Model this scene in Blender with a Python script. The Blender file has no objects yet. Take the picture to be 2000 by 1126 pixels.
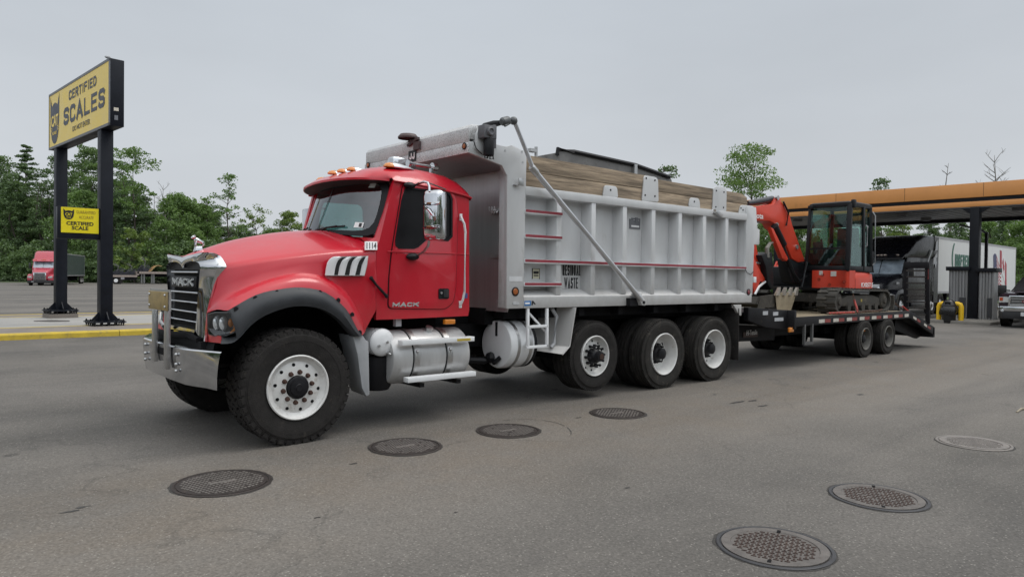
import bpy, bmesh, math, random
from mathutils import Vector, Matrix, geometry
from math import sin, cos, pi, radians
random.seed(7)
SC = bpy.context.scene
COL = SC.collection

# ------------------------------------------------------------------ camera
F_PX, CX, CY, CZ = 1379.2, -8.5848, -6.4066, 1.6291
YAW, PITCH, ROLL = 0.714345, -0.016398, 0.012609
_f = Vector((sin(YAW)*cos(PITCH), cos(YAW)*cos(PITCH), sin(PITCH)))
_r0 = Vector((cos(YAW), -sin(YAW), 0)); _u0 = _r0.cross(_f)
_r = _r0*cos(ROLL)+_u0*sin(ROLL); _u = -_r0*sin(ROLL)+_u0*cos(ROLL)
CAM = Vector((CX, CY, CZ))
cd = bpy.data.cameras.new('camera'); cam = bpy.data.objects.new('camera', cd); COL.objects.link(cam)
cd.sensor_width = 36; cd.lens = F_PX/2000*36; cd.clip_end = 3000; cd.clip_start = 0.05
cam.matrix_world = Matrix(((_r.x,_u.x,-_f.x,CX),(_r.y,_u.y,-_f.y,CY),(_r.z,_u.z,-_f.z,CZ),(0,0,0,1)))
SC.camera = cam

def U(px, py, **k):
    """a survey helper: where the sight line through a photo point meets a plane of known x, y or z (or depth d)"""
    d = _f+_r*((px-1000)/F_PX)-_u*((py-563)/F_PX)
    (a, v), = k.items()
    if a == 'd': return CAM+d*v
    i = 'xyz'.index(a)
    return CAM+d*((v-CAM[i])/d[i])
def US(pts, **k): return [U(p[0], p[1], **k) for p in pts]

# ------------------------------------------------------------------ sky, sun, exposure
SUN_EL, SUN_AZ = radians(62), radians(115)       # overcast: a broad soft sun from behind the truck
w = bpy.data.worlds.new('World'); SC.world = w; w.use_nodes = True
nt = w.node_tree; nt.nodes.clear(); L = nt.links.new
out = nt.nodes.new('ShaderNodeOutputWorld'); bg = nt.nodes.new('ShaderNodeBackground'); bg.inputs[1].default_value = 0.1
sky = nt.nodes.new('ShaderNodeTexSky'); sky.sky_type = 'NISHITA'; sky.sun_disc = False
sky.sun_elevation = SUN_EL; sky.sun_rotation = SUN_AZ; sky.dust_density = 6; sky.air_density = 1.0
tc = nt.nodes.new('ShaderNodeTexCoord'); sx = nt.nodes.new('ShaderNodeSeparateXYZ'); L(tc.outputs['Generated'], sx.inputs[0])
rp = nt.nodes.new('ShaderNodeValToRGB'); L(sx.outputs['Z'], rp.inputs[0])
rp.color_ramp.elements[0].position = 0.0; rp.color_ramp.elements[0].color = (.625,.655,.69,1)
rp.color_ramp.elements[1].position = 1.0; rp.color_ramp.elements[1].color = (1.12,1.14,1.14,1)
for p_, c_ in ((.16,(.61,.645,.685,1)),(.40,(.545,.59,.64,1)),(.62,(.86,.90,.93,1))):
    e = rp.color_ramp.elements.new(p_); e.color = c_
ns = nt.nodes.new('ShaderNodeTexNoise'); ns.inputs['Scale'].default_value = 1.6; ns.inputs['Detail'].default_value = 5
mp = nt.nodes.new('ShaderNodeMapping'); mp.inputs['Scale'].default_value = (1,1,3); L(tc.outputs['Generated'], mp.inputs[0]); L(mp.outputs[0], ns.inputs[0])
mr = nt.nodes.new('ShaderNodeMapRange'); mr.inputs[1].default_value=.3; mr.inputs[2].default_value=.7; mr.inputs[3].default_value = 9.3; mr.inputs[4].default_value = 10.6; L(ns.outputs[0], mr.inputs[0])
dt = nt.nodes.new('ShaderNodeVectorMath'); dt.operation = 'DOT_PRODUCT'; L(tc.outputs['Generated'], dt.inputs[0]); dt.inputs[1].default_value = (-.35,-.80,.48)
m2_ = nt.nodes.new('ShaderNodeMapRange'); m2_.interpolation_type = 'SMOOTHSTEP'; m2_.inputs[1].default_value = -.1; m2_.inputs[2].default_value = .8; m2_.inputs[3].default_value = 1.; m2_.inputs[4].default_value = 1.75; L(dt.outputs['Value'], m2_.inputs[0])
ml = nt.nodes.new('ShaderNodeMath'); ml.operation = 'MULTIPLY'; L(mr.outputs[0], ml.inputs[0]); L(m2_.outputs[0], ml.inputs[1])   # boost added to the unseen sky behind the camera, brightening camera-facing sides
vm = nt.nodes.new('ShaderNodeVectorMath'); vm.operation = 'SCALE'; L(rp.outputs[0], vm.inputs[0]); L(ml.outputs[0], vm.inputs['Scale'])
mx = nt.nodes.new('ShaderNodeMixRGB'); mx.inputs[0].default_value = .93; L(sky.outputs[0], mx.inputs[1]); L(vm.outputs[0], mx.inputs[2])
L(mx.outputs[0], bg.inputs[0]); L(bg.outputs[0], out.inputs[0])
sd = bpy.data.lights.new('sun', 'SUN'); sd.energy = 1.1; sd.angle = radians(25); sd.color = (1,.97,.92)
so = bpy.data.objects.new('sun', sd); COL.objects.link(so)
so.rotation_euler = Vector((sin(SUN_AZ)*cos(SUN_EL), cos(SUN_AZ)*cos(SUN_EL), sin(SUN_EL))).to_track_quat('Z','Y').to_euler()
SC.view_settings.view_transform = 'Standard'; SC.view_settings.look = 'None'
SC.view_settings.exposure = 0.0; SC.view_settings.gamma = 1
try: SC.view_settings.use_curve_mapping = False
except Exception: pass

# ------------------------------------------------------------------ materials
MATS = {}
def mat(name, col, rough=.5, metal=0., var=.12, vs=3., bump=0., bs=60., coat=0., dirt=None, spec=.5, stretch=(1,1,1), emit=None, alpha=None, ov=0., low=None):
    """procedural paint / metal / rubber: colour noise, optional dirt (colour, coverage, scale), optional fine bump"""
    if name in MATS: return MATS[name]
    m = bpy.data.materials.new(name); m.use_nodes = True; MATS[name] = m
    nt = m.node_tree; N = nt.nodes; Lk = nt.links.new; b = N['Principled BSDF']
    tc = N.new('ShaderNodeTexCoord'); mp = N.new('ShaderNodeMapping'); mp.inputs['Scale'].default_value = stretch; Lk(tc.outputs['Object'], mp.inputs[0])
    n1 = N.new('ShaderNodeTexNoise'); n1.inputs['Scale'].default_value = vs; n1.inputs['Detail'].default_value = 6; n1.inputs['Roughness'].default_value = .65; Lk(mp.outputs[0], n1.inputs[0])
    r1 = N.new('ShaderNodeMapRange'); r1.inputs[1].default_value = .3; r1.inputs[2].default_value = .7; Lk(n1.outputs[0], r1.inputs[0])
    mx = N.new('ShaderNodeMixRGB'); Lk(r1.outputs[0], mx.inputs[0])
    mx.inputs[1].default_value = (*[c*(1-var) for c in col],1); mx.inputs[2].default_value = (*[min(1,c*(1+var)) for c in col],1)
    last = mx.outputs[0]
    rr = N.new('ShaderNodeMapRange'); rr.inputs[3].default_value = max(.02,rough-.08); rr.inputs[4].default_value = min(1,rough+.1); Lk(r1.outputs[0], rr.inputs[0])
    rlast = rr.outputs[0]
    if dirt:
        dc, cov, ds = dirt
        n2 = N.new('ShaderNodeTexNoise'); n2.inputs['Scale'].default_value = ds; n2.inputs['Detail'].default_value = 9; n2.inputs['Roughness'].default_value = .7; Lk(mp.outputs[0], n2.inputs[0])
        r2 = N.new('ShaderNodeMapRange'); c0 = .72-cov*.42; r2.inputs[1].default_value = c0; r2.inputs[2].default_value = c0+.16; r2.inputs[4].default_value = .85; Lk(n2.outputs[0], r2.inputs[0])
        m2 = N.new('ShaderNodeMixRGB'); Lk(r2.outputs[0], m2.inputs[0]); Lk(last, m2.inputs[1]); m2.inputs[2].default_value = (*dc,1); last = m2.outputs[0]
        m3 = N.new('ShaderNodeMixRGB'); Lk(r2.outputs[0], m3.inputs[0]); Lk(rlast, m3.inputs[1]); m3.inputs[2].default_value = (.8,.8,.8,1); rlast = m3.outputs[0]
    if low:       # road dust and splash that has settled on the lower panels
        z0_, z1_, lc_, la_ = low
        sz = N.new('ShaderNodeSeparateXYZ'); Lk(tc.outputs['Object'], sz.inputs[0]); n4 = N.new('ShaderNodeTexNoise'); n4.inputs['Scale'].default_value = 5; n4.inputs['Detail'].default_value = 8; n4.inputs['Roughness'].default_value = .7; Lk(tc.outputs['Object'], n4.inputs[0])
        a4 = N.new('ShaderNodeMath'); a4.operation = 'MULTIPLY_ADD'; a4.inputs[1].default_value = .9; Lk(n4.outputs[0], a4.inputs[0]); Lk(sz.outputs['Z'], a4.inputs[2])
        r4 = N.new('ShaderNodeMapRange'); r4.inputs[1].default_value = z1_+.45; r4.inputs[2].default_value = z0_+.45; r4.inputs[4].default_value = la_; Lk(a4.outputs[0], r4.inputs[0])
        m4 = N.new('ShaderNodeMixRGB'); Lk(r4.outputs[0], m4.inputs[0]); Lk(last, m4.inputs[1]); m4.inputs[2].default_value = (*lc_,1); last = m4.outputs[0]
        m5 = N.new('ShaderNodeMixRGB'); Lk(r4.outputs[0], m5.inputs[0]); Lk(rlast, m5.inputs[1]); m5.inputs[2].default_value = (.8,.8,.8,1); rlast = m5.outputs[0]
    if ov:
        oi = N.new('ShaderNodeObjectInfo'); ro = N.new('ShaderNodeMapRange'); ro.inputs[3].default_value = 1-ov; ro.inputs[4].default_value = 1+ov; Lk(oi.outputs['Random'], ro.inputs[0])
        vs_ = N.new('ShaderNodeVectorMath'); vs_.operation = 'SCALE'; Lk(last, vs_.inputs[0]); Lk(ro.outputs[0], vs_.inputs['Scale']); last = vs_.outputs[0]
    Lk(last, b.inputs['Base Color']); Lk(rlast, b.inputs['Roughness'])
    b.inputs['Metallic'].default_value = metal; b.inputs['Specular IOR Level'].default_value = spec
    if coat: b.inputs['Coat Weight'].default_value = coat; b.inputs['Coat Roughness'].default_value = .08
    if bump:
        n3 = N.new('ShaderNodeTexNoise'); n3.inputs['Scale'].default_value = bs; n3.inputs['Detail'].default_value = 4; Lk(mp.outputs[0], n3.inputs[0])
        bp = N.new('ShaderNodeBump'); bp.inputs['Strength'].default_value = bump; bp.inputs['Distance'].default_value = .01; Lk(n3.outputs[0], bp.inputs['Height']); Lk(bp.outputs[0], b.inputs['Normal'])
    if emit: b.inputs['Emission Color'].default_value = (*emit[0],1); b.inputs['Emission Strength'].default_value = emit[1]
    return m
def glass(name, tint, refl=.12, trans=.8, fres=.8):
    if name in MATS: return MATS[name]
    m = bpy.data.materials.new(name); m.use_nodes = True; MATS[name] = m
    nt = m.node_tree; N = nt.nodes; Lk = nt.links.new; o = N['Material Output']; N.remove(N['Principled BSDF'])
    t = N.new('ShaderNodeBsdfTransparent'); t.inputs[0].default_value = (*[c*trans for c in tint],1)
    g = N.new('ShaderNodeBsdfGlossy'); g.inputs['Roughness'].default_value = .02; g.inputs[0].default_value = (.95,.97,1,1)
    lw = N.new('ShaderNodeLayerWeight'); lw.inputs[0].default_value = .25
    tc = N.new('ShaderNodeTexCoord'); n1 = N.new('ShaderNodeTexNoise'); n1.inputs['Scale'].default_value = 5; n1.inputs['Detail'].default_value = 5; Lk(tc.outputs['Object'], n1.inputs[0])
    r1 = N.new('ShaderNodeMapRange'); r1.inputs[3].default_value = refl*.8; r1.inputs[4].default_value = refl*1.3; Lk(n1.outputs[0], r1.inputs[0])
    ad = N.new('ShaderNodeMath'); ad.operation = 'MULTIPLY_ADD'; ad.inputs[1].default_value = fres; Lk(lw.outputs['Fresnel'], ad.inputs[0]); Lk(r1.outputs[0], ad.inputs[2]); ad.use_clamp = True
    mx = N.new('ShaderNodeMixShader'); Lk(ad.outputs[0], mx.inputs[0]); Lk(t.outputs[0], mx.inputs[1]); Lk(g.outputs[0], mx.inputs[2]); Lk(mx.outputs[0], o.inputs[0])
    return m

DUST = (.16,.14,.12)
RED = mat('red_paint', (.50,.005,.020), .34, 0, .07, 2, coat=.50, dirt=((.27,.035,.04),.08,4), low=(.85,1.35,(.20,.10,.075),.28))
CHROME = mat('chrome', (.62,.63,.65), .10, 1, .1, 6, dirt=((.20,.18,.16),.10,7))
STEEL = mat('worn_bright_steel', (.50,.50,.50), .34, .9, .16, 6, dirt=((.2,.18,.16),.2,9))
ALU = mat('brushed_aluminium', (.60,.61,.63), .34, .75, .1, 4, stretch=(1,1,.15), dirt=((.30,.29,.28),.15,6))
BEDW = mat('pale_grey_bed_paint', (.575,.58,.585), .42, .15, .08, 2.5, dirt=((.36,.34,.315),.27,4), stretch=(1,1,.30), low=(1.15,1.7,(.30,.275,.245),.45))
BEDF = mat('dull_mirror_aluminium', (.52,.50,.51), .36, .8, .10, 5, stretch=(3,3,.12))
SPECK = mat('speckled_aluminium', (.62,.62,.62), .4, .5, .1, 4, dirt=((.10,.09,.09),.52,75))
WHITE = mat('white_paint', (.74,.75,.76), .35, 0, .06, 3, dirt=((.35,.33,.31),.10,7))
GREYP = mat('light_grey_plastic', (.36,.37,.385), .55, 0, .1, 5, dirt=((.16,.15,.14),.15,8))
FLARE = mat('charcoal_plastic', (.045,.048,.053), .5, 0, .2, 5, dirt=((.11,.10,.09),.18,8), spec=.3)
BLK = mat('black_paint', (.010,.010,.012), .45, 0, .3, 5, dirt=((.045,.04,.036),.2,6), spec=.25)
DARK = mat('dark_undercarriage', (.010,.010,.011), .8, 0, .4, 6, dirt=((.03,.026,.023),.25,6), spec=.12)
RUB = mat('tyre_rubber', (.026,.024,.023), .78, 0, .3, 9, bump=.35, bs=90, dirt=((.080,.068,.056),.30,10), spec=.18)
RUBD = mat('dusty_tyre_rubber', (.030,.028,.026), .8, 0, .3, 9, bump=.35, bs=90, dirt=((.115,.10,.08),.36,10), spec=.18)
RIMW = mat('white_wheel_paint', (.66,.655,.64), .42, .1, .08, 6, dirt=((.27,.225,.18),.34,9))
RUST = mat('rusty_iron', (.060,.030,.022), .8, .2, .4, 20, bump=.4, bs=80)
WOOD = mat('weathered_planks', (.285,.222,.158), .9, 0, .62, 1.5, stretch=(.9,6,15), bump=.5, bs=11, dirt=((.075,.045,.026),.36,1.9), ov=.2)
REDREF = mat('dull_red_reflective_tape', (.26,.03,.045), .45, 0, .25, 6, dirt=((.3,.25,.24),.1,8))
AMBER = mat('amber_lens', (.62,.20,.02), .18, 0, .15, 30, coat=.6)
REDL = mat('dark_red_lens', (.18,.01,.02), .2, 0, .2, 20, coat=.5)
CLEAR = mat('clear_lens', (.62,.64,.66), .1, .4, .2, 25, coat=.6)
BLACKTXT = mat('black_vinyl', (.010,.010,.012), .5, 0, .1, 5)
WHITETXT = mat('white_vinyl', (.80,.80,.80), .45, 0, .05, 5)
STEELTXT = mat('silver_lettering', (.66,.67,.68), .25, .6, .1, 8)
GLASS = glass('windscreen_glass', (.52,.74,.72), .13, .82)
GLASSD = glass('smoked_glass', (.88,.95,.95), .006, .95, .35)
INT = mat('cab_interior', (.028,.030,.034), .8, 0, .2, 6)
# ------------------------------------------------------------------ mesh builder
OFF = Vector((0,0,0))
def V(*a): return Vector(a)
class MB:
    def __init__(s): s.bm = bmesh.new()
    def vs(s, pts): return [s.bm.verts.new(p) for p in pts]
    def face(s, vs):
        try: return s.bm.faces.new(vs)
        except ValueError: return None
    def poly(s, pts): return s.face(s.vs(pts))
    def box(s, x0,x1,y0,y1,z0,z1):
        v = s.vs([(x0,y0,z0),(x1,y0,z0),(x1,y1,z0),(x0,y1,z0),(x0,y0,z1),(x1,y0,z1),(x1,y1,z1),(x0,y1,z1)])
        for f in ((3,2,1,0),(4,5,6,7),(0,1,5,4),(1,2,6,5),(2,3,7,6),(3,0,4,7)): s.face([v[i] for i in f])
        return s
    def obox(s, c, ax, ay, az):
        c, ax, ay, az = Vector(c), Vector(ax), Vector(ay), Vector(az)
        P = [c+ax*i+ay*j+az*k for i,j,k in ((-1,-1,-1),(1,-1,-1),(1,1,-1),(-1,1,-1),(-1,-1,1),(1,-1,1),(1,1,1),(-1,1,1))]
        v = s.vs(P)
        for f in ((3,2,1,0),(4,5,6,7),(0,1,5,4),(1,2,6,5),(2,3,7,6),(3,0,4,7)): s.face([v[i] for i in f])
        return s
    def bar(s, p, q, w, h, up=(0,0,1)):
        p, q, up = Vector(p), Vector(q), Vector(up); d = (q-p); a = d.normalized(); n = a.cross(up)
        if n.length < 1e-4: n = a.cross(Vector((0,1,0)))
        n.normalize(); t = n.cross(a)
        return s.obox((p+q)/2, d/2, n*w/2, t*h/2)
    def loft(s, rings, closed=True, caps=True):
        R = [s.vs(r) for r in rings]; n = len(R[0])
        for a, b in zip(R, R[1:]):
            for i in range(n if closed else n-1):
                j = (i+1) % n; s.face([a[i], a[j], b[j], b[i]])
        if caps and closed: s.face(R[0][::-1]); s.face(R[-1])
        return s
    def grid(s, rows): return s.loft(rows, closed=False, caps=False)
    def tube(s, pts, r, n=8, caps=True):
        pts = [Vector(p) for p in pts]; rs = r if isinstance(r,(list,tuple)) else [r]*len(pts)
        rings = []; ref = None
        for i, p in enumerate(pts):
            d = (pts[min(i+1,len(pts)-1)]-pts[max(i-1,0)]).normalized()
            if ref is None: ref = Vector((0,0,1)) if abs(d.z) < .9 else Vector((1,0,0))
            a = d.cross(ref); a.normalize(); b = d.cross(a); ref = -b if False else ref
            rings.append([p+(a*cos(2*pi*k/n)+b*sin(2*pi*k/n))*rs[i] for k in range(n)])
        return s.loft(rings, True, caps)
    def cyl(s, p, q, r, r2=None, n=16): return s.tube([p,q],[r, r if r2 is None else r2], n)
    def lathe(s, prof, o, axis, n=32, cap0=False, cap1=False, close=False):
        """prof: (radius, distance along axis)"""
        o, ax = Vector(o), Vector(axis).normalized(); ref = Vector((0,0,1)) if abs(ax.z) < .9 else Vector((1,0,0))
        a = ax.cross(ref).normalized(); b = ax.cross(a)
        rings = [[o+ax*h+(a*cos(2*pi*k/n)+b*sin(2*pi*k/n))*max(r,1e-4) for k in range(n)] for r, h in prof]
        if close: rings.append(rings[0])
        R = [s.vs(r) for r in rings]
        for A, B in zip(R, R[1:]):
            for i in range(n): s.face([A[i], A[(i+1)%n], B[(i+1)%n], B[i]])
        if cap0: s.face(R[0][::-1])
        if cap1: s.face(R[-1])
        return s
    def plate(s, outer, holes, fn, a, b):
        """2-D outline with holes, thickened from a to b; fn(u, v, w) -> point"""
        loops = [outer]+list(holes)
        tri = geometry.tessellate_polygon([[Vector((u,v,0)) for u,v in l] for l in loops])
        flat = [p for l in loops for p in l]
        A = s.vs([fn(u,v,a) for u,v in flat]); B = s.vs([fn(u,v,b) for u,v in flat])
        for t in tri: s.face([A[i] for i in t]); s.face([B[i] for i in reversed(t)])
        k = 0
        for l in loops:
            n = len(l)
            for i in range(n): s.face([A[k+i], A[k+(i+1)%n], B[k+(i+1)%n], B[k+i]])
            k += n
        return s
    def prism(s, poly, ax, a, b, holes=()):
        fn = {'y': lambda u,v,w: (u,w,v), 'x': lambda u,v,w: (w,u,v), 'z': lambda u,v,w: (u,v,w)}[ax]
        return s.plate(poly, holes, fn, a, b)
    def sphere(s, c, r, n=12, sz=(1,1,1)):
        c = Vector(c)
        prof = [(sin(pi*i/(n//2)), -cos(pi*i/(n//2))) for i in range(n//2+1)]
        rings = [[c+Vector((cos(2*pi*k/n)*max(a,1e-3)*r*sz[0], sin(2*pi*k/n)*max(a,1e-3)*r*sz[1], h*r*sz[2])) for k in range(n)] for a, h in prof]
        return s.loft(rings)
    def merge(s, d=1e-5): bmesh.ops.remove_doubles(s.bm, verts=s.bm.verts, dist=d); return s
    def build(s, name, m, parent=None, bevel=0, seg=2, smooth=35, local=False, loc=None, weld=True, off=None):
        if weld: s.merge()
        bm = s.bm
        bmesh.ops.recalc_face_normals(bm, faces=bm.faces)
        if bevel:
            ed = [e for e in bm.edges if len(e.link_faces) == 2 and e.calc_face_angle(0) > .5]
            try: bmesh.ops.bevel(bm, geom=ed, offset=bevel, segments=seg, profile=.5, affect='EDGES', clamp_overlap=True)
            except Exception: pass
        if not local:
            o_ = OFF if off is None else Vector(off)
            bmesh.ops.translate(bm, verts=bm.verts, vec=-o_)
        me = bpy.data.meshes.new(name); bm.to_mesh(me); bm.free()
        ms = m if isinstance(m,(list,tuple)) else [m]
        for x in ms: me.materials.append(x)
        if smooth:
            me.polygons.foreach_set('use_smooth', [True]*len(me.polygons))
            try: me.set_sharp_from_angle(angle=radians(smooth))
            except Exception: pass
        ob = bpy.data.objects.new(name, me); COL.objects.link(ob)
        if parent: ob.parent = parent
        if loc is not None: ob.location = loc
        return ob
def tag(o, label=None, cat=None, group=None, kind=None):
    if label: o['label'] = label
    if cat: o['category'] = cat
    if group: o['group'] = group
    if kind: o['kind'] = kind
    return o
def thing(name, label, cat, loc=(0,0,0), rz=0, group=None, world=True):
    global OFF
    o = bpy.data.objects.new(name, None); COL.objects.link(o); o.empty_display_size = .2
    o.location = loc; o.rotation_euler = (0,0,rz); tag(o, label, cat, group)
    OFF = Vector(loc) if world else Vector((0,0,0))
    return o
def struct(mb, name, m, **k):
    global OFF
    OFF = Vector((0,0,0)); o = mb.build(name, m, **k); o['kind'] = 'structure'; return o
def dup(o, parent=None, loc=None, rz=None):
    c = o.copy(); COL.objects.link(c)
    if parent is not None: c.parent = parent
    if loc is not None: c.location = loc
    if rz is not None: c.rotation_euler = (0,0,rz)
    for ch in [x for x in o.children]: dup(ch, c)
    return c
def text(name, body, m, parent, o, right, up, wid, hei, thick=.004, bold=0., shear=0., space=1., local=False, bend=None):
    """raised lettering: lower-left corner o, fitted to wid x hei in the plane of right / up"""
    cu = bpy.data.curves.new(name, 'FONT'); cu.body = body; cu.size = 1; cu.offset = bold; cu.extrude = .01; cu.shear = shear
    cu.space_character = space; cu.resolution_u = 3; cu.align_x = 'CENTER'; cu.space_line = .95
    ob = bpy.data.objects.new(name, cu); COL.objects.link(ob)
    dg = bpy.context.evaluated_depsgraph_get(); me = bpy.data.meshes.new_from_object(ob.evaluated_get(dg))
    bpy.data.objects.remove(ob); bpy.data.curves.remove(cu)
    xs = [v.co.x for v in me.vertices]; ys = [v.co.y for v in me.vertices]
    x0, x1, y0, y1 = min(xs), max(xs), min(ys), max(ys)
    right, up, o = Vector(right).normalized(), Vector(up).normalized(), Vector(o); n = right.cross(up)
    sub = Vector((0,0,0)) if local else OFF
    for v in me.vertices:
        a = (v.co.x-x0)/(x1-x0)*wid; b = (v.co.y-y0)/(y1-y0)*hei; c = thick if v.co.z > 0 else 0
        if bend:
            R = bend+b; t = (a-wid/2)/bend
            v.co = o+right*(R*sin(t))+up*(R*cos(t))+n*c-sub
        else: v.co = o+right*a+up*b+n*c-sub
    me.materials.clear(); me.materials.append(m)
    r = bpy.data.objects.new(name, me); COL.objects.link(r)
    if parent: r.parent = parent
    return r
FONT = {
 'A':[[(0,0),(.5,1),(1,0)],[(.2,.3),(.8,.3)]],'B':[[(0,0),(0,1),(.75,1),(.95,.87),(.95,.66),(.75,.53),(0,.53)],[(.7,.53),(1,.38),(1,.14),(.78,0),(0,0)]],
 'C':[[(1,.88),(.82,1),(.22,1),(0,.84),(0,.16),(.22,0),(.82,0),(1,.12)]],'D':[[(0,0),(0,1),(.65,1),(1,.75),(1,.25),(.65,0),(0,0)]],
 'E':[[(1,1),(0,1),(0,0),(1,0)],[(0,.52),(.85,.52)]],'F':[[(1,1),(0,1),(0,0)],[(0,.52),(.85,.52)]],'G':[[(1,.75),(1,.84),(.78,1),(.22,1),(0,.84),(0,.16),(.22,0),(.78,0),(1,.16),(1,.45),(.55,.45)]],
 'H':[[(0,0),(0,1)],[(1,0),(1,1)],[(0,.5),(1,.5)]],'I':[[(.5,0),(.5,1)]],'K':[[(0,0),(0,1)],[(1,1),(.1,.48)],[(.35,.6),(1,0)]],'L':[[(0,1),(0,0),(1,0)]],
 'M':[[(0,0),(0,1)],[(0,1),(.5,.25),(1,1)],[(1,1),(1,0)]],'N':[[(0,0),(0,1)],[(0,1),(1,0)],[(1,0),(1,1)]],'O':[[(.5,1),(.22,1),(0,.84),(0,.16),(.22,0),(.78,0),(1,.16),(1,.84),(.78,1),(.5,1)]],
 'R':[[(0,0),(0,1),(.75,1),(1,.85),(1,.62),(.75,.47),(0,.47)],[(.55,.47),(1,0)]],'S':[[(1,.88),(.82,1),(.2,1),(0,.86),(0,.66),(.2,.53),(.8,.47),(1,.34),(1,.14),(.8,0),(.18,0),(0,.12)]],
 'T':[[(0,1),(1,1)],[(.5,1),(.5,0)]],'U':[[(0,1),(0,.16),(.22,0),(.78,0),(1,.16),(1,1)]],'W':[[(0,1),(.25,0),(.5,.8),(.75,0),(1,1)]],'1':[[(.25,.78),(.62,1),(.62,0)]],'4':[[(.75,0),(.75,1),(0,.3),(1,.3)]],'J':[[(1,1),(1,.16),(.78,0),(.22,0),(0,.16),(0,.3)]],
}
WID = {'I':.32,'1':.55,'M':1.25,'W':1.35,'K':1.05,'A':1.05}
def block(name, body, m, parent, o, right, up, wid, hei, wt=.2, thick=.004, gap=.30, local=False, shear=0.):
    """heavy block capitals drawn as mitred strokes; wt = stroke weight as a share of the height"""
    right, up, o = Vector(right).normalized(), Vector(up).normalized(), Vector(o); n = right.cross(up)
    tot = sum(WID.get(c,.9) if c != ' ' else .5 for c in body)+gap*(len(body)-1); k = wid/tot; w_ = hei*wt; ww = min(w_, k*.9*.42); mb = MB(); x = 0
    for c in body:
        cw = WID.get(c,.9) if c != ' ' else .5
        for si, st in enumerate(FONT.get(c,[])):
            P = [Vector((x+ww/2/k*0+ (ww/2+px*(cw*k-ww))/k, 0)) for px,py in st]
            P = [Vector((x*k+ww/2+px*(cw*k-ww), w_/2+py*(hei-w_))) for px,py in st]
            closed = (P[0]-P[-1]).length < 1e-6
            if closed: P = P[:-1]
            Lf, Rt = [], []; N = len(P)
            for i, p in enumerate(P):
                a = P[i-1] if (i > 0 or closed) else None; b = P[(i+1)%N] if (i < N-1 or closed) else None
                d1 = (p-a).normalized() if a is not None else None; d2 = (b-p).normalized() if b is not None else None
                if d1 is None: d1 = d2
                if d2 is None: d2 = d1
                def half(d): return (abs(d.y)*ww+abs(d.x)*w_)/2
                n1, n2 = Vector((-d1.y,d1.x)), Vector((-d2.y,d2.x)); h_ = (half(d1)+half(d2))/2
                mt_ = (n1+n2); mt_ = mt_.normalized() if mt_.length > 1e-3 else n1
                l_ = h_/max(.45, mt_.dot(n1)); e = Vector((0,0))
                if a is None: e = -d1*half(Vector((-d1.y,d1.x)))*.98
                if b is None: e = d2*half(Vector((-d2.y,d2.x)))*.98
                Lf.append(p+mt_*l_+e); Rt.append(p-mt_*l_+e)
            dz = thick+si*.0006
            def T(q, z): return o+right*(q.x+shear*q.y)+up*q.y+n*z
            idx = list(range(N))+([0] if closed else [])
            mb.loft([[T(Lf[i],0),T(Lf[i],dz),T(Rt[i],dz),T(Rt[i],0)] for i in idx], True, not closed)
        x += cw+gap
    return mb.build(name, m, parent, smooth=0, weld=False, local=local)
def each(name, m, parent, fn, spots, **k):
    """one object per spot, all sharing the mesh built at the first"""
    mb = MB(); fn(mb); o = mb.build(name, m, parent, local=True, **k); out_ = []
    for i, p in enumerate(spots):
        q = o if i == 0 else o.copy()
        if i: COL.objects.link(q); q.parent = parent
        q.location = Vector(p); out_.append(q)
    return out_
def arc(cx, cy, r, a0, a1, n, rx=None): return [(cx+(rx or r)*cos(a0+(a1-a0)*i/n), cy+r*sin(a0+(a1-a0)*i/n)) for i in range(n+1)]
def rrect(x0, x1, y0, y1, r, n=4):
    P = []
    for cx, cy, a in ((x1-r,y1-r,0),(x0+r,y1-r,pi/2),(x0+r,y0+r,pi),(x1-r,y0+r,1.5*pi)): P += arc(cx,cy,r,a,a+pi/2,n)
    return P
def catmull(P, k=3):
    out_ = []
    for i in range(len(P)-1):
        a = P[max(0,i-1)]; b = P[i]; c = P[i+1]; d = P[min(len(P)-1,i+2)]
        for j in range(k):
            t = j/k; out_.append((b*2+(c-a)*t+(a*2-b*5+c*4-d)*t*t+(b*3-a-c*3+d)*t**3)*.5)
    return out_+[P[-1].copy()]
def linsub(P, k=3): return [P[i].lerp(P[i+1],j/k) for i in range(len(P)-1) for j in range(k)]+[P[-1].copy()]
def roundpoly(pts, r, n=4):
    """round the corners of a 2-D outline"""
    out_ = []; N = len(pts); pts = [Vector((p[0],p[1])) for p in pts]
    for i in range(N):
        p = pts[i]; a = pts[i-1]-p; b = pts[(i+1)%N]-p
        rr = min(r, a.length*.45, b.length*.45); A = p+a.normalized()*rr; B = p+b.normalized()*rr
        for k in range(n+1):
            t = k/n; q = A*(1-t)**2+p*2*t*(1-t)+B*t*t; out_.append((q.x,q.y))
    return out_
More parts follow.
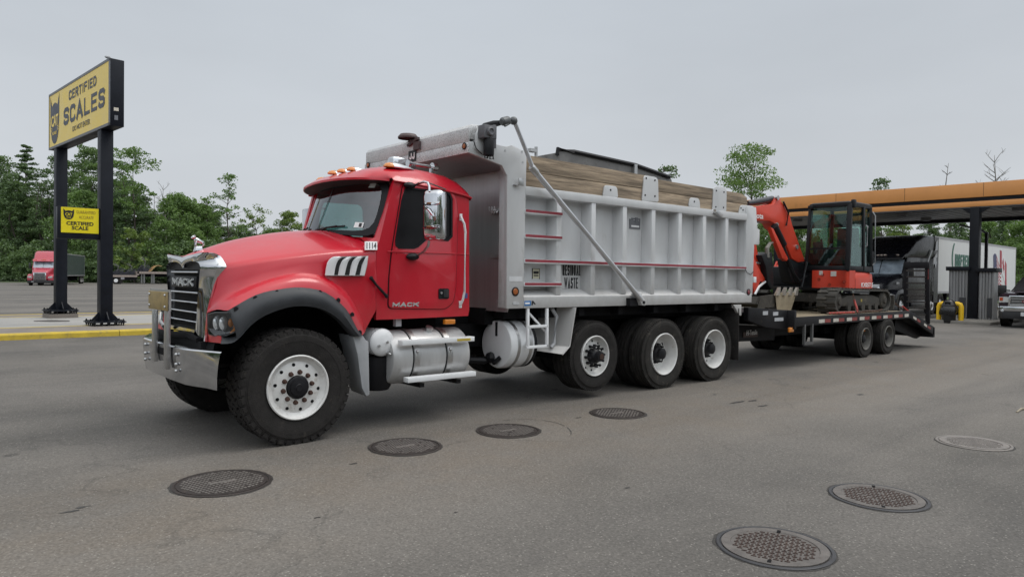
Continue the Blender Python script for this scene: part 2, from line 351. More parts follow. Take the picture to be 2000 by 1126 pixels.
# ------------------------------------------------------------------ ground
def asphalt():
    m = bpy.data.materials.new('worn_asphalt'); m.use_nodes = True; nt = m.node_tree; N = nt.nodes; Lk = nt.links.new; b = N['Principled BSDF']
    tc = N.new('ShaderNodeTexCoord'); C = tc.outputs['Object']
    def noise(scale, detail=5, rough=.6, vec=None, st=None, dist=0):
        n = N.new('ShaderNodeTexNoise'); n.inputs['Scale'].default_value = scale; n.inputs['Detail'].default_value = detail; n.inputs['Roughness'].default_value = rough; n.inputs['Distortion'].default_value = dist
        src = vec or C
        if st:
            mp = N.new('ShaderNodeMapping'); mp.inputs['Scale'].default_value = st; Lk(src, mp.inputs[0]); src = mp.outputs[0]
        Lk(src, n.inputs[0]); return n.outputs[0]
    def rng(x, a, b_, c=0., d=1.):
        r = N.new('ShaderNodeMapRange'); r.inputs[1].default_value=a; r.inputs[2].default_value=b_; r.inputs[3].default_value=c; r.inputs[4].default_value=d; Lk(x, r.inputs[0]); return r.outputs[0]
    def mix(f, a, b_, mode='MIX'):
        x = N.new('ShaderNodeMixRGB'); x.blend_type = mode
        for i, q in ((0,f),(1,a),(2,b_)):
            if isinstance(q,(int,float)): x.inputs[i].default_value = q if i == 0 else (q,q,q,1)
            elif isinstance(q,tuple): x.inputs[i].default_value = (*q,1)
            else: Lk(q, x.inputs[i])
        return x.outputs[0]
    def math_(op, a, b_):
        x = N.new('ShaderNodeMath'); x.operation = op; x.use_clamp = True
        for i, q in ((0,a),(1,b_)):
            if isinstance(q,(int,float)): x.inputs[i].default_value = q
            else: Lk(q, x.inputs[i])
        return x.outputs[0]
    c = mix(rng(noise(.35,6,.62),.32,.68), (.078,.073,.067), (.142,.131,.120))
    # worn, dustier lane along the row of covers, darker traffic bands along X
    c = mix(math_('MULTIPLY', rng(noise(.22,5,.55,st=(.18,1,1)),.45,.64), .75), c, (.178,.162,.144))
    c = mix(math_('MULTIPLY', rng(noise(.5,6,.62,st=(.10,1.3,1),dist=.4),.50,.72), .68), c, (.066,.063,.061))
    # brown dust along the row of covers
    sy = N.new('ShaderNodeSeparateXYZ'); Lk(C, sy.inputs[0]); ny = noise(.45,5,.6)
    yy = N.new('ShaderNodeMath'); yy.operation = 'MULTIPLY_ADD'; yy.inputs[1].default_value = 2.6; Lk(ny, yy.inputs[0]); Lk(sy.outputs['Y'], yy.inputs[2])
    band = math_('MULTIPLY', rng(yy.outputs[0],-1.6,-.2), rng(yy.outputs[0],1.9,.6))
    c = mix(math_('MULTIPLY', band, math_('MULTIPLY', rng(noise(1.6,6,.7),.30,.62), .62)), c, (.150,.125,.100))
    # bituminous patches, oil spots
    c = mix(math_('MULTIPLY', rng(noise(.9,7,.7),.58,.70), .30), c, (.070,.067,.065))
    v = N.new('ShaderNodeTexVoronoi'); v.inputs['Scale'].default_value = 1.1; 
    wv = N.new('ShaderNodeVectorMath'); wv.operation = 'ADD'; Lk(C, wv.inputs[0]); nn = N.new('ShaderNodeTexNoise'); nn.inputs['Scale'].default_value = 4; nn.inputs['Detail'].default_value=4; Lk(C, nn.inputs[0])
    sc = N.new('ShaderNodeVectorMath'); sc.operation='SCALE'; sc.inputs['Scale'].default_value=.22; Lk(nn.outputs[1], sc.inputs[0]); Lk(sc.outputs[0], wv.inputs[1]); Lk(wv.outputs[0], v.inputs[0])
    spot = math_('MULTIPLY', rng(v.outputs['Distance'],.085,.035), rng(noise(.6,2),.50,.56))
    c = mix(math_('MULTIPLY', spot, .75), c, (.028,.026,.025))
    # cracks
    v2 = N.new('ShaderNodeTexVoronoi'); v2.feature = 'DISTANCE_TO_EDGE'; v2.inputs['Scale'].default_value = .22
    w2 = N.new('ShaderNodeVectorMath'); w2.operation='ADD'; s2 = N.new('ShaderNodeVectorMath'); s2.operation='SCALE'; s2.inputs['Scale'].default_value = .9
    n2 = N.new('ShaderNodeTexNoise'); n2.inputs['Scale'].default_value = 1.3; n2.inputs['Detail'].default_value = 9; Lk(C, n2.inputs[0]); Lk(n2.outputs[1], s2.inputs[0]); Lk(C, w2.inputs[0]); Lk(s2.outputs[0], w2.inputs[1]); Lk(w2.outputs[0], v2.inputs[0])
    crack = math_('MULTIPLY', rng(v2.outputs[0],.0055,.0015), rng(noise(.5,3),.47,.54))
    c = mix(math_('MULTIPLY', crack, .28), c, (.045,.043,.040))
    # aggregate: pale and dark stones
    st = noise(130,2,.5); st2 = noise(46,3,.6)
    vo = N.new('ShaderNodeTexVoronoi'); vo.inputs['Scale'].default_value = 75; Lk(C, vo.inputs[0])
    sp = N.new('ShaderNodeSeparateXYZ'); Lk(vo.outputs['Color'], sp.inputs[0])
    c = mix(rng(sp.outputs[0],0,1,.0,1.), mix(1,c,.85,'MULTIPLY'), mix(1,c,1.17,'MULTIPLY'))
    c = mix(math_('MULTIPLY', math_('MULTIPLY', rng(sp.outputs[1],.90,.95), rng(vo.outputs['Distance'],.5,.35)), .55), c, (.33,.31,.28))
    c = mix(rng(st2,.35,.65), mix(1,c,.84,'MULTIPLY'), mix(1,c,1.14,'MULTIPLY'))
    Lk(c, b.inputs['Base Color']); b.inputs['Roughness'].default_value = .86; b.inputs['Specular IOR Level'].default_value = .35
    bp = N.new('ShaderNodeBump'); bp.inputs['Strength'].default_value = .55; bp.inputs['Distance'].default_value = .008
    h = math_('ADD', math_('MULTIPLY', vo.outputs['Distance'], .7), math_('MULTIPLY', st, .5)); Lk(h, bp.inputs['Height']); Lk(bp.outputs[0], b.inputs['Normal'])
    return m
ASPH = asphalt()
g = MB(); g.poly([(-500,-300,0),(500,-300,0),(500,900,0),(-500,900,0)])
struct(g, 'ground', ASPH, smooth=0)
GRASS = mat('rough_grass', (.045,.065,.022), .9, 0, .5, .6, bump=.6, bs=9, dirt=((.09,.075,.04),.3,1.5))
g = MB(); g.poly([(-300,105.5,.02),(400,118,.02),(400,700,.02),(-300,700,.02)]); struct(g, 'grass_verge', GRASS, smooth=0)
g = MB(); g.poly([(58,-60,.02),(400,-60,.02),(400,110,.02),(58,106,.02)]); struct(g, 'grass_bank', GRASS, smooth=0)
# far hills peeping through a gap in the trees
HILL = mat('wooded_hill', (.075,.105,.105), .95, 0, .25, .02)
h = MB(); rows = []
for j in range(6):
    rows.append([(-500+1400*i/40, 620+j*60, -5+(sin(pi*j/5))*(30+13*sin(i*.55)+8*sin(i*1.3))) for i in range(41)])
h.grid(rows); struct(h, 'far_hills', HILL)

# ------------------------------------------------------------------ scale island with painted kerb
YEL = mat('worn_yellow_paint', (.50,.36,.035), .7, 0, .18, 3, dirt=((.17,.14,.09),.42,3.2), bump=.3)
CONC = mat('pale_concrete', (.30,.29,.275), .85, 0, .12, 1.2, bump=.25, dirt=((.14,.13,.12),.25,2), stretch=(.3,1,1))
CONB = mat('brown_concrete', (.19,.165,.145), .88, 0, .15, 1.2, bump=.25, dirt=((.09,.08,.07),.3,2))
IX0, IX1, IY = -60, 7.4, 13.72
k = MB()
xs = [IX0, -35, -22, -12.4, -4.35, 1.5, IX1]
prof = [(0,-.1),(.015,.11),(.045,.145),(.17,.152),(.17,-.1)]
for a, b_ in zip(xs, xs[1:]):
    k.loft([[(x, IY+u, v) for u, v in prof] for x in (a+.006, b_-.006)])
struct(k, 'kerb', YEL)
k = MB(); k.box(IX0+.1,IX1-.1,IY+.05,IY+.17,-.05,.135); struct(k, 'kerb_joint', CONB)
k = MB(); x = IX0
for a, b_ in zip(xs, xs[1:]):
    k.box(a+.005,b_-.005,IY+.17,IY+2.0,-.05,.148)
struct(k, 'island_apron', CONB)
k = MB(); k.box(IX0,IX1,IY+2.01,IY+7.2,-.05,.15); struct(k, 'weighbridge_deck', CONC)
k = MB(); k.box(IX0,IX1,IY+7.21,IY+8.6,-.05,.147); struct(k, 'far_apron', CONB)
k = MB(); k.box(IX0,IX1,IY+8.6,IY+8.78,-.05,.155); struct(k, 'far_kerb', YEL)
k = MB(); k.box(IX0,IX1,IY+2.03,IY+2.16,.145,.154); struct(k, 'near_lane_line', YEL)
k = MB(); k.box(IX0,IX1,IY+6.95,IY+7.10,.145,.154); struct(k, 'far_lane_line', YEL)
# rust plate / dark opening in the weighbridge deck
STAIN = mat('dark_steel_plate', (.06,.052,.048), .8, .1, .3, 3)
k = MB(); P = US([(66,626),(100,624.5),(136,625.5),(136,627.5),(100,628.3),(66,627.5)], z=.152)
k.plate([(p.x,p.y) for p in P], [], lambda u,v,w_: (u,v,w_), .149, .154); pl = struct(k, 'deck_hatch', STAIN)

# ------------------------------------------------------------------ manhole covers in the asphalt
IRON = mat('cast_iron', (.040,.032,.029), .6, .35, .3, 14, bump=.3, bs=70, dirt=((.11,.085,.065),.35,16))
IRONG = mat('worn_grey_iron', (.215,.195,.180), .5, .5, .2, 10, bump=.25, bs=70, dirt=((.09,.07,.06),.25,14))
IRONC = mat('brown_grey_iron', (.135,.122,.113), .55, .4, .25, 10, bump=.25, bs=70, dirt=((.08,.06,.05),.35,14))
IRONR = mat('rusty_brown_iron', (.070,.047,.040), .65, .3, .25, 14, bump=.3, bs=70, dirt=((.13,.10,.075),.3,16))
IRONB = mat('bluish_frame_iron', (.052,.052,.056), .5, .4, .25, 10)
def manhole(x, y, R, style, rz, label):
    t = thing('manhole_cover', label, 'manhole cover', (x,y,0), 0, 'round iron covers set in the asphalt')
    rj = random.Random(int(x*97+y*31)); jt = MB(); n_j = 60; off_j = [rj.uniform(.003,.014)+.012*max(0,sin(3*2*pi*i/n_j+x)) for i in range(n_j)]
    for i in range(n_j):
        a0, a1 = 2*pi*i/n_j, 2*pi*(i+1)/n_j; o0, o1 = off_j[i], off_j[(i+1)%n_j]
        jt.poly([((R-.002)*cos(a0),(R-.002)*sin(a0),.0018),((R+o0)*cos(a0),(R+o0)*sin(a0),.0018),((R+o1)*cos(a1),(R+o1)*sin(a1),.0018),((R-.002)*cos(a1),(R-.002)*sin(a1),.0018)])
    jt.build('tar_joint', mat('tar_joint', (.040,.037,.034), .9, 0, .45, 18, bump=.5, bs=60, dirt=((.11,.10,.09),.35,16)), t, local=True, smooth=0)
    fr, rm, pl = [(IRON,IRON,IRON),(IRONB,IRONC,IRONR),(IRONG,IRONG,IRONG)][style]
    m_ = MB(); m_.lathe([(R,0),(R,.005),(R-.005,.009),(R-.022,.009),(R-.026,.002),(R-.032,.002),(R-.032,.0)], (0,0,.0005),(0,0,1),64); m_.build('frame', fr, t, local=True)
    m_ = MB(); r1 = R-.034
    if style == 0: m_.lathe([(r1,.0),(r1,.007),(0,.0075)], (0,0,.0015),(0,0,1),64)
    else:
        ri = r1-.052; m_.lathe([(r1,.0),(r1,.010),(ri,.0105),(ri-.004,.0045),(0,.0045)], (0,0,.0015),(0,0,1),64)
    m_.build('cover_plate', rm if style else pl, t, local=True)
    m_ = MB(); ca, sa = cos(rz), sin(rz)
    lim = (r1-.02) if style == 0 else (R-.092); p = .034 if style == 0 else .031
    k = int(lim/p)+1
    for i in range(-k,k+1):
        for j in range(-k,k+1):
            a, b_ = i*p, j*p
            if math.hypot(a,b_) > lim-.015 or random.random() < .02: continue
            if style == 0: dx, dy = .0095, .0095
            else: dx, dy = ((.0150,.0048) if (i+j)%2 else (.0048,.0150))
            z1 = .0115 if style == 0 else .0095
            m_.obox((a*ca-b_*sa, a*sa+b_*ca, (.007+z1)/2), Vector((ca,sa,0))*dx, Vector((-sa,ca,0))*dy, (0,0,(z1-.005)/2))
    if style == 0: m_.box(-.10,.10,-.022,.022,.006,.012)
    m_.build('raised_pattern', IRONG if style == 0 else pl, t, local=True, smooth=0, weld=False)
    if style == 1:
        for s in (-1,1):
            n_ = MB(); n_.obox((s*(R-.075)*ca, s*(R-.075)*sa, .0125), Vector((ca,sa,0))*.02, Vector((-sa,ca,0))*.011, (0,0,.0012)); n_.build('lift_notch', DARK, t, local=True)
    return t
manhole(-6.69,-.815,.365,0,.3,'dark iron manhole cover nearest the front tyre, leftmost of the row beside the truck')
manhole(-4.95,-.695,.345,0,.5,'dark studded manhole cover on the asphalt beside the step of the red cab')
manhole(-3.72,-.765,.340,0,.35,'dark studded manhole cover in a cracked ring, below the second aluminium tank')
manhole(-2.05,-.84,.335,0,.6,'small looking dark manhole cover beside the raised lift axle wheel')
manhole(-.345,-4.09,.335,2,.2,'pale worn manhole cover farthest right on the open asphalt')
manhole(-3.0,-4.22,.345,1,.5,'brown patterned manhole cover with blue grey frame, middle of the right hand three')
manhole(-4.55,-4.23,.345,1,.4,'rusty brown patterned manhole cover nearest the camera at the bottom of the photo')
# cracked ring round the third cover
rc = random.Random(3); g = MB()
for k_ in range(46):
    if 8 < k_ < 38 or k_ in (3,43): continue
    a0, a1 = 2*pi*k_/46, 2*pi*(k_+1)/46
    r0, r1 = .545+.03*sin(a0*3), .545+.03*sin(a1*3); wv = rc.uniform(.003,.008)
    g.poly([(-3.60+r_*1.05*cos(a), -.82+r_*sin(a), .0022) for r_,a in ((r0-wv,a0),(r0+wv,a0),(r1+wv,a1),(r1-wv,a1))])
struct(g, 'asphalt_crack', mat('asphalt_crack', (.05,.047,.044), .95, 0, .2, 7), smooth=0)
def stain(px, py, rx, ry, seed):
    rs_ = random.Random(seed); c0 = U(px,py,z=0); n = 22; g = MB()
    g.poly([(c0.x+rx*cos(a)*k, c0.y+ry*sin(a)*k, .0022) for a,k in [(2*pi*i/n, rs_.uniform(.45,1.15)) for i in range(n)]])
    struct(g, 'oil_stain', mat('oil_stain', (.030,.028,.026), .55, 0, .35, 20), smooth=0)
for i_,s_ in enumerate(((1440,785,.18,.035),(1470,782,.12,.04),(160,990,.05,.022),(138,998,.07,.02),(1490,792,.16,.03),(690,905,.04,.02),(1130,815,.05,.02),(1395,770,.06,.03),(620,1010,.03,.015),(1225,952,.03,.015),(890,1000,.02,.012),(1680,770,.10,.04))): stain(*s_, i_)
t = thing('twig', 'pale broken twig lying on the asphalt at the right edge', 'twig', tuple(U(1993,801,z=0)))
m_ = MB(); p = U(1986,804,z=.01); q = U(2012,795,z=.012); m_.tube([p,(p+q)/2+V(.02,.03,.004),q],[.010,.014,.008],6); m_.build('stick', mat('dry_wood',(.30,.26,.20),.9), t)
m_ = MB(); m_.tube([(p+q)/2+V(.02,.03,.004),(p+q)/2+V(.12,-.10,.02)],[.009,.004],5); m_.build('side_shoot', MATS['dry_wood'], t)
# ------------------------------------------------------------------ red dump truck (heads towards -X, near side faces -Y)
YC = 1.20
def mir(P): return [Vector((p[0], 2*YC-p[1], p[2])) for p in P]
truck = thing('dump_truck', 'red dump truck with chrome grille and long pale aluminium tipping bed, towing a flat trailer', 'dump truck', (-1.9,1.25,0))

def tyre_mb(R, W, rim, n=72, lugs='road', dusty=False, off=0.):
    m = MB()
    m.lathe([(rim-.012,off-.035),(rim+.012,off-.014),(rim+.04,off-.004),(.72*R+.28*rim,off+.002),(.55*R+.45*rim,off+.003),(.84*R,off-.002),(.845*R,off+.002),(.86*R,off+.002),(.865*R,off-.003),(.9*R,off-.006),(.905*R,off-.011),(.955*R,off-.02),(R-.012,off-.035),(R-.012,off-W+.035),(.955*R,off-W+.02),(.9*R,off-W+.006),(rim+.03,off-W+.004),(rim-.012,off-W+.04)], (0,0,0),(0,-1,0), n)
    def blk(t, a0, a1, r0, r1, half, skew=0):
        c, s = cos(t), sin(t); rad = Vector((c,0,s)); tan = Vector((-s,0,c))
        P = []
        for a, k in ((a0,-skew),(a1,skew)):
            for r_ in (r0,r1):
                for h in (-half,half): P.append(rad*r_+tan*(h+k)+Vector((0,-a,0)))
        v = m.vs(P)
        for f in ((0,1,3,2),(4,6,7,5),(0,4,5,1),(2,3,7,6),(0,2,6,4),(1,5,7,3)): m.face([v[i] for i in f])
    if lugs == 'mud':
        N = 40
        for i in range(N):
            t = 2*pi*i/N; d = pi/N
            blk(t, off-.085, off-.020, R-.025, R-.001, .034, .008); blk(t+d, off-W+.020, off-W+.085, R-.025, R-.001, .034,.008)
            blk(t+d*.9, off-.165, off-.095, R-.02, R+.001, .031, -.010); blk(t+d*.2, off-W*.5-.035, off-W*.5+.035, R-.02, R+.001, .030, .010)
            blk(t+d*1.3, off-W+.095, off-W+.165, R-.02, R+.001, .031, -.010)
            blk(t, off-.030, off-.012, R-.060, R-.012, .026, 0)
    elif lugs == 'road':
        N = 80
        for i in range(N):
            t = 2*pi*i/N
            blk(t, off-.05, off-.018, R-.04, R+.001, .0145, .004); blk(t, off-W+.018, off-W+.05, R-.04, R+.001, .0145, .004)
        for a in (.31,.5,.69):
            m.lathe([(R-.014,off-W*a-.02),(R+.001,off-W*a-.017),(R+.001,off-W*a+.017),(R-.014,off-W*a+.02)],(0,0,0),(0,-1,0),n)
    return m
def holes(m, n, rad, a, r, ph=0, dep=.012):
    for i in range(n):
        t = 2*pi*i/n+ph; m.cyl((rad*cos(t),-a,rad*sin(t)),(rad*cos(t),-a+dep,rad*sin(t)), r, n=12)
def make_wheel(style, R, W, rim, loc, parent, name='wheel', rimmat=None):
    global OFF
    keep = OFF; rm = rimmat or RIMW
    m = MB()
    if style == 'front':
        m.lathe([(rim,-.020),(rim+.004,.004),(rim-.006,.010),(rim-.016,.004),(rim-.022,-.022),(rim-.050,-.040),(rim-.062,-.046),(.225,-.036),(.170,-.026),(.115,-.022),(.112,-.06)],(0,0,0),(0,-1,0),64)
        m.lathe([(rim,-.02),(rim-.02,-.3)],(0,0,0),(0,-1,0),48)
    elif style == 'lift':
        m.lathe([(rim,-.020),(rim+.004,.004),(rim-.006,.010),(rim-.016,.004),(rim-.024,-.03),(rim-.036,-.060),(rim-.055,-.075),(.185,-.070),(.13,-.060),(.10,-.058),(.10,-.09)],(0,0,0),(0,-1,0),64)
        m.lathe([(rim,-.02),(rim-.02,-.3)],(0,0,0),(0,-1,0),48)
    else:
        m.lathe([(rim,-.020),(rim+.004,.004),(rim-.006,.010),(rim-.016,.004),(rim-.024,-.03),(rim-.030,-.085),(rim-.045,-.11),(rim-.050,-.155),(rim-.062,-.175),(.225,-.182),(.16,-.172),(.11,-.17),(.11,-.22)],(0,0,0),(0,-1,0),64)
        m.lathe([(rim,-.02),(rim-.02,-W*2.1)],(0,0,0),(0,-1,0),48)
    wo = m.build(name, rm, parent, local=True); wo.location = Vector(loc)-Vector(parent.location)
    m = tyre_mb(R, W, rim, lugs='mud' if style == 'front' else 'road'); m.build('tyre', RUB if style in ('front','lift') else RUBD, wo, local=True, weld=False, smooth=30)
    if style == 'dual':
        m = tyre_mb(R, W, rim, lugs='road', off=-W-.055); m.build('tyre', RUB, wo, local=True, weld=False, smooth=30)
    m = MB()
    if style == 'front':
        m.lathe([(.108,-.05),(.108,-.008),(.100,-.002),(.085,.0),(.082,.010),(.035,.018),(.030,.024),(0,.024)],(0,0,0),(0,-1,0),32)
        m.build('hub', BLK, wo, local=True)
        each('lug_nut', RUST, wo, lambda b: b.lathe([(.024,-.030),(.024,-.020),(.019,-.014),(.018,.004),(.014,.010),(0,.010)],(0,0,0),(0,-1,0),10), [(.145*cos(2*pi*i/10+.17),0,.145*sin(2*pi*i/10+.17)) for i in range(10)])
        each('dark_hole_disc', DARK, wo, lambda b: b.cyl((0,.0315,0),(0,.044,0),.0165,n=12), [(.218*cos(2*pi*i/10+.48),0,.218*sin(2*pi*i/10+.48)) for i in range(10)])  # dark discs on the rim, painting the shade of open hand holes
    elif style == 'lift':
        m.lathe([(.105,-.09),(.105,.0),(.085,.035),(.070,.045),(.066,.105),(.045,.110),(0,.110)],(0,0,0),(0,-1,0),24); m.build('hub', BLK, wo, local=True)
        m = MB(); m.lathe([(.040,.108),(.040,.116),(0,.116)],(0,0,0),(0,-1,0),16); m.build('hub_cap', RUST, wo, local=True)
        each('lug_nut', BLK, wo, lambda b: b.lathe([(.020,-.066),(.020,-.035),(.012,-.03),(.012,.018),(.017,.022),(.017,.040),(0,.040)],(0,0,0),(0,-1,0),10), [(.138*cos(2*pi*i/10+.1),0,.138*sin(2*pi*i/10+.1)) for i in range(10)])
        each('dark_hole_disc', DARK, wo, lambda b: b.cyl((0,.0665,0),(0,.079,0),.014,n=12), [(.198*cos(2*pi*i/10+.3),0,.198*sin(2*pi*i/10+.3)) for i in range(10)])  # hand hole shade as dark discs, no opening cut
    else:
        m.lathe([(.115,-.2),(.115,-.13),(.100,-.10),(.085,-.085),(.083,-.035),(.045,-.02),(0,-.02)],(0,0,0),(0,-1,0),24); m.build('hub', BLK, wo, local=True)
        each('lug_nut', BLK, wo, lambda b: b.lathe([(.021,-.19),(.021,-.14),(.014,-.135),(.014,-.105),(0,-.105)],(0,0,0),(0,-1,0),10), [(.135*cos(2*pi*i/10+.1),0,.135*sin(2*pi*i/10+.1)) for i in range(10)])
        each('dark_hole_disc', DARK, wo, lambda b: b.cyl((0,.179,0),(0,.191,0),.030,n=14), [(.205*cos(2*pi*i/5+.62),0,.205*sin(2*pi*i/5+.62)) for i in range(5)])  # dark discs give the hand holes their shade, rim left uncut
    OFF = keep
    return wo
FX, T2 = -5.705, 1.30
w_f = make_wheel('front', .555, .40, .308, (FX,.012,.548), truck)
w_r = make_wheel('dual', .520, .27, .308, (0,.012,.513), truck)
w_r2 = dup(w_r, truck, V(T2,.012,.513)-truck.location)
for k_, ch in enumerate(w_r2.children): pass
w_r2.rotation_euler = (0,.7,0)
text('sidewall_lettering','GOODYEAR',RUBD,w_r2,(0,-.0035,0),(1,0,0),(0,0,1),.44,.05,.004,.01,local=True,bend=.40)
LX = -1.47
w_l = make_wheel('lift', .475, .36, .272, (LX,.055,.575), truck)
for src, loc in ((w_f,(FX,2.5-.012,.548)),(w_r,(0,2.488,.513)),(w_r,(T2,2.488,.513)),(w_l,(LX,2.445,.575))):
    c_ = dup(src, truck, Vector(loc)-truck.location, pi)

# ---- frame, axles and undercarriage
m = MB()
for y in (.80,1.60): m.box(-6.30,2.05,y,y+.10,.72,1.02)
for x in (-6.2,-5.0,-3.4,-2.4,-.7,.65,1.9): m.box(x,x+.12,.90,1.60,.76,.98)
m.build('chassis_frame', DARK, truck, bevel=.01)
m = MB()
for x, y0 in ((FX,.42),(0,.45),(T2,.45),(LX,.45)):
    m.cyl((x,y0,.53),(x,2.5-y0,.53),.075,n=12)
for x in (0,T2): m.sphere((x,1.25,.53),.21,14)
for x in (-.0,T2,): m.box(x-.12,x+.12,.62,.78,.45,.92); m.box(x-.12,x+.12,1.72,1.88,.45,.92)
m.box(-.55,T2+.55,.70,.78,.60,.74); m.box(-.55,T2+.55,1.72,1.80,.60,.74)
m.cyl((-4.3,1.25,.66),(-.2,1.25,.58),.07,n=12)
m.box(FX-.55,FX+.7,.62,.72,.60,.70); m.box(FX-.55,FX+.7,1.78,1.88,.60,.70)
m.box(LX-.25,LX+.2,.55,.75,.5,.9); m.box(LX-.25,LX+.2,1.75,1.95,.5,.9)
m.build('axle_set', DARK, truck)
m = MB(); m.box(-6.1,-4.9,.75,1.75,.62,1.35); m.box(-5.0,-3.6,.75,1.75,.55,1.20); m.box(-3.6,-2.9,.9,1.6,.62,1.1)
m.build('engine_block', DARK, truck, bevel=.03)
m = MB(); m.box(-3.0,2.3,.55,1.95,1.02,1.23); m.box(-2.9,2.25,.30,.50,1.10,1.23); m.box(-2.9,2.25,2.0,2.2,1.10,1.23)
for x in (-2.4,-1.7,-.9,-.1,.7,1.5): m.box(x,x+.1,.15,2.35,1.12,1.235)
m.build('bed_subframe', DARK, truck)
# inner wheel arch liner for the front wheel
m = MB()
A = [(FX+.74*cos(a),.70+.74*sin(a)) for a in [pi*i/14*1.06-.1 for i in range(15)]]
m.grid([[(x,.30,z) for x,z in A],[(x,.85,z) for x,z in A]]); m.build('wheel_arch_liner', DARK, truck)
m = MB(); m.grid([[(x,2.2,z) for x,z in A],[(x,1.65,z) for x,z in A]]); m.build('wheel_arch_liner', DARK, truck)

# ---- hood
K = [U(431,521,y=.48),U(450,517,y=.40),U(480,513,y=.34),U(520,507,y=.30),U(560,502,y=.28),U(605,496.5,y=.27),U(650,492,y=.26),U(692,489.5,y=.25),U(735,488,y=.24)]
MID = [V(-6.41,YC,1.795),V(-6.30,YC,1.845),V(-6.14,YC,1.905),V(-5.94,YC,1.975),V(-5.70,YC,2.035),V(-5.45,YC,2.085),V(-5.20,YC,2.118),V(-4.98,YC,2.135),V(-4.84,YC,2.14)]
def arcrow(k, mid, n=12):
    P = []
    for i in range(n+1):
        t = i/n; s_ = t
        y = k.y+(mid.y-k.y)*s_; x = k.x+(mid.x-k.x)*s_**.8
        sh = (1-(1-t)**1.75); z = k.z+(mid.z-k.z)*sh
        P.append(V(x,y,z))
    return P
# chrome grille surround
GX = -6.42
Oy = [(398,666),(401,640),(403.5,608),(409,585),(417,556),(425,538),(431,520.6),(426,508),(419,499),(411,494.5),(403,492.6),(392,493.5),(382,494.8),(369,498.5),(358,502)]
In = [(382,646),(384.5,600),(388,560),(390.7,521),(390,516),(387,512.5),(382,510.5),(375,510),(368.6,510.8),(363,513),(359,516.6),(354.5,522.5)]
GXT = {392:-6.410,403:-6.396,411:-6.365,419:-6.325,426:-6.302,431:-6.298,425:-6.312,417:-6.340,409:-6.365,403.5:-6.385,401:-6.395}
def gx(px): return GXT.get(px, GX+(0 if px < 396 else .0032*(px-396)))
near_o = [U(a,b,x=gx(a)) for a,b in Oy]; near_i = [U(a,b,x=GX) for a,b in In]
yl, yi = near_o[-1].y, near_i[-1].y
near_o[-1].y = YC; near_i[-1].y = YC
def chaikin(P): return P
def resample(P, n):
    Ls = [0]
    for a,b in zip(P,P[1:]): Ls.append(Ls[-1]+(b-a).length)
    R_ = []
    for i in range(n):
        t = Ls[-1]*i/(n-1); j = 0
        while j < len(Ls)-2 and Ls[j+1] < t: j += 1
        R_.append(P[j].lerp(P[j+1], (t-Ls[j])/max(1e-6,Ls[j+1]-Ls[j])))
    return R_
no, ni = near_o, near_i
# pair the two outlines by hand: leg, shoulder, lobe, notch
def pair(o_, i_):
    a = resample(o_[:7],10)+resample(o_[6:],14)[1:]; b = resample(i_[:4],10)+resample(i_[3:],14)[1:]
    return a, b
po, pi_ = pair(no, ni)
nose_row = resample([K[0]]+[p+V(.012,0,.004) for p in near_o[7:]],13)
rows = []
KQ, MQ = catmull(K,3), catmull(MID,3)
for k_, mid in zip(KQ, MQ):
    h_ = arcrow(k_, mid) if k_ is not KQ[0] else nose_row
    rows.append(h_+mir(h_)[::-1][1:])
C1 = [U(404,608,y=.50),U(421,590,y=.42),U(441,579,y=.345),U(463,569,y=.30),U(505,552,y=.25),U(548,539,y=.23),U(591,533,y=.22),U(634,541,y=.22),U(676,569,y=.22),U(706,622,y=.22),U(713,646,y=.215)]
KX = K+[U(735,548,y=.215),U(735,602,y=.215)]
C2 = [U(404,611,y=.485),U(424,604,y=.30),U(443,606,y=.135),U(455,600,y=.10),U(500,575.5,y=.085),U(545,564.5,y=.08),U(590,561,y=.08),U(636,571,y=.08),U(676,603,y=.08),U(698,642,y=.08),U(708,654,y=.085)]
C3 = [U(433,669,y=.13),U(450,667.5,y=.055),U(463,662,y=.045),U(478,648,y=.04),U(500,627,y=.04),U(530,610.5,y=.04),U(574,598,y=.04),U(622,601,y=.04),U(657,619,y=.04),U(680,643,y=.045),U(691,656,y=.05)]
KX = catmull(KX[:9],3)[:-1]+linsub(KX[8:],3); C1 = catmull(C1,3); C2 = catmull(C2,3); C3 = catmull(C3,3)
def interp(a, b, t): return [p.lerp(q,t) for p,q in zip(a,b)]
hm = MB()
hm.grid(rows)
mid1 = interp(KX,C1,.5); 
side = [KX, [p+V(0,-.012,0) for p in interp(KX,C1,.12)], mid1, [p+V(0,.004,0) for p in interp(KX,C1,.88)], C1]
hm.grid(side); hm.grid([mir(r) for r in side])
fend = [C1]
for t in (.25,.5,.75): fend.append([p+V(0,-.030*sin(pi*t)*min(1,i/9),.016*sin(pi*t)*min(1,i/9)) for i,p in enumerate(interp(C1,C2,t))])
fend.append(C2)
hm.grid(fend); hm.grid([mir(r) for r in fend])
# front face of the fender round the headlight: red rim below and inside the lamp
nose_lo = [U(398,666,x=-6.40),U(416,668,y=.30),U(433,670,y=.135)]
nose_hi = [U(404,608,y=.50),U(406,652,y=.44),U(432,656,y=.15)]
hm.grid([nose_hi, nose_lo]); hm.grid([mir(nose_hi), mir(nose_lo)])
# slim red strip between the chrome surround and the fender front
s1 = [near_o[i]+V(.004,0,0) for i in (6,5,4,3,2,1,0)]
s2 = [K[0],U(427,540,y=.47),U(419,563,y=.475),U(411,590,y=.485),U(405,608,y=.49),U(404,640,y=.47),U(405,667,y=.42)]
hm.grid([s1,s2]); hm.grid([mir(s1),mir(s2)])
# closing panel along the hood's rear edge and cowl
back = rows[-1]; hm.grid([back,[p+V(.05,0,-.10) for p in back]])
hm.build('hood', RED, truck, smooth=40)
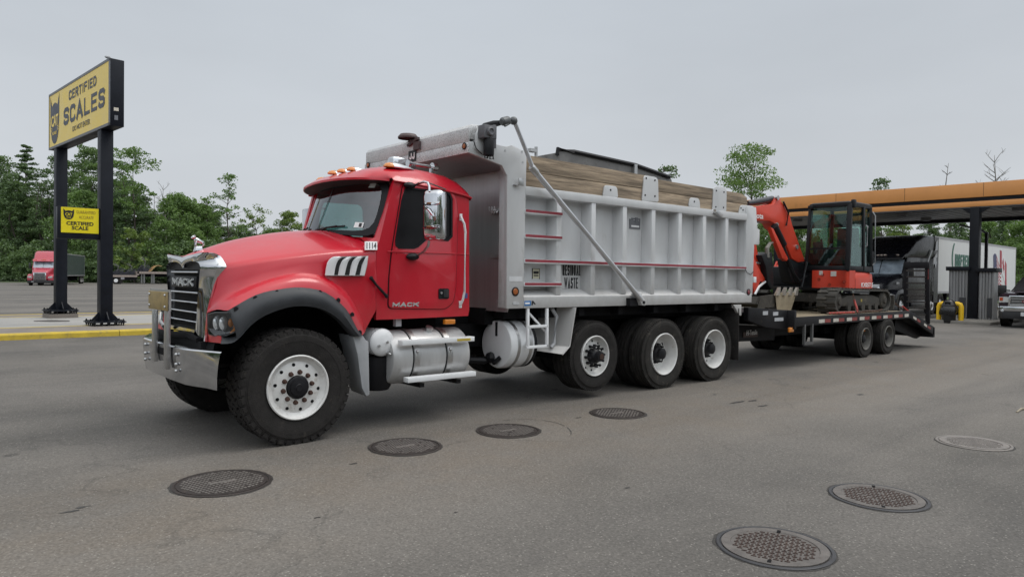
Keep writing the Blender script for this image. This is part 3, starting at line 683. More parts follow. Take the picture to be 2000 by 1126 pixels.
# flare
fm = MB()
fl = [C2]
for t in (.12,.3,.6,.85): fl.append([p+V(0,-.05*sin(pi*min(1,t*1.05)),0) for p in interp(C2,C3,t)][6:])
fl[0] = C2[6:]; fl.append(C3[6:]); fl.append([p+V(0,.10,-.0) for p in C3[6:]])
fm.grid(fl)
# front toe of the flare below the headlamp
toe = catmull([U(432,657.5,y=.17),U(457,657,y=.125),U(471,643,y=.11),U(475.5,624,y=.10),U(470,606,y=.10),U(455,600,y=.10)],3)
toe2 = catmull([U(431,671,y=.13),U(452,669.5,y=.05),U(466,661,y=.035),U(480,646,y=.02),U(492,628,y=.02),U(500,612,y=.03)],3)
fm.grid([toe,toe2]); fm.build('fender_flare', FLARE, truck, smooth=50)
fm = MB(); fm.grid([mir(r) for r in fl]); fm.grid([mir(toe),mir(toe2)]); fm.build('fender_flare', FLARE, truck, smooth=50)
m = MB()
m.bm.free()
each('flare_bolt', BLK, truck, lambda b: (b.lathe([(.016,0),(.013,.006),(0,.007)],(0,0,0),(0,-1,0),10), b.box(-.02,.02,-.004,.003,-.028,.004)), [U(px,py,y=.07)-OFF for px,py in ((461,601),(499,580),(541,569),(583,566),(625,569),(661,584),(688,612),(703,647))])
# headlight
HL = [(408,613),(420,610),(445,610),(462,614),(469,624),(468,636),(458,648),(440,655),(420,655),(409,652),(406,640)]
def hl_y(px): return .46-.36*min(1,max(0,(px-405)/38))**.75 if px < 443 else .10-.03*(px-443)/27
hp = [U(a,b,y=hl_y(a)) for a,b in HL]
cen = sum(hp,V(0,0,0))/len(hp)
for flip in (0,1):
    P = mir(hp) if flip else hp; c0 = mir([cen])[0] if flip else cen; sg = -1 if flip else 1
    m = MB(); out_ = [c0+(p-c0)*1.05+V(0,-.004*sg,0) for p in P]; inn = [p+V(-.006,-.008*sg,0) for p in P]; deep = [c0+(p-c0)*.92+V(.03,.07*sg,0) for p in P]
    m.loft([out_,inn],caps=False); m.loft([inn,deep],caps=False); m.face(m.vs(deep)); hb = m.build('headlight', mat('headlamp_housing',(.085,.088,.092),.35,.4,.2,12), truck, smooth=60)
    if flip: continue
    for a_,b_,y_,r_s in ((425,630,.305,.058),(436.5,631,.215,.055)):
        m = MB(); m.sphere(U(a_,b_,y=y_),r_s,16,(.75,.5,1.2)); m.build('reflector', CLEAR, hb)
    m = MB(); m.sphere(U(451,630,y=.145),.034,12,(.8,.5,1.2)); m.build('turn_bulb', AMBER, hb)
    m = MB(); m.poly([U(452,615,y=.105),U(461,616,y=.086),U(467,624,y=.082),U(466.5,636,y=.08),U(457,647,y=.092),U(448,651,y=.12),U(456,640,y=.105),U(457,626,y=.104)]); m.build('turn_lens', AMBER, hb)
    m = MB(); r1_ = inn; m.face(m.vs([p+V(-.001,-.003*sg,0) for p in inn])); m.build('lens', glass('lamp_glass',(.9,.92,.93),.05,.96), hb, smooth=0)
# chrome grille surround
po = catmull(po,2); pi_ = catmull(pi_,2)
m = MB()
front = [[p.lerp(q,t)+V(-.008*sin(pi*t),0,0) for p,q in zip(po,pi_)] for t in (0,.15,.4,.7,.92,1)]
lip = [p+V(.05,0,0) for p in pi_]
rows_ = [[p+V(.05,-.01,.0) for p in po]]+front+[lip]
m.grid(rows_); m.grid([mir(r) for r in rows_])
lo = [U(398,666,x=GX),U(382,646,x=GX)]
zb, zt = lo[0].z, lo[1].z
m.box(GX-.012,GX+.03,pi_[0].y,2*YC-pi_[0].y,zt-.035,zt+.012)
m.build('grille_surround', CHROME, truck, smooth=50)
# torn red paint film on the chrome corner
m = MB(); m.poly([U(a,b,x=gx(a)-.012) for a,b in ((404,499),(410,496),(417,501),(419,505),(412,504),(406,507),(402,506))]); m.build('worn_chrome_patch', mat('yellowed_film',(.42,.36,.22),.5,.2,.2,20), truck, smooth=0)
gy0, gy1 = pi_[0].y, 2*YC-pi_[0].y
m = MB(); m.prism([(p.y,p.z) for p in pi_]+[(2*YC-p.y,p.z) for p in pi_[::-1][1:]],'x',GX+.045,GX+.09); gb = m.build('grille_backing', BLK, truck)
for y_, h_ in ((531,.026),(570,.026),(588.6,.024),(607,.024),(625,.024)):
    z = U(357,y_,x=GX).z; m = MB(); m.loft([[(GX+.03+.018*cos(a),y,z+h_/2*sin(a)) for a in [2*pi*i/10 for i in range(10)]] for y in (gy0-.004,gy1+.004)]); m.build('grille_bar', CHROME, gb)
z0, z1 = U(357,561,x=GX).z, U(357,539,x=GX).z
m = MB(); m.box(GX+.01,GX+.03,gy0+.02,gy1-.02,z0,z1); m.build('name_plate', BLK, gb, bevel=.004)
block('name_lettering','MACK',STEELTXT,gb,(GX+.010,gy1-.10,z0+.022),(0,-1,0),(0,0,1),gy1-gy0-.20,z1-z0-.044,.22,.014,.22)
m = MB()
for i in range(26): y = gy0+.03+(gy1-gy0-.06)*i/25; m.box(GX+.040,GX+.046,y-.003,y+.003,zt+.02,z0+.26 if False else 1.66)
m.build('grille_mesh', mat('dark_mesh',(.03,.03,.032),.5,.5), gb)
# hood ornament: a small standing dog on a wedge
m = MB(); p0 = V(-6.27,YC,1.845)
m.loft([[p0+V(a,b,0) for a,b in ((-.05,-.045),(.06,-.045),(.06,.045),(-.05,.045))],[p0+V(a,b,.075) for a,b in ((-.03,-.03),(.045,-.03),(.045,.03),(-.03,.03))]]); bmesh.ops.scale(m.bm, vec=(.78,.78,.78), space=Matrix.Translation(-p0), verts=m.bm.verts); orn = m.build('ornament_base', CHROME, truck, bevel=.005)
m = MB(); q = p0+V(0,0,.075)
m.tube([q+V(.075,0,.045),q+V(.04,0,.055),q+V(-.01,0,.075),q+V(-.035,0,.09)],[.016,.024,.034,.026],10); m.sphere(q+V(-.052,0,.115),.026,10,(1.15,.9,.9)); m.sphere(q+V(-.075,0,.108),.014,8)
for s in (-1,1):
    m.tube([q+V(-.02,.026*s,.07),q+V(-.035,.034*s,.03),q+V(-.035,.034*s,0)],[.014,.009,.011],8); m.tube([q+V(.055,.018*s,.05),q+V(.072,.022*s,.03),q+V(.058,.022*s,0)],[.013,.009,.01],8); m.sphere(q+V(-.045,.02*s,.135),.009,8)
bmesh.ops.scale(m.bm, vec=(.78,.78,.78), space=Matrix.Translation(-p0), verts=m.bm.verts)
m.build('dog_figure', CHROME, orn)
# side vent: three white scoops in a dark recess
VO = [(636,538.5),(641,520),(652,505),(667,500.5),(718,499.5),(716,519),(711,538.5)]
vy = .205
m = MB(); P = [U(a,b,y=vy) for a,b in VO]; P2 = [p+V(0,-.012,0) for p in P]; m.loft([P,P2]); vb = m.build('vent_frame', STEEL, truck)
P = [U(a,b,y=vy-.0125) for a,b in [(640,536.5),(644,520),(654,507),(668,502.5),(715.5,501.5),(713.5,519),(709,536.5)]]; m = MB(); m.loft([P,[p+V(0,-.004,0) for p in P]]); m.build('vent_recess', mat('vent_black',(.008,.008,.009),.7), vb)
for Lh, Rh in (([(635.5,537.5),(640,513),(650,502),(662,500.5)],[(652.5,537.5),(655.5,520),(660.5,508),(668.5,502)]),
               ([(660,537.5),(664,520),(670,508),(680,501.5)],[(673,537.5),(677.5,518),(682.5,507),(691,500.5)]),
               ([(682,537.5),(686.5,518),(692,507),(701,500.5)],[(693.5,537.5),(698.5,518),(703.5,507),(712,500)]),
               ([(702.5,537.5),(707.5,518),(712.5,507),(716.5,500)],[(712,537.5),(716,519),(718.5,507),(719.5,499.5)])):
    a = catmull([U(p_[0],p_[1],y=vy-.016-.012*i_) for i_,p_ in enumerate(Lh)],3); b = catmull([U(p_[0],p_[1],y=vy-.034-.008*i_) for i_,p_ in enumerate(Rh)],3)
    mid_ = [p.lerp(q,.55)+V(0,-.010,0) for p,q in zip(a,b)]
    m = MB(); m.grid([[p+V(0,.012,0) for p in a],a,mid_,b,[p+V(-.004,.022,0) for p in b]]); m.build('vent_scoop', WHITE, vb, smooth=50)
# number sticker
p = U(712,488.5,y=.228); q = U(735,472,y=.30)
n0 = (U(712,488.5,y=.232), U(735,488.5,y=.225), U(735,472,y=.262), U(712,472,y=.268))
m = MB(); m.loft([[v for v in n0],[v+V(0,-.02,0.004) for v in n0]]); st_ = m.build('number_sticker', WHITETXT, truck)
r_ = (n0[1]-n0[0]).normalized(); u_ = (n0[3]-n0[0]).normalized()
text('number_lettering','1114',BLACKTXT,st_,n0[0]+V(0,-.0215,.004)+r_*.012+u_*.014,r_,u_,(n0[1]-n0[0]).length-.024,(n0[3]-n0[0]).length-.028,.003,.012)
# rubber hood latch
m = MB(); pts = [U(a,b,y=.185) for a,b in ((725,543),(735,556),(745,567),(755,578))]
m.tube(pts,[.018,.013,.016,.018],8); m.sphere(pts[0],.024,8,(1,.6,1)); m.sphere(pts[-1],.024,8,(1,.6,1)); m.build('hood_latch', BLK, truck)
# grey splash panel behind the front wheel
P = [U(a,b,y=.10) for a,b in ((689,656),(709,655),(715,664),(720,667),(722,770),(716,774),(707,756),(698,690))]
m = MB(); m.loft([P,[p+V(.05,.42,0) for p in P]]); m.build('splash_panel', GREYP, truck, bevel=.008)

# ---- bumper
bz0, bz1 = .585, .915
bx = -6.60
plan = [(-6.425,.045),(-6.50,.24),(-6.575,.44),(-6.60,.56),(-6.612,.9),(-6.615,1.25)]
full = plan+[(x,2.5-y) for x,y in plan[::-1][1:]]
m = MB()
tuck = lambda y,z: .030*(bz1-z)/(bz1-bz0)-.012*sin(pi*(bz1-z)/(bz1-bz0))-.055*max(0,abs(y-1.25)-.95)/.25*(bz1-z)/(bz1-bz0)
m.grid([[(x+tuck(y,z),y,z) for x,y in full] for z in (bz0,bz0+.02,bz0+.11,bz0+.22,bz1-.02,bz1)])
m.grid([[(x,y,bz1) for x,y in full],[(x+.012,y,bz1+.012) for x,y in full],[(max(-6.375,x+.2) if abs(y-1.25)>1 else -6.38,y,bz1+.018) for x,y in full]])
m.grid([[(x+tuck(y,bz0),y,bz0) for x,y in full],[(x+.07,y,bz0+.01) for x,y in full]])
bu = m.build('bumper', CHROME, truck, smooth=30)
m = MB()
for px,pys in ((284,(672,689,701)),(344,(692,711,724))):
    for py in pys: pass
each('bumper_bolt', STEEL, bu, lambda b: b.sphere((0,0,0),.018,10), [U(px,py,x=-6.618)-OFF for px,pys in ((284,(672,689,701)),(344,(692,711,724))) for py in pys])
m = MB(); P = US([(307,676),(320,679.5),(320,693),(307,689)],x=-6.6165); m.loft([P,[p+V(-.003,0,0) for p in P]]); m.build('tow_opening', DARK, bu)
def upright(a, b, w_, h_=.035): 
    m = MB(); m.bar(a, b, h_, w_, up=(0,1,0)); return m
for (a,b),(c,d) in (((327,574),(324,719)),((303,604),(298.5,703))):
    p, q = U(a,b,x=-6.64), U(c,d,x=-6.64); upright(p,V(p.x,p.y,q.z),.085,.04).build('plate_upright', STEEL, bu, bevel=.004)
P = [U(291,566.5,x=-6.67),U(328.5,571,x=-6.67),U(325,608,x=-6.67),U(291,601,x=-6.67)]
y1_, y0_ = P[0].y, (P[1].y+P[2].y)/2; z1_, z0_ = (P[0].z+P[1].z)/2, (P[2].z+P[3].z)/2
m = MB(); m.box(-6.675,-6.663,y0_,y1_,z0_,z1_); pb = m.build('front_plate', mat('muddy_tan_plate',(.33,.245,.11),.7,.1,.25,10,dirt=((.07,.045,.025),.33,26)), bu, bevel=.004)
m = MB(); m.box(-6.66,-6.645,y0_-.012,y1_+.012,z1_-.0,z1_+.022); m.box(-6.66,-6.64,y0_-.02,y0_+.012,z0_,z1_); m.build('plate_frame', STEEL, bu)
each('plate_bolt', STEEL, bu, lambda b: b.sphere((0,0,0),.014,8), [V(-6.678,y,z)-OFF for y in (y0_+.05,y1_-.05) for z in (z0_+.04,z1_-.03)])
m = MB(); m.tube([U(316,610,x=-6.5),U(314,625,x=-6.52),U(318,634,x=-6.52),U(322,640,x=-6.48)],.02,8); m.build('tow_hook', STEEL, bu)
m = MB(); m.box(-6.45,-6.3,.5,2.0,.62,.98); m.tube([(-6.46,1.9,.99),(-6.5,1.4,1.0),(-6.45,.9,1.02),(-6.44,.6,.99)],.03,8); m.build('bumper_filler', DARK, bu)
# ---- cab
YC = 1.25
CYN, CYF = .22, 2.235
def P2(pts, y): return [(p.x,p.z) for p in US(pts, y=y)]
side_o = P2([(735,624),(735,488),(741,470),(769,357),(772,349),(830,357),(880,371),(916,386),(916.5,605),(914,616.5),(772,623)], CYN)
win = P2([(791,372),(785,392),(773,469),(774,477),(778,482),(806,482.5),(813,480),(828,466.5),(834,464.5),(872,467.5),(879,460),(879,390),(876,381),(868,376),(800,370)], CYN)
body = MB()
body.prism(side_o,'y',CYN,CYN+.05,holes=[win]); body.prism(side_o,'y',CYF-.05,CYF,holes=[win])
rw = [(.52,1.92),(1.98,1.92),(1.98,2.46),(.52,2.46)]
body.prism([(CYN+.05,1.18),(CYF-.05,1.18),(CYF-.05,2.52),(CYN+.05,2.52)],'x',-3.545,-3.515,holes=[rw])
body.box(-4.72,-3.52,.28,2.22,1.17,1.25)
# roof
xs_ = [-4.56,-4.45,-4.3,-4.1,-3.9,-3.72,-3.60,-3.53,-3.505]
zd = [2.655,2.650,2.645,2.63,2.61,2.59,2.575,2.56,2.55]
zc = [2.845,2.87,2.885,2.89,2.88,2.86,2.82,2.75,2.66]
rows_ = []
lipP = [(-4.575,.262,2.660),(-4.69,.36,2.672),(-4.795,.55,2.684),(-4.85,.75,2.694),(-4.88,1.0,2.702),(-4.89,1.25,2.705)]
def section(x, zd_, zc_, n=10):
    P = []
    for i in range(n+1):
        t = i/n; u_ = (t**1.5); P.append(V(x, .205+(YC-.205)*u_, zd_+(zc_-zd_)*(1-(1-u_)**5)**.75))
    return P
def lipsec(dz, dx, n=10): 
    P = resample([V(x+dx,y,z+dz) for x,y,z in lipP], n+1); return P
for h_ in [lipsec(-.012,.015), lipsec(-.012,-.004), lipsec(.012,-.004)]: rows_.append(h_)
mid_a = [a.lerp(b,.5)+V(0,0,.018) for a,b in zip(lipsec(.012,0), section(xs_[0],zd[0],zc[0]))]
rows_.append(mid_a)
for a in zip(xs_,zd,zc): rows_.append(section(*a))
rows_.append([V(-3.505,p.y,2.52) for p in rows_[-1]])
full_ = [h_+mir(h_)[::-1][1:] for h_ in rows_]
body.grid(full_)
dr = MB(); 
# drip rail under the roof edge
for f in (0,1):
    P = [section(*a)[0]+V(0,-.006,-.004) for a in zip(xs_,zd,zc)]; P = mir(P) if f else P
    body.tube(P,.012,6)
cab = body.build('cab', RED, truck, smooth=40)
# visor underside
m = MB(); a = lipsec(-.013,.012); b = [V(-4.52-.19*(1-((p.y-YC)/(YC-.26))**2)*1.0,max(p.y,.33),2.645) for p in a]
m.grid([a+mir(a)[::-1][1:], b+mir(b)[::-1][1:]]); m.build('visor_underside', mat('dark_visor',(.018,.012,.014),.6), cab)
# windscreen
def wsp(s, t):
    """s -1..1 across, t 0..1 up"""
    y = YC-.01+s*(.905-.03*t); bx_ = -4.945+.265*abs(s)**2.3; tx = -4.715+.20*abs(s)**2.3
    zb_ = 2.118-.050*abs(s)**1.5; zt_ = 2.70-.035*abs(s)**2
    return V(bx_+(tx-bx_)*t, y, zb_+(zt_-zb_)*t)
m = MB(); m.grid([[wsp(-1+2*i/24,t/6) for i in range(25)] for t in range(7)]); m.build('windscreen', GLASS, cab)
def rim(s0,s1,t0,t1,off_): 
    P = [wsp(s,t0) for s in [s0+(s1-s0)*i/16 for i in range(17)]]+[wsp(s1,t) for t in [t0+(t1-t0)*i/6 for i in range(1,7)]]+[wsp(s,t1) for s in [s1+(s0-s1)*i/16 for i in range(1,17)]]+[wsp(s0,t) for t in [t1+(t0-t1)*i/6 for i in range(1,6)]]
    return P
def sm(P, n=2):
    for _ in range(n): P = [ (P[i-1]+P[i]*2+P[(i+1)%len(P)])/4 for i in range(len(P))]
    return P
o1 = sm(rim(-1.035,1.035,-.05,1.03,0)); i1 = sm(rim(-.955,.955,.035,.97,0),3)
m = MB(); ofs = V(-.010,0,.004); m.grid([[p+V(.01,0,0) for p in o1+o1[:1]],[p+ofs for p in o1+o1[:1]],[p+ofs for p in i1+i1[:1]],[p for p in i1+i1[:1]]]); m.build('windscreen_seal', BLK, cab)
m = MB(); m.grid([[wsp(s,t/6)+V(-.006,0,.002) for t in range(7)] for s in (-.012,.012)]); m.build('windscreen_divider', BLK, cab)
# inspection stickers
for (x0,y0,x1,y1) in ((728,444,735,436),(735.5,444,742,436)):
    pass
m = MB(); a,b = wsp(-.82,.10)+V(-.008,0,.002), wsp(-.70,.10)+V(-.008,0,.002); c_,d_ = wsp(-.70,.20)+V(-.008,0,.002), wsp(-.82,.20)+V(-.008,0,.002); m.poly([a,b,c_,d_]); m.build('inspection_sticker', WHITETXT, cab, smooth=0)
m = MB(); a,b = wsp(-.80,.115)+V(-.011,0,.003), wsp(-.765,.115)+V(-.011,0,.003); c_,d_ = wsp(-.765,.185)+V(-.011,0,.003), wsp(-.80,.185)+V(-.011,0,.003); m.poly([a,b,c_,d_]); m.build('sticker_print', BLACKTXT, cab, smooth=0)
m = MB(); a,b = wsp(-.83,.86)+V(-.008,0,.002), wsp(-.74,.86)+V(-.008,0,.002); c_,d_ = wsp(-.76,.95)+V(-.008,0,.002), wsp(-.84,.94)+V(-.008,0,.002); m.poly([a,b,c_,d_]); m.build('toll_tag', mat('pale_tag',(.45,.55,.52),.5), cab, smooth=0)
# cowl, A-post skin, wipers
m = MB(); R1 = [V(p.x+.03,p.y,p.z-.012) for p in arcrow(K[-1],MID[-1],12)]; R2 = [wsp(-1.05+1.05*i/12,-.06)+V(.02,0,-.005) for i in range(13)]
m.grid([R1+mir(R1)[::-1][1:], R2+mir(R2)[::-1][1:]]); m.build('cowl', RED, cab)
ap0 = [V(-4.755,CYN,1.72),V(-4.76,CYN,1.90),U(741,470,y=CYN),U(752,428,y=CYN),U(769,357,y=CYN)]
ap1 = [V(-4.86,.33,1.72),V(-4.86,.33,1.93),wsp(-.985,-.055)+V(-.016,0,0),wsp(-1.015,.42)+V(-.010,0,0),wsp(-1.025,1.0)+V(-.006,0,0)]
for f in (0,1):
    m = MB(); a,b = ([V(p.x,CYF,p.z) for p in ap0],[V(p.x,2*(YC-.01)-p.y,p.z) for p in ap1]) if f else (ap0,ap1)
    m.grid([a,[p.lerp(q,.5)+V(-.012,-.010 if not f else .01,0) for p,q in zip(a,b)],b]); m.build('a_post', RED, cab)
for s0,s1,t1 in ((-.10,-.46,.10),(.80,.45,.10)):
    m = MB(); a = wsp(s0,-.02)+V(-.03,0,0); b = wsp(s1,t1)+V(-.03,0,.01); m.tube([a,a.lerp(b,.5)+V(-.015,0,.02),b],.009,6); m.tube([wsp(s0+.10,.03)+V(-.022,0,.006),wsp((s0+s1)/2,.075)+V(-.022,0,.006),wsp(s1-.12,.11)+V(-.022,0,.006)],.011,6); m.sphere(a,.025,8); m.build('wiper', BLK, cab)
# side and rear glass
for y_, f in ((CYN+.022,0),(CYF-.022,1)):
    m = MB(); m.prism(win,'y',y_,y_+.004); m.build('side_window', GLASSD if not f else GLASS, cab, smooth=0)
m = MB(); m.prism(rw,'x',-3.534,-3.530); m.build('rear_window', glass('rear_glass',(.88,.95,.95),.01,.95,.3), cab, smooth=0)
# interior
m = MB(); m.box(-4.75,-4.50,.30,2.20,1.4,1.98); m.box(-4.62,-4.42,.45,.95,1.6,2.02); m.build('dashboard', INT, cab, bevel=.03)
for y_ in (.70,1.80):
    m = MB(); m.box(-4.15,-3.70,y_-.24,y_+.24,1.45,1.62); m.loft([[(-3.80+a,y_-.22,z) for a,z in ((0,1.6),(.12,1.6),(.05,1.98),(-.03,1.98))],[(-3.80+a,y_+.22,z) for a,z in ((0,1.6),(.12,1.6),(.05,1.98),(-.03,1.98))]]); m.box(-3.80,-3.74,y_-.10,y_+.10,2.0,2.12); m.build('seat', INT, cab, bevel=.03)
m = MB(); c_ = V(-4.34,.72,1.98); n_ = V(-.8,0,.6); a = V(0,1,0); b = n_.cross(a); m.tube([c_+(a*cos(t)+b*sin(t))*.23 for t in [2*pi*i/24 for i in range(25)]],.016,8,caps=False); m.bar(c_-a*.22,c_+a*.22,.03,.02); m.tube([c_,c_+V(-.15,0,-.2)],.03,8); m.build('steering_wheel', INT, cab)
# ---- door (near) with handle, window seal, name, and the same on the far side
dr_o = roundpoly(P2([(758,601.5),(760,540),(765,491),(786,364),(794,358),(832,362),(880,374),(890,388),(893,420),(889,560),(884,590),(868,603)],CYN),.05,3)
win_o = [(a,b) for a,b in P2([(789,369),(782,392),(770,470),(771,480),(777,485.5),(807,486),(815,483),(830,470),(836,468),(874,471),(882.5,462),(882.5,388),(878,378),(868,372.5),(798,366.5)],CYN)]
for f in (0,1):
    y0,y1 = (CYN-.014,CYN-.001) if not f else (CYF+.001,CYF+.014)
    m = MB(); m.prism(dr_o,'y',y0,y1,holes=[win_o]); dd = m.build('door', RED, cab, bevel=.004)
    m = MB(); m.prism(win_o,'y',*( (CYN-.018,CYN+.02) if not f else (CYF-.02,CYF+.018)),holes=[win]); m.build('window_seal', BLK, dd)
    if f: continue
    door = dd
    cx_ = sum(p[0] for p in dr_o)/len(dr_o); cz_ = sum(p[1] for p in dr_o)/len(dr_o)
    m = MB(); m.prism([(cx_+(x-cx_)*1.013+(.006 if x > cx_ else -.006),cz_+(z-cz_)*1.004-.004) for x,z in dr_o],'y',CYN-.003,CYN-.0006); m.build('door_gap', BLK, dd)
a,b = U(856,583.5,y=CYN-.014), U(876.5,563,y=CYN-.014)
m = MB(); m.prism(rrect(a.x,b.x,a.z,b.z,.02),'y',CYN-.022,CYN-.013); dh = m.build('door_handle', BLK, door)
m = MB(); m.prism(rrect(a.x+.062,b.x-.015,a.z+.02,b.z-.015,.01),'y',CYN-.034,CYN-.022); m.build('handle_paddle', mat('satin_black',(.03,.03,.032),.35), dh, bevel=.004)
m = MB(); m.cyl((a.x+.035,CYN-.03,(a.z+b.z)/2+.01),(a.x+.035,CYN-.02,(a.z+b.z)/2+.01),.014,n=12); m.build('lock', STEEL, dh)
a,b = U(766,599,y=CYN-.014), U(817,591,y=CYN-.014)
block('door_lettering','MACK',STEELTXT,door,(a.x,CYN-.0145,a.z),(1,0,0),(0,0,1),b.x-a.x,.046,.26,.005,.22,shear=.15)
# crease along door and rear panel
m = MB(); p,q = U(737,487,y=CYN-.014), U(890,495.5,y=CYN-.014); m.bar(V(p.x+.12,CYN-.016,1.885),V(q.x-.01,CYN-.016,1.888),.012,.012); m.bar(V(-3.70,CYN-.004,1.888),V(-3.51,CYN-.004,1.888),.010,.010); m.build('body_crease', RED, cab, bevel=.003)
# grab handle
m = MB(); yy = CYN-.07
m.tube([U(900,421,y=CYN-.01),U(902,427,y=CYN-.05),U(907,438,y=yy),U(909,455,y=yy),U(907,570,y=yy),U(904,585,y=CYN-.05),U(899,596,y=CYN-.01)],.015,8)
for (x,y_) in ((900,424),(899,594)): p = U(x,y_,y=CYN-.004); m.box(p.x-.018,p.x+.018,p.y-.006,p.y+.004,p.z-.04,p.z+.04)
m.build('grab_handle', WHITE, cab)
m = MB(); p = U(910,577,y=CYN); m.prism([(p.x-.02,p.z-.03),(p.x+.02,p.z-.03),(p.x+.025,p.z+.02),(p.x,p.z+.035),(p.x-.025,p.z+.02)],'y',CYN-.003,CYN); m.build('star_sticker', mat('blue_sticker',(.06,.07,.22),.5), cab)
m = MB(); p = U(905,381,y=CYN); m.sphere(p,.02,8); m.build('roof_bolt', BLK, cab)
# roof lights
def cab_light(c, s=1.):
    m = MB(); c = Vector(c); m.loft([[c+V(x,r_*.052*cos(t)*s,.004+r_*.048*max(-.2,sin(t))*s) for t in [2*pi*i/12 for i in range(12)]] for x,r_ in ((-.02*s,1.0),(.05*s,.95),(.16*s,.55),(.24*s,.12))]); o_ = m.build('clearance_light', CHROME, cab)
    m = MB(); m.loft([[c+V(x,r_*.048*cos(t)*s,.004+r_*.044*max(-.2,sin(t))*s) for t in [2*pi*i/12 for i in range(12)]] for x,r_ in ((-.105*s,.25),(-.085*s,.7),(-.05*s,.95),(-.015*s,1.0))]); m.build('lens', AMBER, o_)
LIGHT_Z = 2.86
for px,py in ((656,336),(674,332.5),(693,329)):
    p = U(px,py,z=2.86); cab_light((p.x,p.y,p.z-.03))
p = U(768,322,y=.42); cab_light(p+V(0,0,-.03),1.15)
cab_light(V(p.x,2.5-p.y,p.z-.03),1.15)
m = MB(); a = U(796,319,y=.75); b = U(849,327,y=.75); m.lathe([(.045,0),(.03,.05),(.022,.12),(.020,(b-a).length)],a,(b-a),14,True,True); m.lathe([(.055,0),(.055,.06),(.03,.09)],b-V(.04,0,0),V(1,0,0),14,True,True); m.box(a.x+.02,a.x+.1,a.y-.03,a.y+.03,a.z-.12,a.z-.02); m.box(b.x-.06,b.x+.02,b.y-.03,b.y+.03,b.z-.14,b.z-.02); m.build('air_horn', CHROME, cab)
m = MB(); p = U(776,311,y=1.0); m.loft([[(p.x+a*s_,1.0+b*s_,z) for a,b in ((-.10,-.07),(.10,-.07),(.10,.07),(-.10,.07))] for s_,z in ((1,2.87),(1,p.z),(.8,p.z+.025))]); m.build('roof_beacon', CHROME, cab, bevel=.02)
# ---- door mirror
wd = V(.35,-.937,0).normalized(); nd = V(.937,.35,0); c_ = U(848,420,y=-.12)
m = MB(); hw, hh = .125, (U(848,371,y=-.12).z-U(848,469,y=-.12).z)/2
ol = rrect(-hw,hw,-hh,hh,.055,5)
m.loft([[c_+wd*u*s+V(0,0,v*(1-(1-s)*.6))+nd*d for u,v in ol] for s,d in ((.70,-.062),(.90,-.05),(.98,-.03),(1,.0),(1,.05),(.96,.055))]); mb_ = m.build('door_mirror', CHROME, cab, smooth=50)
for dz in (.115,-.135):
    m = MB(); q = c_+V(0,0,dz)-nd*.062; m.loft([[q-wd*.10+V(0,0,-.008),q-wd*.10+V(0,0,.012),q-wd*.10-nd*.004],[q-wd*.0+V(0,0,-.02),q+V(0,0,.022),q-nd*.028],[q+wd*.115+V(0,0,-.012),q+wd*.115+V(0,0,.024),q+wd*.115-nd*.02]]); m.build('mirror_blade', CHROME, mb_)
    m = MB(); q2 = q-wd*.01-nd*.020+V(0,0,.004); m.sphere(q2,.020,10,(1.5,1.5,.7)); m.build('marker_lens', mat('smoked_amber',(.20,.07,.015),.25), mb_)
m = MB(); q = c_-nd*.066
m.tube([q-wd*.045+V(0,0,.065),q-wd*.01+V(0,0,.045),q+wd*.03+V(0,0,.0),q+wd*.05+V(0,0,-.02)],[.014,.021,.018,.012],8); m.sphere(q-wd*.05+V(0,0,.072)-nd*.008,.022,10,(1.2,1,.8))
for a_,b_ in ((-.015,-.045),(.0,-.05),(.045,-.07),(.06,-.06)): m.tube([q+wd*a_+V(0,0,.02),q+wd*(a_+.012)+V(0,0,b_)],[.011,.008],6)
m.build('dog_emblem', CHROME, mb_)
m = MB(); m.tube([U(806,362.5,y=CYN-.02),U(815,359,y=.10),U(828,355,y=-.02),U(836,357,y=-.08),U(838.5,364,y=-.10),U(839,374,y=-.11)],.014,8); m.build('mirror_arm', CHROME, mb_)
m = MB(); m.tube([U(836,357,y=-.06),U(848,361,y=.06),U(872,370.5,y=CYN-.01)],.008,6); m.build('mirror_brace', STEEL, mb_)
m = MB(); m.tube([U(838,470,y=-.11),U(836,480,y=-.09),U(828,491,y=.02),U(815,499,y=.16)],.014,8); m.build('mirror_arm', STEEL, mb_)
for (a,b,r1) in ((800,362,.05),(806,501,.055)):
    m = MB(); m.sphere(U(a,b,y=.18),r1,12,(1.5,.9,.75)); m.build('mirror_foot', BLK, mb_)
# far mirror
fmb = MB(); c2 = V(-4.35,2.75,2.28); fmb.box(c2.x-.05,c2.x+.05,c2.y-.12,c2.y+.12,c2.z-.25,c2.z+.25); fm_ = fmb.build('door_mirror', CHROME, cab, bevel=.03)
m = MB(); m.tube([(-4.35,2.29,2.5),(-4.35,2.6,2.56),(-4.35,2.75,2.5)],.014,8); m.tube([(-4.35,2.29,1.9),(-4.35,2.6,2.0),(-4.35,2.75,2.05)],.014,8); m.build('mirror_arm', CHROME, fm_)
# amber marker under the sill, wiring clip
a = U(866,633,y=.24); b = U(886,622.5,y=.24); m = MB(); m.box(a.x,b.x,.20,.26,a.z,b.z); m.build('side_marker', AMBER, truck, bevel=.012)
m = MB(); p = U(776,628,y=.3); m.box(p.x-.03,p.x+.04,.28,.34,p.z-.05,p.z+.05); m.build('cable_bracket', GREYP, truck)
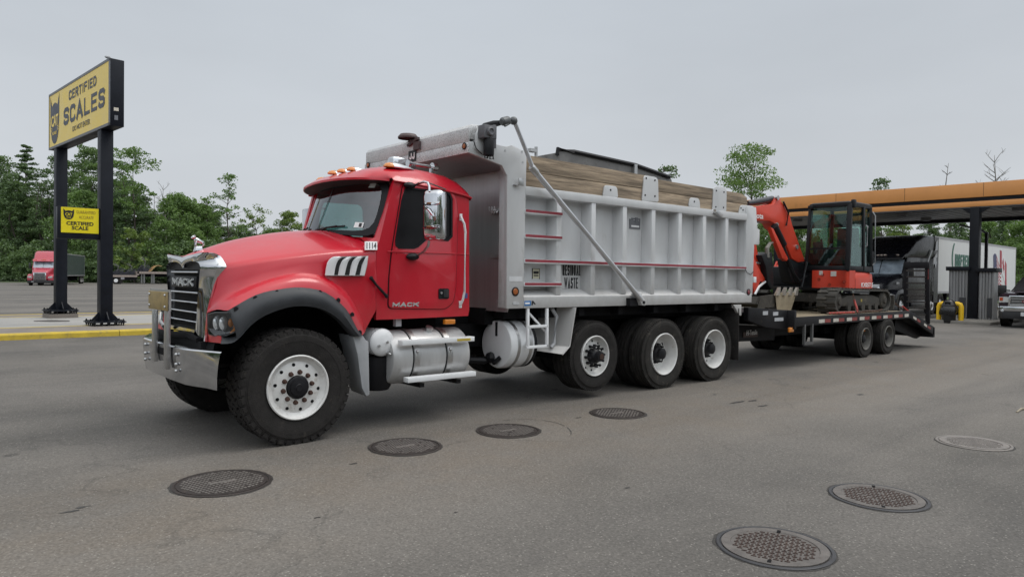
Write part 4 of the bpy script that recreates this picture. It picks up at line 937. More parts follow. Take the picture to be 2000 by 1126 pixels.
# ---- tanks and steps along the chassis
m = MB()
def drum(c, r, x0, x1, y=None):
    m = MB(); L_ = x1-x0; m.lathe([(0,0),(r-.05,.0),(r-.015,.008),(r,.03),(r,L_-.03),(r-.015,L_-.008),(r-.05,L_),(0,L_)],(x0,c[0],c[1]),(1,0,0),48); return m
m = drum((.40,.725),.300,-4.60,-3.56); m.build('fuel_tank', mat('pale_tank_paint',(.52,.52,.52),.36,.35,.12,4,stretch=(2,2,.4),dirt=((.20,.185,.17),.28,7)), truck); ft = bpy.data.objects['fuel_tank']
for x in (U(816,700,y=.10).x,U(880,700,y=.10).x):
    m = MB(); m.lathe([(.301,0),(.306,.004),(.306,.066),(.301,.07)],(x-.035,.40,.725),(1,0,0),48); m.build('tank_strap', STEEL, ft)
    m = MB(); m.lathe([(.3008,0),(.304,.002),(.304,.018),(.3008,.02)],(x-.06,.40,.725),(1,0,0),48); m.build('strap_rubber', BLK, ft)
    m = MB(); p = V(x,.105,.80); m.sphere(p,.022,8); m.cyl(p,p+V(0,.0,-.06),.012,n=8); m.build('strap_bolt', STEEL, ft)
m = MB(); p = U(836,652,y=.30); m.cyl((p.x,.30,.99),(p.x,.27,1.045),.045,n=18); m.build('filler_cap', STEEL, ft)
for (a,b,c_,d) in (((786,667),(927,662),.055,.02),((797,742),(930,728),.055,.02)):
    p = U(*a,y=.02); q = U(*b,y=.02); z = (p.z+q.z)/2
    m = MB(); m.box(p.x,q.x,.02,.115,z-.032,z+.022); s_ = m.build('step', WHITE, truck, bevel=.004)
    if a[0] == 786:
        m = MB(); m.box(q.x-.25,q.x-.06,.017,.022,z-.02,z+.006); m.build('warning_label', mat('yellow_label',(.5,.36,.04),.5), s_)
each('step_bracket', BLK, truck, lambda b: (b.box(-.03,.03,.08,.5,.405,.45),), [V(x,0,0)-OFF for x in (-4.25,-3.75)])
# small air tank across the chassis
c_ = U(748.5,668.5,y=.20); r_ = .145
m = MB(); m.lathe([(0,-.03),(r_*.5,-.024),(r_*.85,-.008),(r_,.02),(r_,.6)],c_,(0,1,0),32); m.build('air_tank', WHITE, truck); at_ = bpy.data.objects['air_tank']
m = MB(); m.lathe([(r_+.002,.028),(r_+.006,.03),(r_+.006,.042),(r_+.002,.044)],c_,(0,1,0),32); m.build('tank_seam', GREYP, at_)
m = MB()
for dx,dz in ((.03,.005),(-.07,-.03),(.045,-.115)): m.cyl(c_+V(dx,-.045,dz),c_+V(dx,.0,dz),.014,n=8)
m.tube([c_+V(.045,-.045,-.115),c_+V(.06,-.06,-.125)],.01,6); m.build('valve_set', STEEL, at_)
m = MB(); p = U(743,725,y=.32); m.lathe([(0,0),(.13,.02),(.155,.06),(.155,.38),(.1,.42)],(p.x,.40,.36),(0,0,1),24); m.build('black_canister', BLK, truck)
# hydraulic tank behind the cab
HX = U(968.5,676,y=.47).x; HE = HX+.46
m = drum((.47,.775),.305,HX,HE); m.build('hydraulic_tank', WHITE, truck); ht = bpy.data.objects['hydraulic_tank']
for x in (HX+.13,HX+.33,HX+.41):
    m = MB(); m.lathe([(.306,0),(.311,.004),(.311,.046),(.306,.05)],(x-.025,.47,.775),(1,0,0),48); m.build('tank_strap', STEEL if x < HX+.4 else BLK, ht)
m = MB(); m.box(HX-.010,HX+.002,.44,.475,.88,1.06); m.build('sight_gauge', BLK, ht)
m = MB(); m.tube([(HX-.02,.58,.60),(HX-.08,.6,.56),(HX-.35,.7,.58),(HX-.7,.9,.6)],.045,8); m.sphere((HX-.02,.55,.60),.075,8); m.tube([(HX-.03,.47,.54),(HX-.05,.42,.56),(HX-.01,.37,.62)],.03,6); m.build('hydraulic_hose', BLK, ht)
# ---- tipping bed
BY0, BY1 = .06, 2.44
bed_x0, bed_x1 = -3.06, 2.50
m = MB()
m.prism([(-2.90,.30),(-2.90,2.20),(-2.98,2.20),(-2.98,.30)],'z',1.20,2.98)            # front wall
m.box(-2.90,2.42,BY0+.17,BY0+.20,1.30,2.70); m.box(-2.90,2.42,BY1-.20,BY1-.17,1.30,2.70)  # side skins
m.box(-2.95,2.45,BY0+.17,BY1-.17,1.24,1.30)                                              # floor
bedo = m.build('bed', BEDW, truck)
m = MB(); yc_ = [BY0+.02,.30,2.20,BY1-.02]
m.grid([[(-3.03,BY0+.02,z),(-2.985,.30,z),(-2.985,2.20,z),(-3.03,BY1-.02,z)] for z in (1.20,1.7,2.3,2.95)])
m.prism([(BY0+.06,1.20),(.30,1.20),(.30,1.34),(BY0+.02,1.30)],'x',-3.03,-2.99); m.build('bed_front_wall', BEDF, bedo, smooth=0)
for f in (0,1):
    y0,y1 = (BY0,BY0+.17) if not f else (BY1-.17,BY1)
    yo = (lambda a: BY0+a) if not f else (lambda a: BY1-a)
    m = MB()
    # front post with the cab shield cheek
    post = [(-3.06,1.245),(-2.79,1.245),(-2.765,3.12),(-2.80,3.17),(-3.01,3.215),(-3.10,3.185),(-3.40,3.20),(-3.655,3.21),(-3.655,3.045),(-3.16,2.955),(-3.075,2.84)]
    m.prism(post,'y',yo(0),yo(.05))
    m.box(-3.055,-2.80,min(yo(.05),yo(.17)),max(yo(.05),yo(.17)),1.25,2.95)
    m.build('front_post', BEDW, bedo, bevel=.006)
    m = MB(); m.box(-2.785,2.28,min(yo(-.004),yo(.17)),max(yo(-.004),yo(.17)),2.635,2.745); m.build('top_rail', BEDW, bedo, bevel=.008)
    m = MB(); m.loft([[(x,yo(a),z) for a,z in ((-.004,1.245),(-.004,1.385),(.012,1.40),(.165,1.475),(.172,1.245))] for x in (-2.788,2.47)]); m.build('bottom_rail', BEDW, bedo, bevel=.004)
    m = MB(); m.prism([(2.275,1.395),(2.50,1.37),(2.53,2.24),(2.70,2.24),(2.70,2.50),(2.62,2.52),(2.57,2.88),(2.30,2.88),(2.27,2.80)],'y',yo(.0),yo(.06)); m.box(2.28,2.48,min(yo(.06),yo(.17)),max(yo(.06),yo(.17)),1.40,2.7); m.build('rear_post', BEDW, bedo, bevel=.006)
    for x in (-2.14,-1.49,-.845,-.20,.45,1.095,1.73):
        m = MB(); m.loft([[(x-.085+a,yo(b),z) for a,b in ((-.035,.17),(0,.006),(.085,.006),(.09,.17))] for z in (1.405,2.64)]); m.build('rib', BEDW, bedo, bevel=.005)
    # long reflective rail and short rungs
    z = 1.808
    rails = [(-2.785,2.27,1.808)]+[(-2.785,-2.14,zz) for zz in ((U(1027,415,y=BY0).z),(U(1027,463.5,y=BY0).z),(U(1027,558,y=BY0).z))]
    for x0,x1,z in rails:
        z += .024
        m = MB(); m.box(x0,x1,min(yo(-.012),yo(.17)),max(yo(-.012),yo(.17)),z-.030,z+.018); rl = m.build('side_rail', WHITE, bedo, bevel=.003)
        m = MB(); m.box(x0+.005,x1-.005,min(yo(-.0155),yo(-.0115)),max(yo(-.0155),yo(-.0115)),z-.016,z+.016); m.build('reflective_tape', REDREF, rl)
m = MB(); m.box(2.42,2.50,BY0+.06,BY1-.06,1.30,2.72); tg = m.build('tailgate', BEDW, bedo, bevel=.01)
m = MB()
for y in (.5,1.0,1.5,2.0): m.box(2.50,2.56,y-.04,y+.04,1.35,2.68)
m.build('tailgate_rib', BEDW, tg)
# cab shield roof
m = MB(); m.prism([(-3.65,3.05),(-3.655,3.165),(-3.06,3.20),(-2.90,3.18),(-2.90,2.92),(-3.16,2.957)],'y',BY0+.05,BY1-.05); sh = m.build('cab_shield', BEDF, bedo, bevel=.004)
m = MB(); m.box(-3.668,-3.656,BY0-.002,BY1+.002,3.043,3.168); m.build('shield_fascia', SPECK, sh, bevel=.003)
m = MB(); m.prism([(-3.662,3.172),(-3.662,3.33),(-3.625,3.372),(-3.40,3.385),(-3.40,3.34),(-3.61,3.172)],'y',BY0+.0,BY1-.02); m.build('tarp_housing', SPECK, sh, bevel=.004)
m = MB(); m.cyl((-3.47,BY0-.02,3.26),(-3.47,BY1,3.26),.085,n=20); m.build('tarp_roll', mat('dark_tarp',(.03,.027,.026),.8,0,.3,6), sh)
m = MB(); a = U(783,281,x=-3.67); b = U(812,267,x=-3.67)
lc = U(797,271,x=-3.70); m.lathe([(.13,0),(.13,.02),(.10,.055),(0,.065)],lc,(0,0,1),16); m.obox(lc+V(.02,-.09,-.05),(.018,0,0),(0,.12,-.03),(0,0,.016)); m.box(-3.70,-3.664,lc.y-.24,lc.y-.12,lc.z-.16,lc.z-.06); m.build('shield_lamp', mat('dark_red_brown',(.07,.045,.045),.6), sh)
a = U(798,317,x=-3.67); b = U(813,292.5,x=-3.67)
m = MB(); m.box(-3.674,-3.668,b.y-.0,a.y,a.z-.002,b.z+.0); bd = m.build('maker_badge', BLACKTXT, sh)
block('badge_lettering','JJ',WHITETXT,bd,(-3.6745,a.y-.03,a.z+.03),(0,-1,0),(0,0,1),a.y-b.y-.06,b.z-a.z-.06,.2,.003,.3)
def roundlamp(c, n_, r_, mt, parent, name='marker_lamp'):
    m = MB(); m.lathe([(r_,.0),(r_,.010),(r_*.78,.012),(r_*.76,.006)],c,n_,20); o_ = m.build(name, BLK, parent)
    m = MB(); m.lathe([(r_*.77,.006),(r_*.6,.014),(0,.016)],c,n_,20); m.build('lens', mt, o_)
AMB2 = mat('brown_amber_lens',(.34,.10,.025),.3,0,.2,20)
roundlamp(U(907.5,285.5,x=-3.668),(-1,0,0),.040,AMB2,sh); roundlamp(U(719.5,322.5,x=-3.668),(-1,0,0),.040,AMB2,sh)
roundlamp(U(1006,569,y=BY0),(0,-1,0),.055,AMB2,bedo); roundlamp(U(1461.5,570,y=BY0),(0,-1,0),.055,REDL,bedo)
# tarp motor
m = MB(); P = [(p.x,p.z) for p in US([(929,290),(936,297),(966,296.5),(967.5,282),(966,255),(955,245),(945,243),(935,249),(929,262)],y=.03)]
m.prism(P,'y',.02,.058); tm = m.build('tarp_bracket', BEDW, bedo, bevel=.006)
c_ = U(953,258,y=-.06)
m = MB(); m.box(c_.x-.085,c_.x+.10,-.10,.02,c_.z-.075,c_.z+.075); m.lathe([(.055,0),(.05,.03),(.03,.035),(.028,.02),(0,.02)],(c_.x,-.10,c_.z),(0,-1,0),20); m.box(c_.x+.085,c_.x+.13,-.06,.02,c_.z-.17,c_.z+.10); m.build('gear_box', mat('grey_cast',(.13,.13,.14),.5,.4), tm, bevel=.012)
m = MB(); p,q = U(955,272,y=-.06), U(954.5,304,y=-.06); m.cyl(p,q,.062,n=18); m.build('motor', BLK, tm, bevel=.006)
m = MB(); m.tube([q+V(-.05,0,.01),q+V(-.06,0,-.03),q+V(-.02,0,-.03),q+V(.0,0,.01)],.008,6); m.tube([q+V(.02,0,.01),q+V(.02,0,-.035),q+V(.07,0,-.03),q+V(.06,0,.02)],.008,6); m.tube([q+V(-.05,0,-.01),U(940,300,y=.0),U(930,290,y=.0),U(925,275,y=.01)],.006,6); m.build('motor_cable', BLK, tm)
# tarp arm
ya = -.06
m = MB(); m.tube([U(946,246,y=.3),U(965,242,y=.1),U(977,240,y=0)],[.035,.04,.03],10); m.tube([U(977,240,y=0),U(983,238,y=ya)],.024,10); ar = m.build('tarp_pivot', BLK, bedo)
m = MB(); m.lathe([(.035,0),(.05,.02),(.048,.11),(.035,.13)],U(979,238.5,y=ya),U(1003,231.5,y=ya)-U(979,238.5,y=ya),12,True,True); m.sphere(U(1003,236,y=ya),.05,12); m.tube([U(1000,238,y=ya),U(986,246,y=ya-.03)],.014,6); m.build('spring_joint', mat('grey_knuckle',(.10,.105,.11),.45,.3), ar)
a,b,c_ = U(1005,238,y=ya), U(1042,331,y=ya), U(1253,586,y=ya)
m = MB(); m.tube([a,b],.026,10); m.tube([b,c_],.036,10); m.build('tarp_arm', ALU, ar)
m = MB(); m.lathe([(.04,-.05),(.045,-.03),(.045,.05),(.038,.08)],b,(c_-b),12,True,True); m.build('arm_collar', STEEL, ar)
P = [(p.x,p.z) for p in US([(1244,573),(1249,570),(1260,590),(1259,596),(1252,596)],y=ya)]
m = MB(); m.prism(P,'y',ya-.02,.05); m.build('arm_bracket', BEDW, ar, bevel=.004)
p = U(1255,590,y=ya); m = MB(); m.cyl(p+V(0,-.035,0),p+V(0,.05,0),.022,n=12); m.box(p.x-.22,p.x-.02,-.02,.055,p.z-.05,p.z+.06); m.build('arm_pin', BLK, ar)
# sideboards and their brackets
for f in (0,1):
    y0,y1 = (BY0+.045,BY0+.095) if not f else (BY1-.095,BY1-.045)
    for (x0,x1,za,zb_,zc_) in ((-2.76,-.30,2.748,2.935,3.125),(-.28,2.36,2.748,2.92,3.085)):
        ep = .12 if x1 > 2 else 0
        m = MB(); m.prism([(x0,za),(x1,za),(x1,zb_-.010),(x0,zb_-.005)],'y',y0,y1); m.build('side_board', WOOD, bedo, bevel=.002)
        m = MB(); m.prism([(x0,zb_),(x1,zb_),(x1-ep*.2,zc_-.05),(x1-ep*1.6,zc_),(x0,zc_+.01)],'y',y0-.003,y1-.003); m.build('side_board', WOOD, bedo, bevel=.002)
def bracket(pts, holes_):
    P = [(p.x,p.z) for p in US(pts,y=BY0+.03)]
    m = MB(); m.prism(roundpoly(P,.03,2),'y',BY0+.025,BY0+.042); o_ = m.build('board_bracket', BEDW, bedo, bevel=.003)
    each('bracket_bolt', DARK, o_, lambda b: b.cyl((0,-.005,0),(0,.003,0),.014,n=10), [U(*h_,y=BY0+.025)-OFF for h_ in holes_])
bracket([(1177,383),(1180,364),(1183,361.5),(1201,363.5),(1205,367),(1207,386)],[(1192.5,371)])
bracket([(1253.5,392),(1257.5,346),(1260,342.5),(1281,346),(1285,351),(1286,394.5)],[(1262,348),(1279,352),(1260,381),(1279,383)])
bracket([(1344.5,402.5),(1347,388),(1350,385.5),(1363,387),(1366,391),(1367.5,407)],[(1356,393.5)])
bracket([(1391,411),(1393.5,369),(1397,364.5),(1402,364),(1416,367),(1419,373),(1418,413)],[(1399,372),(1414,375),(1398,404),(1413,405)])
bracket([(1442,417),(1446,401.5),(1450,400),(1470,402),(1473,406),(1473,420)],[(1447,406),(1451,410)])
# badge on the side, sticker, lettering
a,b = U(1229.5,446,y=BY0+.165), U(1250,427,y=BY0+.165)
DK = mat('grey_badge',(.16,.165,.18),.45,.2)
m = MB(); m.prism([(a.x,a.z),(b.x,a.z),(b.x,b.z),(b.x-.19,b.z),(b.x-.19,a.z+.14),(a.x,a.z+.14)],'y',BY0+.158,BY0+.171); bd = m.build('maker_badge', DK, bedo)
m = MB(); m.box(b.x-.16,b.x-.03,BY0+.154,BY0+.159,a.z+.13,b.z-.03); m.box(a.x+.03,b.x-.03,BY0+.154,BY0+.159,a.z+.025,a.z+.05); m.build('badge_print', WHITETXT, bd)
m = MB(); m.box(b.x-.125,b.x-.065,BY0+.150,BY0+.155,a.z+.165,b.z-.065); m.build('badge_mark', DK, bd)
a,b = U(1040,543.5,y=BY0+.165), U(1053.5,525,y=BY0+.165)
m = MB(); m.box(a.x,b.x,BY0+.164,BY0+.1705,a.z,b.z); ss = m.build('permit_sticker', mat('cream_sticker',(.55,.52,.38),.5,0,.1,30), bedo)
m = MB(); m.box(a.x+.015,b.x-.015,BY0+.160,BY0+.165,b.z-.06,b.z-.03); m.box(a.x+.02,b.x-.02,BY0+.160,BY0+.165,a.z+.03,a.z+.045); m.box(a.x+.02,b.x-.03,BY0+.160,BY0+.165,a.z+.06,a.z+.07)
for s_ in (a.x-.006,b.x-.0): m.box(s_,s_+.006,BY0+.160,BY0+.170,a.z-.006,b.z+.006)
m.box(a.x,b.x,BY0+.160,BY0+.170,b.z,b.z+.006); m.build('sticker_print', BLACKTXT, ss)
yt = BY0+.1695
a,b = U(1098.5,537.5,y=yt), U(1134.5,518,y=yt)
block('bed_lettering','RESIDUAL',BLACKTXT,bedo,(a.x,yt,a.z),(1,0,0),(0,0,1),b.x-a.x,b.z-a.z,.135,.003,.30)
a2,b2 = U(1102,563,y=yt), U(1128.5,542,y=yt)
block('bed_lettering','WASTE',BLACKTXT,bedo,(a2.x,yt,a2.z),(1,0,0),(0,0,1),b2.x-a2.x,b2.z-a2.z,.135,.003,.28)
m = MB(); P = [(p.x,p.z) for p in US([(1023.5,597),(1024,587.5),(1036.5,587),(1036,596.5)],y=BY0)]; m.prism(P,'y',BY0-.008,BY0-.004); sb = m.build('dealer_sticker', mat('blue_vinyl',(.03,.16,.42),.4), bedo)
m = MB(); p = U(1030,592,y=BY0); m.box(p.x-.045,p.x+.03,BY0-.0105,BY0-.008,p.z-.01,p.z+.012); m.build('sticker_print', WHITETXT, sb)
m = MB(); P = [(p.x,p.z) for p in US([(1037.5,596),(1038,587),(1041,587),(1046,594),(1043,594),(1041,591),(1039.5,596)],y=BY0)]; m.prism(P,'y',BY0-.007,BY0-.004); m.build('dealer_sticker', BLACKTXT, bedo)
m = MB(); a,b = U(994,549,y=BY0), U(1020,540,y=BY0); m.box(a.x,b.x,BY0-.003,BY0,a.z,b.z); m.build('blank_label', mat('pale_label',(.60,.61,.62),.35), bedo)
m = MB(); a,b = U(1001,595,y=BY0), U(1014,589,y=BY0); m.prism(rrect(a.x,b.x,a.z,b.z,.02),'y',BY0-.006,BY0); m.build('clear_marker', CLEAR, bedo)
# steps on the post, hooks on the front wall, bolts
m = MB(); p = U(1014,358,y=BY0-.03); m.box(p.x-.075,p.x-.02,BY0-.05,BY0,p.z-.03,p.z-.015); m.box(p.x-.03,p.x+.05,BY0-.06,BY0-.045,p.z-.03,p.z+.06); m.build('post_hook', STEEL, bedo, bevel=.004)
m = MB(); p = U(1402,417,y=BY0-.03); m.obox(p,(.09,0,-.035),(0,.03,0),(.012,0,.03)); m.build('rail_latch', STEEL, bedo, bevel=.004)
each('post_bolt', STEEL, bedo, lambda b: b.cyl((0,-.004,0),(0,.002,0),.014,n=10), [U(*a,y=BY0)-OFF for a in ((968.5,291),(986.5,294),(1019.5,296),(1021,316.5),(927,283),(932,290))])
m = MB(); p = U(968,412,x=-3.0)
for dy in (-.05,.0,.05): m.tube([p+V(0,dy,.02),p+V(-.03,dy,-.03),p+V(-.055,dy,.0),p+V(-.05,dy+.015,.05)],.011,6)
m.box(p.x-.01,p.x+.01,p.y-.08,p.y+.08,p.z-.03,p.z+.0)
p = U(968,500,x=-3.0); m.box(p.x-.02,p.x+.02,p.y-.10,p.y+.08,p.z-.02,p.z+.02); m.build('wall_hook', STEEL, bedo)
m = MB(); m.tube([U(1455,524,y=BY0-.01),U(1459,532,y=BY0-.02),U(1466,536,y=BY0-.02),U(1472,530,y=BY0-.01)],.006,5); m.build('rail_wire', BLK, bedo)
m = MB(); p = U(1473,546,y=BY0); m.box(p.x-.02,p.x+.06,BY0-.01,BY0+.05,p.z-.05,p.z+.05); m.build('gate_latch', WHITE, bedo, bevel=.006)
# bent pole and its clamp inside the bed front corner
m = MB(); p,q = U(1046,302,y=.4), U(1047,287,y=.4); m.cyl(V(q.x,.4,2.9),q,.022,n=8); m.box(q.x-.13,q.x-.02,.36,.44,q.z-.075,q.z-.035); m.build('bed_pole', STEEL, bedo)
# ladder, lift axle fender
m = MB()
def fr(a,b,w_=.035,y=.08): m.bar(U(*a,y=y),U(*b,y=y),w_,w_,up=(0,1,0))
fr((1030.5,601),(1030.5,680)); fr((1068,601),(1068,678)); fr((1030,638),(1068,636)); fr((1028,678),(1070,675)); fr((1032,610),(1068,650),.025,.12); m.bar(U(1030,678,y=.10),U(1017,625,y=.5),.03,.03)
m.build('ladder', WHITE, truck, bevel=.004)
m = MB(); P = [V(-2.05,.10,1.235),V(-1.93,.06,1.235),V(-2.06,.06,.87),V(-2.20,.06,.73),V(-2.32,.10,.80)]
P = US([(1125,600),(1126,604),(1112,677),(1098,692),(1090,690)],y=.05); Q = [V(p.x-.02,.62,p.z+.01) for p in P]
P0 = US([(1124,600),(1112,676),(1098,692)],y=.04)
R0 = [V(P0[0].x-.16,.62,P0[0].z),V(P0[1].x-.16,.62,P0[1].z+.02),V(P0[2].x-.55,.62,P0[2].z+.10)]
m.loft([[P0[0],R0[0]],[P0[1],R0[1]],[P0[2],R0[2]]],closed=False,caps=False); m.loft([[p+V(-.012,0,0) for p in (P0[0],R0[0])],[p+V(-.012,0,0) for p in (P0[1],R0[1])],[p+V(-.012,0,0.006) for p in (P0[2],R0[2])]],closed=False,caps=False)
m.tube(P0,.013,6); fn_ = m.build('axle_fender', BEDW, truck, smooth=0)
m = MB(); m.tube([U(1078,602,y=.15),U(1087,618,y=.15),U(1082,670,y=.15),U(1076,678,y=.15)],.025,6); m.build('fender_brace', GREYP, truck)
# mudflaps and rear hangers
for y0,y1 in ((.03,.70),(1.80,2.47)):
    m = MB(); m.box(2.03,2.045,y0,y1,.28,1.15); m.build('mudflap', RUB, truck, bevel=.003)
m = MB(); P = [(p.x,p.z) for p in US([(1432,595),(1447,594.5),(1447,616),(1443,615)],y=.05)]; m.prism(P,'y',.04,.09); m.build('flap_hanger', BEDW, truck, bevel=.003)
m = MB(); m.box(1.95,2.55,.55,1.95,.60,.95); m.box(2.4,2.75,1.1,1.4,.55,.75); m.build('hitch_frame', DARK, truck, bevel=.01)
# ------------------------------------------------------------------ the load: a leaning steel trough
pl = thing('steel_plate', 'weathered grey steel plate with dark rim sticking up behind the side planks of the bed', 'steel plate', (-1.0,1.3,1.30))
PL = mat('weathered_zinc', (.20,.195,.19), .6, .35, .25, 5, dirt=((.10,.075,.05),.35,6))
yp = .75
P = [(p.x,p.z) for p in US([(1089,291),(1120,296),(1240,322),(1308,346),(1312,352),(1312,356)],y=yp)]
m = MB(); lowz = 1.31; m.prism(P+[(P[-1][0]+.1,lowz),(P[0][0]-.02,lowz)],'y',yp,yp+.03); m.build('plate', PL, pl)
m = MB(); P3 = US([(1088.5,303),(1089,291),(1120,296),(1240,322),(1308,346)],y=yp-.01); m.tube(P3,.032,6); m.build('rim', BLK, pl)
m = MB(); p = U(1240,321,y=yp-.03); m.bar(p,V(p.x,p.y,2.6),.07,.05); m.build('stiffener', STEEL, pl)
m = MB(); m.box(P[0][0],P[0][0]+.03,yp+.03,yp+.9,2.4,P[0][1]-.05); m.build('end_plate', PL, pl)
# ------------------------------------------------------------------ flat trailer behind the truck
trl = thing('equipment_trailer', 'black flat deck equipment trailer with dovetail and raised ladder ramps, hitched to the truck', 'trailer', (6.5,1.3,0))
DECKW = mat('worn_deck_planks', (.22,.18,.12), .85, 0, .3, 1.5, stretch=(.4,8,1), bump=.3, bs=20, dirt=((.06,.05,.04),.35,2.5))
TBLK = mat('dusty_black_steel', (.012,.012,.014), .55, 0, .3, 4, dirt=((.065,.056,.046),.26,5), spec=.22)
TY0, TY1 = .06, 2.52
dz = .93
m = MB(); m.box(4.08,9.55,TY0+.06,TY1-.06,dz-.05,dz); m.build('deck', DECKW, trl)
m = MB()
for i in range(1,9): y = TY0+.06+(TY1-TY0-.12)*i/9; m.box(4.08,9.55,y-.004,y+.004,dz-.01,dz+.0015)
bpy.data.objects['deck']
m.build('deck_joint', DARK, bpy.data.objects['deck'])
m = MB()
for y0,y1 in ((TY0,TY0+.055),(TY1-.055,TY1)): m.box(4.05,9.56,y0,y1,dz-.16,dz+.012)
m.box(4.05,4.075,TY0,TY1,dz-.16,dz+.012)
for x in [4.6+.6*i for i in range(9)]: m.box(x,x+.07,TY0+.05,TY1-.05,dz-.14,dz-.052)
for y in (.75,1.75): m.box(2.9,9.6,y,y+.10,.52,dz-.13)
m.build('side_rail', TBLK, trl, bevel=.004)
# dovetail
m = MB()
dv = [(9.56,dz+.012),(11.15,.47),(11.15,.24),(10.9,.22),(9.3,.50),(9.3,dz-.16)]
for y0,y1 in ((TY0,TY0+.055),(TY1-.055,TY1)): m.prism([(9.56,dz+.012),(11.15,.50),(11.15,.30),(9.56,dz-.16)],'y',y0,y1)
m.prism([(9.50,.80),(11.12,.36),(11.12,.25),(10.85,.20),(9.4,.48)],'y',.35,.42); m.prism([(9.50,.80),(11.12,.36),(11.12,.25),(10.85,.20),(9.4,.48)],'y',2.1,2.17)
m.prism([(9.56,dz-.01),(11.13,.48),(11.13,.44),(9.56,dz-.05)],'y',TY0+.055,TY1-.055); m.box(11.08,11.2,TY0,TY1,.24,.49)
m.build('dovetail', TBLK, trl, bevel=.004)
m = MB()
for i in range(7): x = 9.75+.2*i; z = dz-.01-(x-9.56)*.282; m.box(x,x+.04,TY0+.1,TY1-.1,z,z+.035)
m.build('dovetail_cleats', TBLK, trl)
# pintle frame in front
m = MB()
for y0,y1 in ((.20,.30),(2.27,2.37)): m.prism([(2.62,.92),(2.62,1.15),(4.06,1.06),(4.06,.70),(3.2,.78)],'y',y0,y1)
m.box(2.55,4.05,.30,2.27,1.02,1.06); m.box(3.98,4.06,.06,2.52,.72,1.07)
m.prism([(2.3,.52),(4.3,.46),(4.3,.80),(2.3,.80)],'y',.62,.74); m.prism([(2.3,.52),(4.3,.46),(4.3,.80),(2.3,.80)],'y',1.76,1.88)
m.box(2.35,2.75,1.0,1.5,.55,.72)
m.build('front_frame', TBLK, trl, bevel=.006)
m = MB(); m.tube([V(2.3,.55,.86),V(3.0,.45,.82),V(3.7,.36,.78)],.012,6); m.build('air_line', GREYP, trl)
a,b = U(1450,656,y=.61), U(1478,648,y=.61)
m = MB(); P = US([(1452,658.5),(1480,657.5),(1480,648),(1452,648.5)],y=.60); m.prism([(p.x,p.z) for p in P],'y',.60,.615); np_ = m.build('name_panel', mat('brown_panel',(.05,.025,.02),.5), trl)
text('panel_lettering','Hi-Tensile',WHITETXT,np_,(P[0].x+.10,.598,P[0].z+.035),(1,0,0),(0,0,1),P[1].x-P[0].x-.13,.09,.003,.005)
# white labels on the frame
for q in ((1490,615,1500,607),(1510,616,1520,608.5),(1513,627,1530,619.5)):
    a,b = U(q[0],q[1],y=.195), U(q[2],q[3],y=.195); m = MB(); m.box(a.x,b.x,.194,.1995,min(a.z,b.z),max(a.z,b.z)); m.build('frame_label', mat('grey_label',(.42,.43,.45),.5), trl)
# reflective tape on the rail
segs = []
x = 4.95; i = 0
while x < 9.45:
    segs.append((x,x+.24,i%2)); x += .25 if i%2 == 0 else .36; i += 1
for i,(x0,x1,k) in enumerate(segs):
    m = MB(); m.box(x0,x1,TY0-.003,TY0-.0005,dz-.125,dz-.055); m.build('reflector_tape', mat('white_tape',(.50,.47,.42),.5,0,.2,20,dirt=((.15,.12,.1),.3,14)) if k == 0 else mat('red_tape',(.22,.035,.03),.5,0,.3,20,dirt=((.1,.08,.07),.3,14)), trl)
for x,k in ((9.75,0),(10.0,1),(10.45,0),(10.7,1)):
    z = dz-.09-(x+.1-9.56)*.275; m = MB(); m.obox((x+.1,TY0-.002,z),(.10,0,-.028),(0,.0012,0),(.008,0,.028)); m.build('reflector_tape', MATS['white_tape'] if k == 0 else MATS['red_tape'], trl)
# amber side lamps, step frame, landing gear
for px,py in ((1545,643),(1689,642)):
    p = U(px,py,y=.10); m = MB(); m.box(p.x-.09,p.x+.09,.085,.12,p.z-.05,p.z+.04); m.build('side_lamp', AMBER, trl, bevel=.012)
m = MB(); a,b = U(1570,670.5,y=.08), U(1585,668,y=.08)
z1 = .80
m.bar((a.x,.08,a.z),(a.x,.08,z1),.045,.045); m.bar((b.x,.08,a.z),(b.x,.08,z1),.045,.045); m.bar((a.x-.02,.08,a.z),(b.x+.02,.08,a.z),.05,.05); m.build('side_step', mat('worn_grey_steel',(.11,.11,.11),.5,.3), trl)
# wheels
TRIM = mat('dusty_grey_rim',(.13,.125,.115),.65,.2,.2,8,dirt=((.08,.065,.05),.35,9))
tw = make_wheel('dual', .405, .23, .235, (7.02,.02,.40), trl, rimmat=TRIM)
tw2 = dup(tw, trl, V(8.22,.02,.40)-trl.location); tw2.rotation_euler = (0,.4,0)
for x in (7.02,8.22): dup(tw, trl, V(x,2.56,.40)-trl.location, pi)
m = MB()
for x in (7.02,8.22): m.cyl((x,.3,.40),(x,2.3,.40),.06,n=10)
m.box(6.4,8.8,.62,.72,.5,.62); m.box(6.4,8.8,1.88,1.98,.5,.62); m.build('axle_set', DARK, trl)
# the dark spare tyre carried under the nose
m = MB(); m.lathe([(.24,-.0),(.30,-.02),(.42,-.02),(.44,.02),(.44,.24),(.42,.28),(.30,.28),(.24,.26)],(3.35,1.25,.36),(0,0,1),32,close=True); 
